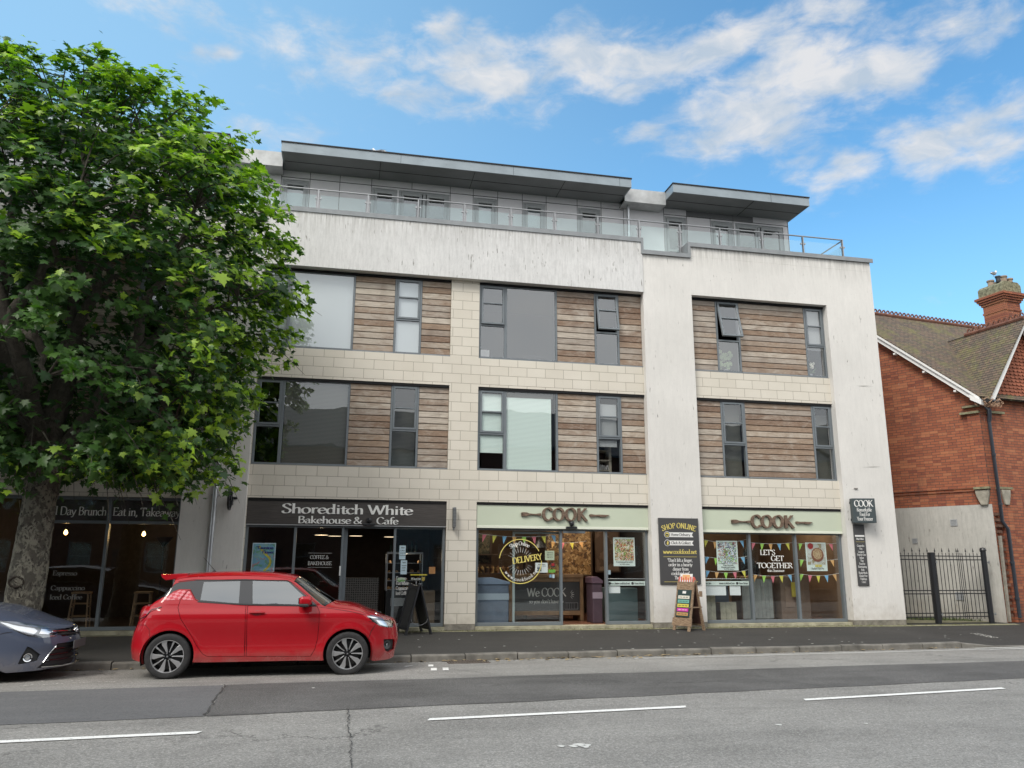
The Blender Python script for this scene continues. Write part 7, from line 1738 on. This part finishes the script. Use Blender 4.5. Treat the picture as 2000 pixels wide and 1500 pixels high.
    pts = [(a, b, 0) for a, b in half_pts] + [(0, 1.38, 0)] + [(-a, b, 0) for a, b in half_pts[:0:-1]]
    pts = np.array(pts); m_ = len(pts); pts[:, 2] = -.16*np.abs(pts[:, 0])**1.2 - .10*(pts[:, 1]-.4)**2
    core = np.array([[0, .42, .04]]); L = np.vstack([pts, core]); k = m_+1
    curl = rng.normal(1, .9, n)
    V = T[:, None, :] + (L[None, :, 0, None]*sd_[:, None, :] + L[None, :, 1, None]*tip[:, None, :])*size[:, None, None] + (L[None, :, 2]*curl[:, None])[:, :, None]*nrm[:, None, :]*size[:, None, None]
    V = V.reshape(-1, 3); tri = np.array([(i, (i+1) % m_, m_) for i in range(m_)]); F = (tri[None]+(np.arange(n)*k)[:, None, None]).reshape(-1, 3)
    me = bpy.data.meshes.new('crown'); me.vertices.add(len(V)); me.vertices.foreach_set('co', V.astype(np.float32).ravel()); me.loops.add(len(F)*3); me.loops.foreach_set('vertex_index', F.astype(np.int32).ravel())
    me.polygons.add(len(F)); me.polygons.foreach_set('loop_start', np.arange(0, len(F)*3, 3, dtype=np.int32)); me.polygons.foreach_set('loop_total', np.full(len(F), 3, np.int32)); me.polygons.foreach_set('use_smooth', np.ones(len(F), bool)); me.update()
    at = me.attributes.new('leaf', 'FLOAT_COLOR', 'POINT')
    # young lime leaves at tips; extra up and right, light put into the colour
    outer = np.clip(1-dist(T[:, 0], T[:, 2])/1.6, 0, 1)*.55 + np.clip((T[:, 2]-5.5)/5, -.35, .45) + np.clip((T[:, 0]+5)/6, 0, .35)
    young_lit = (rng.uniform(size=n) < np.clip(outer*.85*np.clip(tt*1.6-.35, 0, 1.5), .012, .75)).astype(float)*rng.uniform(.35, 1, n)
    col = np.zeros((n, 4), np.float32); cl = rng.uniform(size=nb); col[:, 0] = np.clip(.45*rng.uniform(size=n)+.35*cl[cid]+.35*tt-.2, 0, 1); col[:, 1] = young_lit; col[:, 3] = 1  # green darkens inwards along each bough: inner shade put into the colour
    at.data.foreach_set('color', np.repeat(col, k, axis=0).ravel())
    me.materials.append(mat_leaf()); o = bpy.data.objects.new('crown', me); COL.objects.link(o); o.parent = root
    V0 = np.array([root.location.x, root.location.y, root.location.z]); me.transform(Matrix.Translation((-V0[0], TY-V0[1], -V0[2])))
    # wood ----------------------------------------------------------------
    mb = MB(); base = Vector((0, 0, 0))
    W = lambda x, y, z: Vector((x+5.14, y, z+.06))
    rr = random.Random(2)
    ring = []
    prof = [(0, .43), (.25, .33), (.7, .285), (1.2, .275), (1.8, .265), (2.3, .26), (2.8, .27), (3.15, .28)]
    n = 26; nz = 60
    for j in range(nz):
        z = 3.15*j/(nz-1); r = interp(prof, z)
        for i in range(n):
            t = 2*PI*i/n; p = Vector((math.cos(t), math.sin(t), z*1.1)); q = r*(1+.10*mnoise.noise(p*1.7)+.05*mnoise.noise(p*5)+.03*mnoise.noise(p*11))
            bulge = math.exp(-((z-1.15)/.16)**2)*max(0, math.cos(t+PI/2+.15))**6*.05; q += bulge
            mb.v.append((q*math.cos(t)+.02*z, q*math.sin(t), z))
    for j in range(nz-1):
        for i in range(n): mb.f.append((j*n+i, j*n+(i+1) % n, (j+1)*n+(i+1) % n, (j+1)*n+i)); mb.mi.append(0)
    limbs = []
    def limb(a, b, r0, r1, sag=.15, n=7):
        a, b = Vector(a), Vector(b); pts = []; rs = []
        for i in range(n+1):
            t = i/n; p = a.lerp(b, t); w = math.sin(PI*t)*sag; p += Vector((rr.uniform(-.5, .5)*w, rr.uniform(-.5, .5)*w, w*.6)); pts.append(p); rs.append(r0+(r1-r0)*t)
        mb.tube(pts, rs, 9); limbs.append((pts, rs)); return pts
    fork = W(-5.08, 0, 3.0)
    main = [limb(fork, W(-5.95, -.3, 5.2), .22, .16), limb(fork+Vector((.05, 0, 0)), W(-5.0, .3, 5.4), .22, .16), limb(fork+Vector((.1, 0, -.1)), W(-3.9, -.2, 4.9), .19, .12), limb(fork+Vector((0, -.05, 0)), W(-5.3, -1.6, 5.0), .17, .11), limb(fork+Vector((-.05, .05, 0)), W(-6.8, .8, 4.6), .16, .11)]
    ends = [m[-1] for m in main]; sub = []
    for e, cs in zip(ends, ([(-7.5, -.8, 8.2), (-6.3, .6, 9.3), (-6.9, -1.6, 6.8)], [(-5.2, 0, 9.6), (-4.2, .6, 8.4), (-3.6, -.8, 7.9)], [(-2.2, 0, 6.2), (-2.6, .6, 4.4), (-2.9, -.9, 7.6), (-2.9, -.5, 3.6)], [(-5.8, -2.4, 7.6), (-4.4, -2.4, 6.4), (-4.6, -1.8, 4.2)], [(-9.2, .5, 6.8), (-8.6, -.8, 5.0), (-8.2, 1.2, 8.4)])):
        for cpt in cs: sub.append(limb(e, W(*cpt), .10, .03, .3, 8))
    nodes = [p for pts, rs in limbs for p in pts[2:]]
    NA = np.array([tuple(p) for p in nodes])
    kk = rng.permutation(len(tips))[:520]
    for t in tips[kk]:
        tp = np.array([t[0]+5.14, t[1], t[2]+.06]); dn = np.linalg.norm(NA-tp, axis=1) + (NA[:, 2] > tp[2]+.3)*1.0; j = int(dn.argmin()); a = Vector(NA[j]); b = Vector(tp)
        if (b-a).length < 3.2: mid = a.lerp(b, .55)+Vector((0, 0, .12)); mb.tube([a, mid, b], [.022, .014, .005], 4, cap=False)
    for i in range(nb):
        a = start[i]+np.array([5.14, 0, .06]); q = [a + d_[i]*(tq*Lb[i]) + np.array([0, 0, (.22*tq-.42*tq**2.2)*Lb[i]]) for tq in (0, .35, .7, 1.0)]; mb.tube(q, [.016, .011, .007, .003], 4, cap=False)
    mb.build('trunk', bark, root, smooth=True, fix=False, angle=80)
    # knot scar
    kn = MB()
    for k2 in range(14):
        a = k2*2*PI/14; kn.tube([(.11*math.cos(a)-.02, -.305-.012*math.sin(a*3), 1.16+.08*math.sin(a)+.01*math.sin(5*a)), (.11*math.cos(a+.5)-.02, -.308, 1.16+.08*math.sin(a+.5))], .017, 6)
    kn.lathe([(0, .0), (.07, .01), (.09, .04)], (-.02, -.302, 1.16), 'y', 12); kn.build('knot', simple('dark_knot', (.045, .036, .028), .95, bumpy=.8), root)
build_tree()

# ================================================================== brick house on the right
def mat_brick(name, axis=0):
    m = Mat(name); v = xz_vec(m, axis, 2, 1, 1)
    b = brick_node(m, v, .225, .075, .0075, (.39, .13, .063), (.28, .088, .045), (.105, .07, .055), smooth=.1)
    n = m.noise(1.6, 5, .6); c = m.mix(m.ramp(n, .35, .7, 0, .3), b.outputs['Color'], (.22, .07, .04))
    fl = m.N.new('ShaderNodeVectorMath'); fl.operation = 'SNAP'; fl.inputs[1].default_value = (.225, .075, 1); m.L.new(v, fl.inputs[0]); wn = m.N.new('ShaderNodeTexWhiteNoise'); wn.noise_dimensions = '2D'; m.L.new(fl.outputs[0], wn.inputs['Vector'])
    c = m.mix(m.ramp(wn.outputs['Value'], .74, .95, 0, .45), c, (.50, .21, .10)); c = m.mix(m.ramp(wn.outputs['Value'], .16, .04, 0, .6), c, (.17, .05, .035))
    st = m.noise(4, 4, .6, sc=(3, 3, .6)); c = m.mix(m.ramp(st, .68, .74, 0, .6), c, (.50, .38, .30)); st2 = m.noise(2, 5, .6, sc=(1.6, 1.6, .5)); c = m.mix(m.ramp(st2, .56, .75, 0, .65), c, (.075, .045, .038))
    m.set('Base Color', c).set('Roughness', .9); m.bump(m.math('MULTIPLY', b.outputs['Fac'], -1.), .7, .01); return m.m
def mat_tiles():
    m = Mat('mossy_clay_tiles'); tc = m.tc('UV'); b = m.N.new('ShaderNodeTexBrick'); m.L.new(tc, b.inputs['Vector']); b.inputs['Scale'].default_value = 1; b.inputs['Brick Width'].default_value = .165; b.inputs['Row Height'].default_value = .10; b.inputs['Mortar Size'].default_value = .006
    b.inputs['Color1'].default_value = (.17, .115, .08, 1); b.inputs['Color2'].default_value = (.10, .08, .062, 1); b.inputs['Mortar'].default_value = (.02, .016, .013, 1)
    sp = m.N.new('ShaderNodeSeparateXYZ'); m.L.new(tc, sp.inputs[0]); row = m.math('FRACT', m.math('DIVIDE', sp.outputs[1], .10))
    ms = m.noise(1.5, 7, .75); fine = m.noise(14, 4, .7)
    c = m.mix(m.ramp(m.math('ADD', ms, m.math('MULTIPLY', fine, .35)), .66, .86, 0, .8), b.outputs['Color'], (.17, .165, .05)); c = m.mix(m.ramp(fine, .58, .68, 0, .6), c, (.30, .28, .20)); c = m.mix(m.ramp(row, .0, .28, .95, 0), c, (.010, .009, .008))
    m.set('Base Color', c).set('Roughness', .92); m.bump(m.math('ADD', m.math('SUBTRACT', 1.0, row), m.math('MULTIPLY', fine, .5)), 1.0, .02); return m.m
def build_house():
    H = empty('brick_house', (16.66, .12, 0), 'red brick house with mossy tiled roof and ornate chimney behind black railings', 'house')
    def at(mb, name, mat, frame=None, **k):
        o = mb.build(name, mat, **k)
        o.parent = H
        if frame is not None: o.matrix_parent_inverse = Matrix.Translation(H.location).inverted(); o.matrix_world = frame; o.matrix_basis = frame
        else: o.matrix_parent_inverse = Matrix.Translation(H.location).inverted()
        return o
    M_['corbel'] = simple('weathered_stone', (.30, .28, .23), .9, var=.35)
    C = Vector((16.66, .12, 0)); th = math.radians(29.5); dS = Vector((-math.sin(th), math.cos(th), 0)); nS = Vector((-math.cos(th), -math.sin(th), 0)); ph = math.radians(82); dF = Vector((math.sin(ph), math.cos(ph), 0)); nF = Vector((dF.y, -dF.x, 0)); bk = -nF
    ze, zr, sr = 5.74, 9.02, 3.62
    # side wall in its own frame: local x = along dS, y = into the house
    FS = Matrix((dS, -nS, Vector((0, 0, 1)))).transposed().to_4x4(); FS.translation = C
    FF = Matrix((dF, bk, Vector((0, 0, 1)))).transposed().to_4x4(); FF.translation = C
    MS, MFm = mat_brick('side_brick'), mat_brick('front_brick')
    mb = MB(); mb.prism([(0, 2.9), (2*sr, 2.9), (2*sr, ze), (sr, zr), (0, ze)], 0, .25); at(mb, 'side_wall', MS, FS)
    mb = MB(); mb.box(0, 2*sr, -.02, .25, -.1, 3.0); at(mb, 'rendered_base', mat_render('stained_base_render', (.52, .51, .47), .9), FS)
    mb = MB(); mb.box(0, .32, -.055, 0, 3.42, ze-.25); mb.box(0, 3.9, -.03, 0, 3.36, 3.40); mb.box(.32, 4.2, -.035, 0, 3.44, 3.50); at(mb, 'brick_pier', MS, FS)
    for q_ in ((.0, .48, -.12, .0, ze-.30, ze-.24), (.0, .40, -.09, 0, ze-.12, ze-.07), (-.02, .36, -.14, 0, 3.40, 3.46)): at(MB().box(*q_), 'stone_course', M_['mortar'], FS)
    mb = MB(); mb.prism([(.08, 2.98), (.24, 2.98), (.33, 3.22), (.35, 3.38), (0, 3.38), (.02, 3.22)], -.10, 0); at(mb, 'corbel', M_['corbel'], FS, bevel=.02)
    # white verge boards
    L = Vector((sr, zr-ze)); e = 1/L.length
    def verge(z0, dz, y0, y1): return [(-.10, ze-.09+z0), (sr, zr+z0), (sr, zr+z0+dz), (-.10, ze-.09+z0+dz)]
    mb = MB(); mb.prism(verge(-.02, .14, 0, 0), -.20, -.02); mb.prism(verge(.12, .07, 0, 0), -.25, -.01); mb.prism([(-.14, ze-.12), (.12, ze+.05), (.12, ze+.20), (-.14, ze+.02)], -.27, -.02); at(mb, 'bargeboard', M_['white'], FS)
    mb = MB()
    for k in range(5): s = .5+k*.75; z = ze+(zr-ze)*s/sr-.06; mb.box(s-.03, s+.03, -.19, -.0, z-.05, z)
    at(mb, 'bracket', M_['white'], FS)
    # vents on the base
    for (s, z, a) in ((2.05, 2.08, .14), (.98, 2.55, .17), (1.05, .62, .2)):
        mb = MB(); ring(mb, s-a/2, s+a/2, z-a/2, z+a/2, .02, -.04, 0); mb.box(s-a/2, s+a/2, -.028, -.01, z-a/2, z+a/2)
        for k in range(6): mb.box(s-a/2, s+a/2, -.036, -.02, z-a/2+k*a/6, z-a/2+k*a/6+.008)
        at(mb, 'air_vent', M_['frame_l'], FS)
    # front wall
    mb = MB(); mb.box(0, 9, 0, .25, 0, ze+.02); mb.box(.25, .62, -.07, 0, 0, ze-.2); at(mb, 'front_wall', MFm, FF)
    mb = MB(); mb.prism([(.18, ze), (3.45, ze), (1.80, ze+2.42)], .0, .22); at(mb, 'front_gable', MFm, FF)
    for q_ in ((.22, .75, -.13, 0, ze-.30, ze-.24), (.2, .72, -.1, 0, 3.40, 3.46)): at(MB().box(*q_), 'stone_course', M_['mortar'], FF)
    mb = MB(); mb.prism([(.36, 2.98), (.50, 2.98), (.58, 3.22), (.60, 3.38), (.28, 3.38), (.30, 3.22)], -.12, 0); at(mb, 'corbel', M_['corbel'], FF, bevel=.02)
    mb = MB()    # hung fish-scale tiles on the gable
    for r in range(22):
        z = ze+.08+r*.10; w0 = .22+(z-ze)*.67; w1 = 3.40-(z-ze)*.67
        x = w0+((r % 2)*.08)
        while x < w1-.1: mb.add([(x, -.01, z+.11), (x, -.035, z+.03), (x+.04, -.038, z), (x+.11, -.038, z), (x+.15, -.035, z+.03), (x+.15, -.01, z+.11)], [(0, 1, 2, 3, 4, 5)]); x += .16
    at(mb, 'hung_tiles', simple('clay_tile_hanging', (.30, .10, .055), .85, var=.4, vscale=6), FF, fix=False)
    mb = MB(); gx, gz_, gt = .02, ze-.02, ze+2.43
    mb.prism([(gx, gz_), (gx+.18, gz_), (1.80, gt-.16), (1.80, gt)], -.30, -.10); mb.prism([(3.60, gz_), (1.80, gt), (1.80, gt-.16), (3.42, gz_)], -.30, -.10); at(mb, 'bargeboard', M_['white'], FF)
    # roofs
    tl = mat_tiles()
    def slope(name, a, b, c_, d, th_=.05):
        """quad a-b along the eaves, d-c along the ridge; uv in metres"""
        a, b, c_, d = map(Vector, (a, b, c_, d)); me = bpy.data.meshes.new(name); n = (b-a).cross(d-a).normalized(); vs = [a, b, c_, d]; lo = [p-n*th_ for p in vs]
        me.from_pydata([tuple(p) for p in vs+lo], [], [(0, 1, 2, 3), (7, 6, 5, 4), (0, 4, 5, 1), (1, 5, 6, 2), (2, 6, 7, 3), (3, 7, 4, 0)]); me.materials.append(tl); uv = me.uv_layers.new(name='UVMap'); ax = (b-a).normalized(); ay = n.cross(ax)
        for p in me.polygons:
            for li in p.loop_indices: v = me.vertices[me.loops[li].vertex_index].co-a; uv.data[li].uv = (v.dot(ax), v.dot(ay))
        o = bpy.data.objects.new(name, me); COL.objects.link(o); o.parent = H; o.matrix_parent_inverse = Matrix.Translation(H.location).inverted(); return o
    eave0 = C + dS*-.12 + nS*.22 + Vector((0, 0, ze+.0)); apex = C + dS*sr + nS*.22 + Vector((0, 0, zr+.22)); z_up = Vector((0, 0, .12))
    eave0 = eave0 + z_up
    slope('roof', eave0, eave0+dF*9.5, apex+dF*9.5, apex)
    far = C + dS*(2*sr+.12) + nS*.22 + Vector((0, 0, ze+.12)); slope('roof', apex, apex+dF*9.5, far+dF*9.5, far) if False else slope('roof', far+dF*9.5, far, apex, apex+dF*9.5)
    # cross gable roof: ridge runs back from the street
    g0 = C + dF*1.80; rt = ze+2.50; back = bk*3.3
    l0 = C + dF*-.05 + Vector((0, 0, ze+.02)) + nF*.34; r0 = C + dF*3.66 + Vector((0, 0, ze+.02)) + nF*.34; rd = g0 + Vector((0, 0, rt)) + nF*.34
    slope('roof', l0+bk*0, rd, rd+bk*3.1, l0+bk*3.4*0+bk*.9) if False else None
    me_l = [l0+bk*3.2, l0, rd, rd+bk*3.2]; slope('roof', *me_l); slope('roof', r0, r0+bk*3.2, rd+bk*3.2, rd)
    # crested ridge tiles
    def crest(a, b, name):
        a, b = Vector(a), Vector(b); n = int((b-a).length/.17); mb = MB(); ax = (b-a).normalized()
        mb.tube([a, b], .07, 8)
        for i in range(n):
            c0 = a+ax*(i+.5)*.17+Vector((0, 0, .07)); q = []
            for k in range(9): t = PI*k/8; q.append((c0+ax*.072*math.cos(t)+Vector((0, 0, .105*math.sin(t))), c0+ax*.036*math.cos(t)+Vector((0, 0, .012+.055*math.sin(t)))))
            sdv = ax.cross(Vector((0, 0, 1)))*.015
            for (o1, i1), (o2, i2) in zip(q, q[1:]): mb.add([o1-sdv, i1-sdv, i2-sdv, o2-sdv, o1+sdv, i1+sdv, i2+sdv, o2+sdv], [(0, 1, 2, 3), (7, 6, 5, 4), (0, 3, 7, 4), (1, 5, 6, 2)])
        o = mb.build(name, simple('ridge_clay', (.17, .075, .05), .85, var=.4), None); o.parent = H; o.matrix_parent_inverse = Matrix.Translation(H.location).inverted()
    crest(apex+Vector((0, 0, .02)), apex+dF*9.4+Vector((0, 0, .02)), 'ridge'); crest(rd+nF*-.02+Vector((0, 0, .02)), rd+bk*1.95+Vector((0, 0, .02)), 'ridge')
    # lead valley
    # gutter and downpipe on the corner
    mb = MB(); p = lambda dx, dy, z: C+dF*dx+nF*dy+Vector((0, 0, z))
    mb.tube([p(.10, .10, 5.62), p(.10, .20, 5.50), p(.13, .16, 5.32), p(.13, .13, 5.2)], .055, 10); mb.tube([p(.13, .13, 5.2), p(.13, .13, 2.55), p(.28, .14, 2.35), p(.28, .14, .12)], .045, 10)
    for z in (4.3, 3.0, 1.5, .6): mb.tube([p(.13 if z > 2.5 else .28, .135, z-.03), p(.13 if z > 2.5 else .28, .135, z+.03)], .058, 10)
    at(mb, 'downpipe', simple('blue_black_pipe', (.028, .034, .045), .4), smooth=True)
    mb = MB(); mb.tube([p(-.05, .28, 5.74), p(.35, .28, 5.72)], .06, 8); at(mb, 'gutter', M_['blk_paint'])
    mb = MB(); mb.obox(p(-.02, .10, 1.1), .055, .06, 2.15, Matrix.Rotation(.02, 3, 'Y')); at(mb, 'weathered_post', simple('weathered_post_wood', (.26, .24, .2), .9, var=.3))
    # toothed brick edge beside the render
    mb = MB()
    for k in range(18): z = .15+k*.15; mb.box(.02+.0, .12+(k % 2)*.05, -.10, .0, z, z+.068)
    at(mb, 'toothed_bricks', simple('rough_dark_brick', (.12, .065, .045), .95, var=.5), FF)
    # chimney
    cc = C + dF*6.35 + bk*4.0; ch = MB(); R8 = Matrix((dF, bk, Vector((0, 0, 1)))).transposed()
    FC = R8.to_4x4(); FC.translation = Vector((23.15, 5.45, 0))
    def step(w, d, z0, z1): ch.box(-w/2, w/2, -d/2, d/2, z0, z1)
    step(.80, .84, 7.5, 10.72); step(.85, .89, 10.40, 10.47); step(.88, .92, 10.72, 10.80); step(.97, 1.01, 10.80, 10.88); step(1.06, 1.10, 10.88, 10.96); step(1.15, 1.19, 10.96, 11.05)
    co = ch.build('chimney', mat_brick('chimney_brick'), None); co.parent = H; co.matrix_parent_inverse = Matrix.Translation(H.location).inverted(); co.matrix_basis = FC
    bv = MB(); bv.prism([(-.47, 11.06), (.47, 11.06), (.47, 11.36), (.34, 11.48), (-.34, 11.48), (-.47, 11.36)], -.49, .49); bv.build('flaunching', simple('lichen_mortar', (.20, .19, .12), .95, var=.6, vscale=12, bumpy=.8), co)
    for x, y, h, rr in ((-.34, -.28, .20, .09), (.0, -.22, .26, .13), (.29, -.24, .2, .11), (-.05, .25, .25, .12), (.26, .22, .22, .11)):
        pm = MB(); pm.lathe([(rr*.8, 0), (rr, .05), (rr*.85, .1), (rr*.9, h), (rr*1.1, h), (rr*1.1, h+.05), (rr*.8, h+.05), (rr*.7, 0)], (x, y, 11.46), 'z', 16); pm.build('chimney_pot', simple('buff_clay_pot', (.30, .23, .17), .85, var=.25) if x > -.2 else M_['blk_paint'], co, smooth=True)
    # dead weeds in the gutter
    wd = MB(); r_ = random.Random(6)
    for k in range(240):
        a = p(.15+r_.gauss(0, .13), .25+r_.gauss(0, .08), 5.66+abs(r_.gauss(0, .12))-.05); t = r_.uniform(0, 6.3); L_ = r_.uniform(.04, .11); b = a+Vector((math.cos(t)*L_, math.sin(t)*L_*.6, r_.uniform(-.1, .06))); w = Vector((0, 0, .018)); wd.add([a, b, b+w, a+w], [(0, 1, 2, 3)])
    at(wd, 'gutter_weeds', simple('dry_weeds', (.42, .27, .18), .9, var=.5), fix=False)
build_house()
# ================================================================== railings and gates in the alley
def railing(name, x0, x1, lab, cat, y=.10, nb=8, z0=.10, z1=1.68, heads=True, rz=0, hinge=None):
    hx_ = hinge if hinge is not None else x0
    r = empty(name, (hx_, y, 0), lab, cat, rz=rz); sp = (x1-x0)/nb
    mb = MB()
    for z in (z0+.06, z0+.15, z0+.62, z0+.70, z1-.12, z1-.03): mb.box(x0-hx_, x1-hx_, -.012, .012, z-.012, z+.012)
    mb.build('rail', M_['blk_paint'], r); 
    for i in range(nb+1):
        x = x0-hx_+sp*i; tall = i % 2 == 0; b = MB(); zt = z1+(.06 if tall else 0); b.tube([(x, 0, z0), (x, 0, zt)], .009, 6)
        if heads: b.lathe([(0, zt), (.02, zt+.03), (.012, zt+.06), (0, zt+.13)] if tall else [(0, zt), (.014, zt+.015), (0, zt+.06)], (x, 0, 0), 'z', 6)
        b.build('bar', M_['blk_paint'], r)
    return r
railing('railing', 13.64, 14.52, 'short run of black spiked railing between the render pier and the first gate post', 'railing', nb=8)
railing('gate', 14.74, 15.48, 'left leaf of the black spiked alley gate', 'gate', nb=7)
railing('gate', 15.50, 16.10, 'right leaf of the black spiked alley gate, standing slightly further back', 'gate', nb=6, hinge=16.10, rz=math.radians(-9))
def gpost(x, w, lab, rnd_=False):
    r = empty('gate_post', (x, .10, 0), lab, 'gate post'); mb = MB()
    if rnd_: mb.lathe([(0, 0), (w/2, 0), (w/2, 1.78), (w/2+.02, 1.80), (w/2, 1.86), (0, 1.88)], n=20)
    else: mb.box(-w/2, w/2, -w/2, w/2, -.02, 1.74)
    mb.build('post', M_['blk_paint'], r, bevel=.004); q = MB()
    for z in (.22, 1.5): q.tube([(w/2, 0, z), (w/2+.07, 0, z)], .014, 6); q.tube([(w/2+.07, 0, z-.03), (w/2+.07, 0, z+.03)], .02, 8)
    q.build('hinge', M_['steel'], r)
gpost(14.63, .11, 'square black gate post between railing and gates'); gpost(16.18, .13, 'round black gate post against the stained wall', True)
mb = MB(); rr = random.Random(5)
for i in range(900):
    x = rr.uniform(14.9, 16.6); y = .45+rr.uniform(0, .5)+(16.6-x)*.5; t = rr.uniform(0, 6.3); h = rr.uniform(.02, .11); w = .02; mb.add([(x, y, 0), (x+w, y, 0), (x+.04*math.cos(t), y+.03*math.sin(t), h)], [(0, 1, 2)])
o = mb.build('weeds', simple('weed_green', (.10, .13, .05), .9, var=.6), fix=False); o['kind'] = 'stuff'; o['label'] = 'low weeds and leaf litter behind the alley gates'
mb = MB()
for i in range(1500):
    x = rr.uniform(-2.5, 16); y = -.17-abs(rr.gauss(0, .05)); t = rr.uniform(0, 6.3); h = rr.uniform(.008, .03)*(2 if rr.random() < .06 else 1); z = pave_z(x, y)+.003; mb.add([(x, y, z), (x+.015, y, z), (x+.02*math.cos(t), y+.015*math.sin(t), z+h)], [(0, 1, 2)])
o = mb.build('moss', simple('moss_green', (.12, .13, .045), .95, var=.5), fix=False); o['kind'] = 'stuff'; o['label'] = 'fine moss and weeds along the foot of the shopfronts'
# white mark on the pavement near the crossing
mb = MB(); mb.add([(13.9, -2.35, pave_z(14, -2.35)+.006), (14.12, -2.32, pave_z(14, -2.3)+.006), (14.2, -1.62, pave_z(14.2, -1.6)+.006), (14.0, -1.6, pave_z(14.2, -1.6)+.006)], [(0, 1, 2, 3)]); mb.build('pavement_marking', M_['oldline'])['kind'] = 'structure'
# ================================================================== gulls
def gull(loc, rz, s, lab):
    r = empty('gull', loc, lab, 'gull', rz=rz); me = bpy.data.meshes.new('body')
    V = [(0, 0, .13), (.10, 0, .15), (.16, 0, .21), (.19, 0, .27), (.23, 0, .275), (-.12, 0, .12), (-.24, 0, .11)]; E = [(0, 1), (1, 2), (2, 3), (3, 4), (0, 5), (5, 6)]; R_ = [.065, .055, .032, .034, .010, .05, .012]
    me.from_pydata([tuple(q*s for q in v) for v in V], E, []); o = bpy.data.objects.new('body', me); COL.objects.link(o); o.parent = r; o.modifiers.new('skin', 'SKIN'); o.modifiers.new('ss', 'SUBSURF').render_levels = 2
    for i, q in enumerate(R_): me.skin_vertices[0].data[i].radius = (q*s, q*s)
    me.skin_vertices[0].data[0].use_root = True; me.materials.append(simple('gull_white', (.72, .73, .74), .7))
    for sd_ in (-1, 1):
        mb = MB(); mb.add([(.08*s, sd_*.06*s, .17*s), (-.1*s, sd_*.07*s, .16*s), (-.28*s, sd_*.03*s, .13*s), (-.12*s, sd_*.055*s, .10*s), (.05*s, sd_*.068*s, .12*s)], [(0, 1, 2, 3, 4)]); mb.build('wing', simple('gull_grey', (.30, .32, .35), .7), r)
        MB().tube([(0, sd_*.025*s, .10*s), (.01*s, sd_*.025*s, 0)], .006*s, 5).build('leg', simple('gull_leg', (.5, .35, .2), .7), r)
    MB().tube([(.245*s, 0, .272*s), (.29*s, 0, .262*s)], [.009*s, .003*s], 5).build('beak', simple('gull_beak', (.6, .42, .08), .5), r)
gull((22.78, 5.2, 11.71), .4, 1.0, 'gull perched on the black chimney pot of the brick house'); gull((.35, .75, 11.505), 2.6, .85, 'gull standing on the long flat roof edge')
# ================================================================== opposite side of the street (seen mirrored in the glass)
def opp(x0, x1, h, gable, lab, brick):
    r = empty('terraced_house', ((x0+x1)/2, -25, 0), lab, 'house', 'terraced houses across the road'); mb = MB(); w = (x1-x0)/2; hol = []
    for z in (.9, 3.9):
        for fx in (-.55, .45): hol.append((fx*w*1.0-.55, fx*w+.55, z, z+1.5))
    holed(mb, -w, w, 0, h, 0, .3, hol)
    for v in range(len(mb.v)): mb.v[v] = (mb.v[v][0], -mb.v[v][1], mb.v[v][2])
    mb.box(-w, w, -8, -7.8, 0, h); mb.build('wall', brick, r)
    mb = MB(); mb.prism([(.3, h), (.3, h-.12), (-3.8, h+2.6), (-8.2, h-.12), (-8.2, h), (-3.8, h+2.75)], -w-.02, w+.02, 'yz'); mb.build('roof', simple('slate', (.07, .072, .08), .7, var=.3), r)
    for a, b, z0, z1 in hol:
        f = MB(); ring(f, a, b, z0, z1, .07, -.2, -.1); f.box(a, b, -.18, -.12, (z0+z1)/2-.03, (z0+z1)/2+.03); fo = f.build('window', M_['stoneframe'], r); MB().box(a+.07, b-.07, -.17, -.165, z0+.07, z1-.07).build('glass_pane', M_['glass'], fo)
        MB().box(a, b, -.4, -.35, z0-.1, z1+.1).build('curtain', M_['cafe_wall'], fo)
    d = MB(); d.box(-.45, .45, 0, .05, 0, 2.1); d.build('door', M_['blk_paint'], r)
M_['stoneframe'] = simple('opposite_frame', (.35, .35, .33), .6); ob = simple('opposite_brick', (.16, .065, .042), .9, var=.35, vscale=12); og = simple('opposite_render', (.30, .29, .27), .9, var=.1)
for i in range(11):
    x0 = -36+i*7.2; opp(x0, x0+7.1, 7.5 if i % 3 else 7.8, i % 2, '%s terraced house across the road, seen only mirrored in the windows' % ('red brick' if i % 4 != 1 else 'pale rendered'), ob if i % 4 != 1 else og)
# put the roots of the two cars under their own bodies
for rt_, dx in ((rc, -1.1), (bc_, -6.1)):
    rt_.location.x += dx
    for ch_ in rt_.children: ch_.location.x -= dx
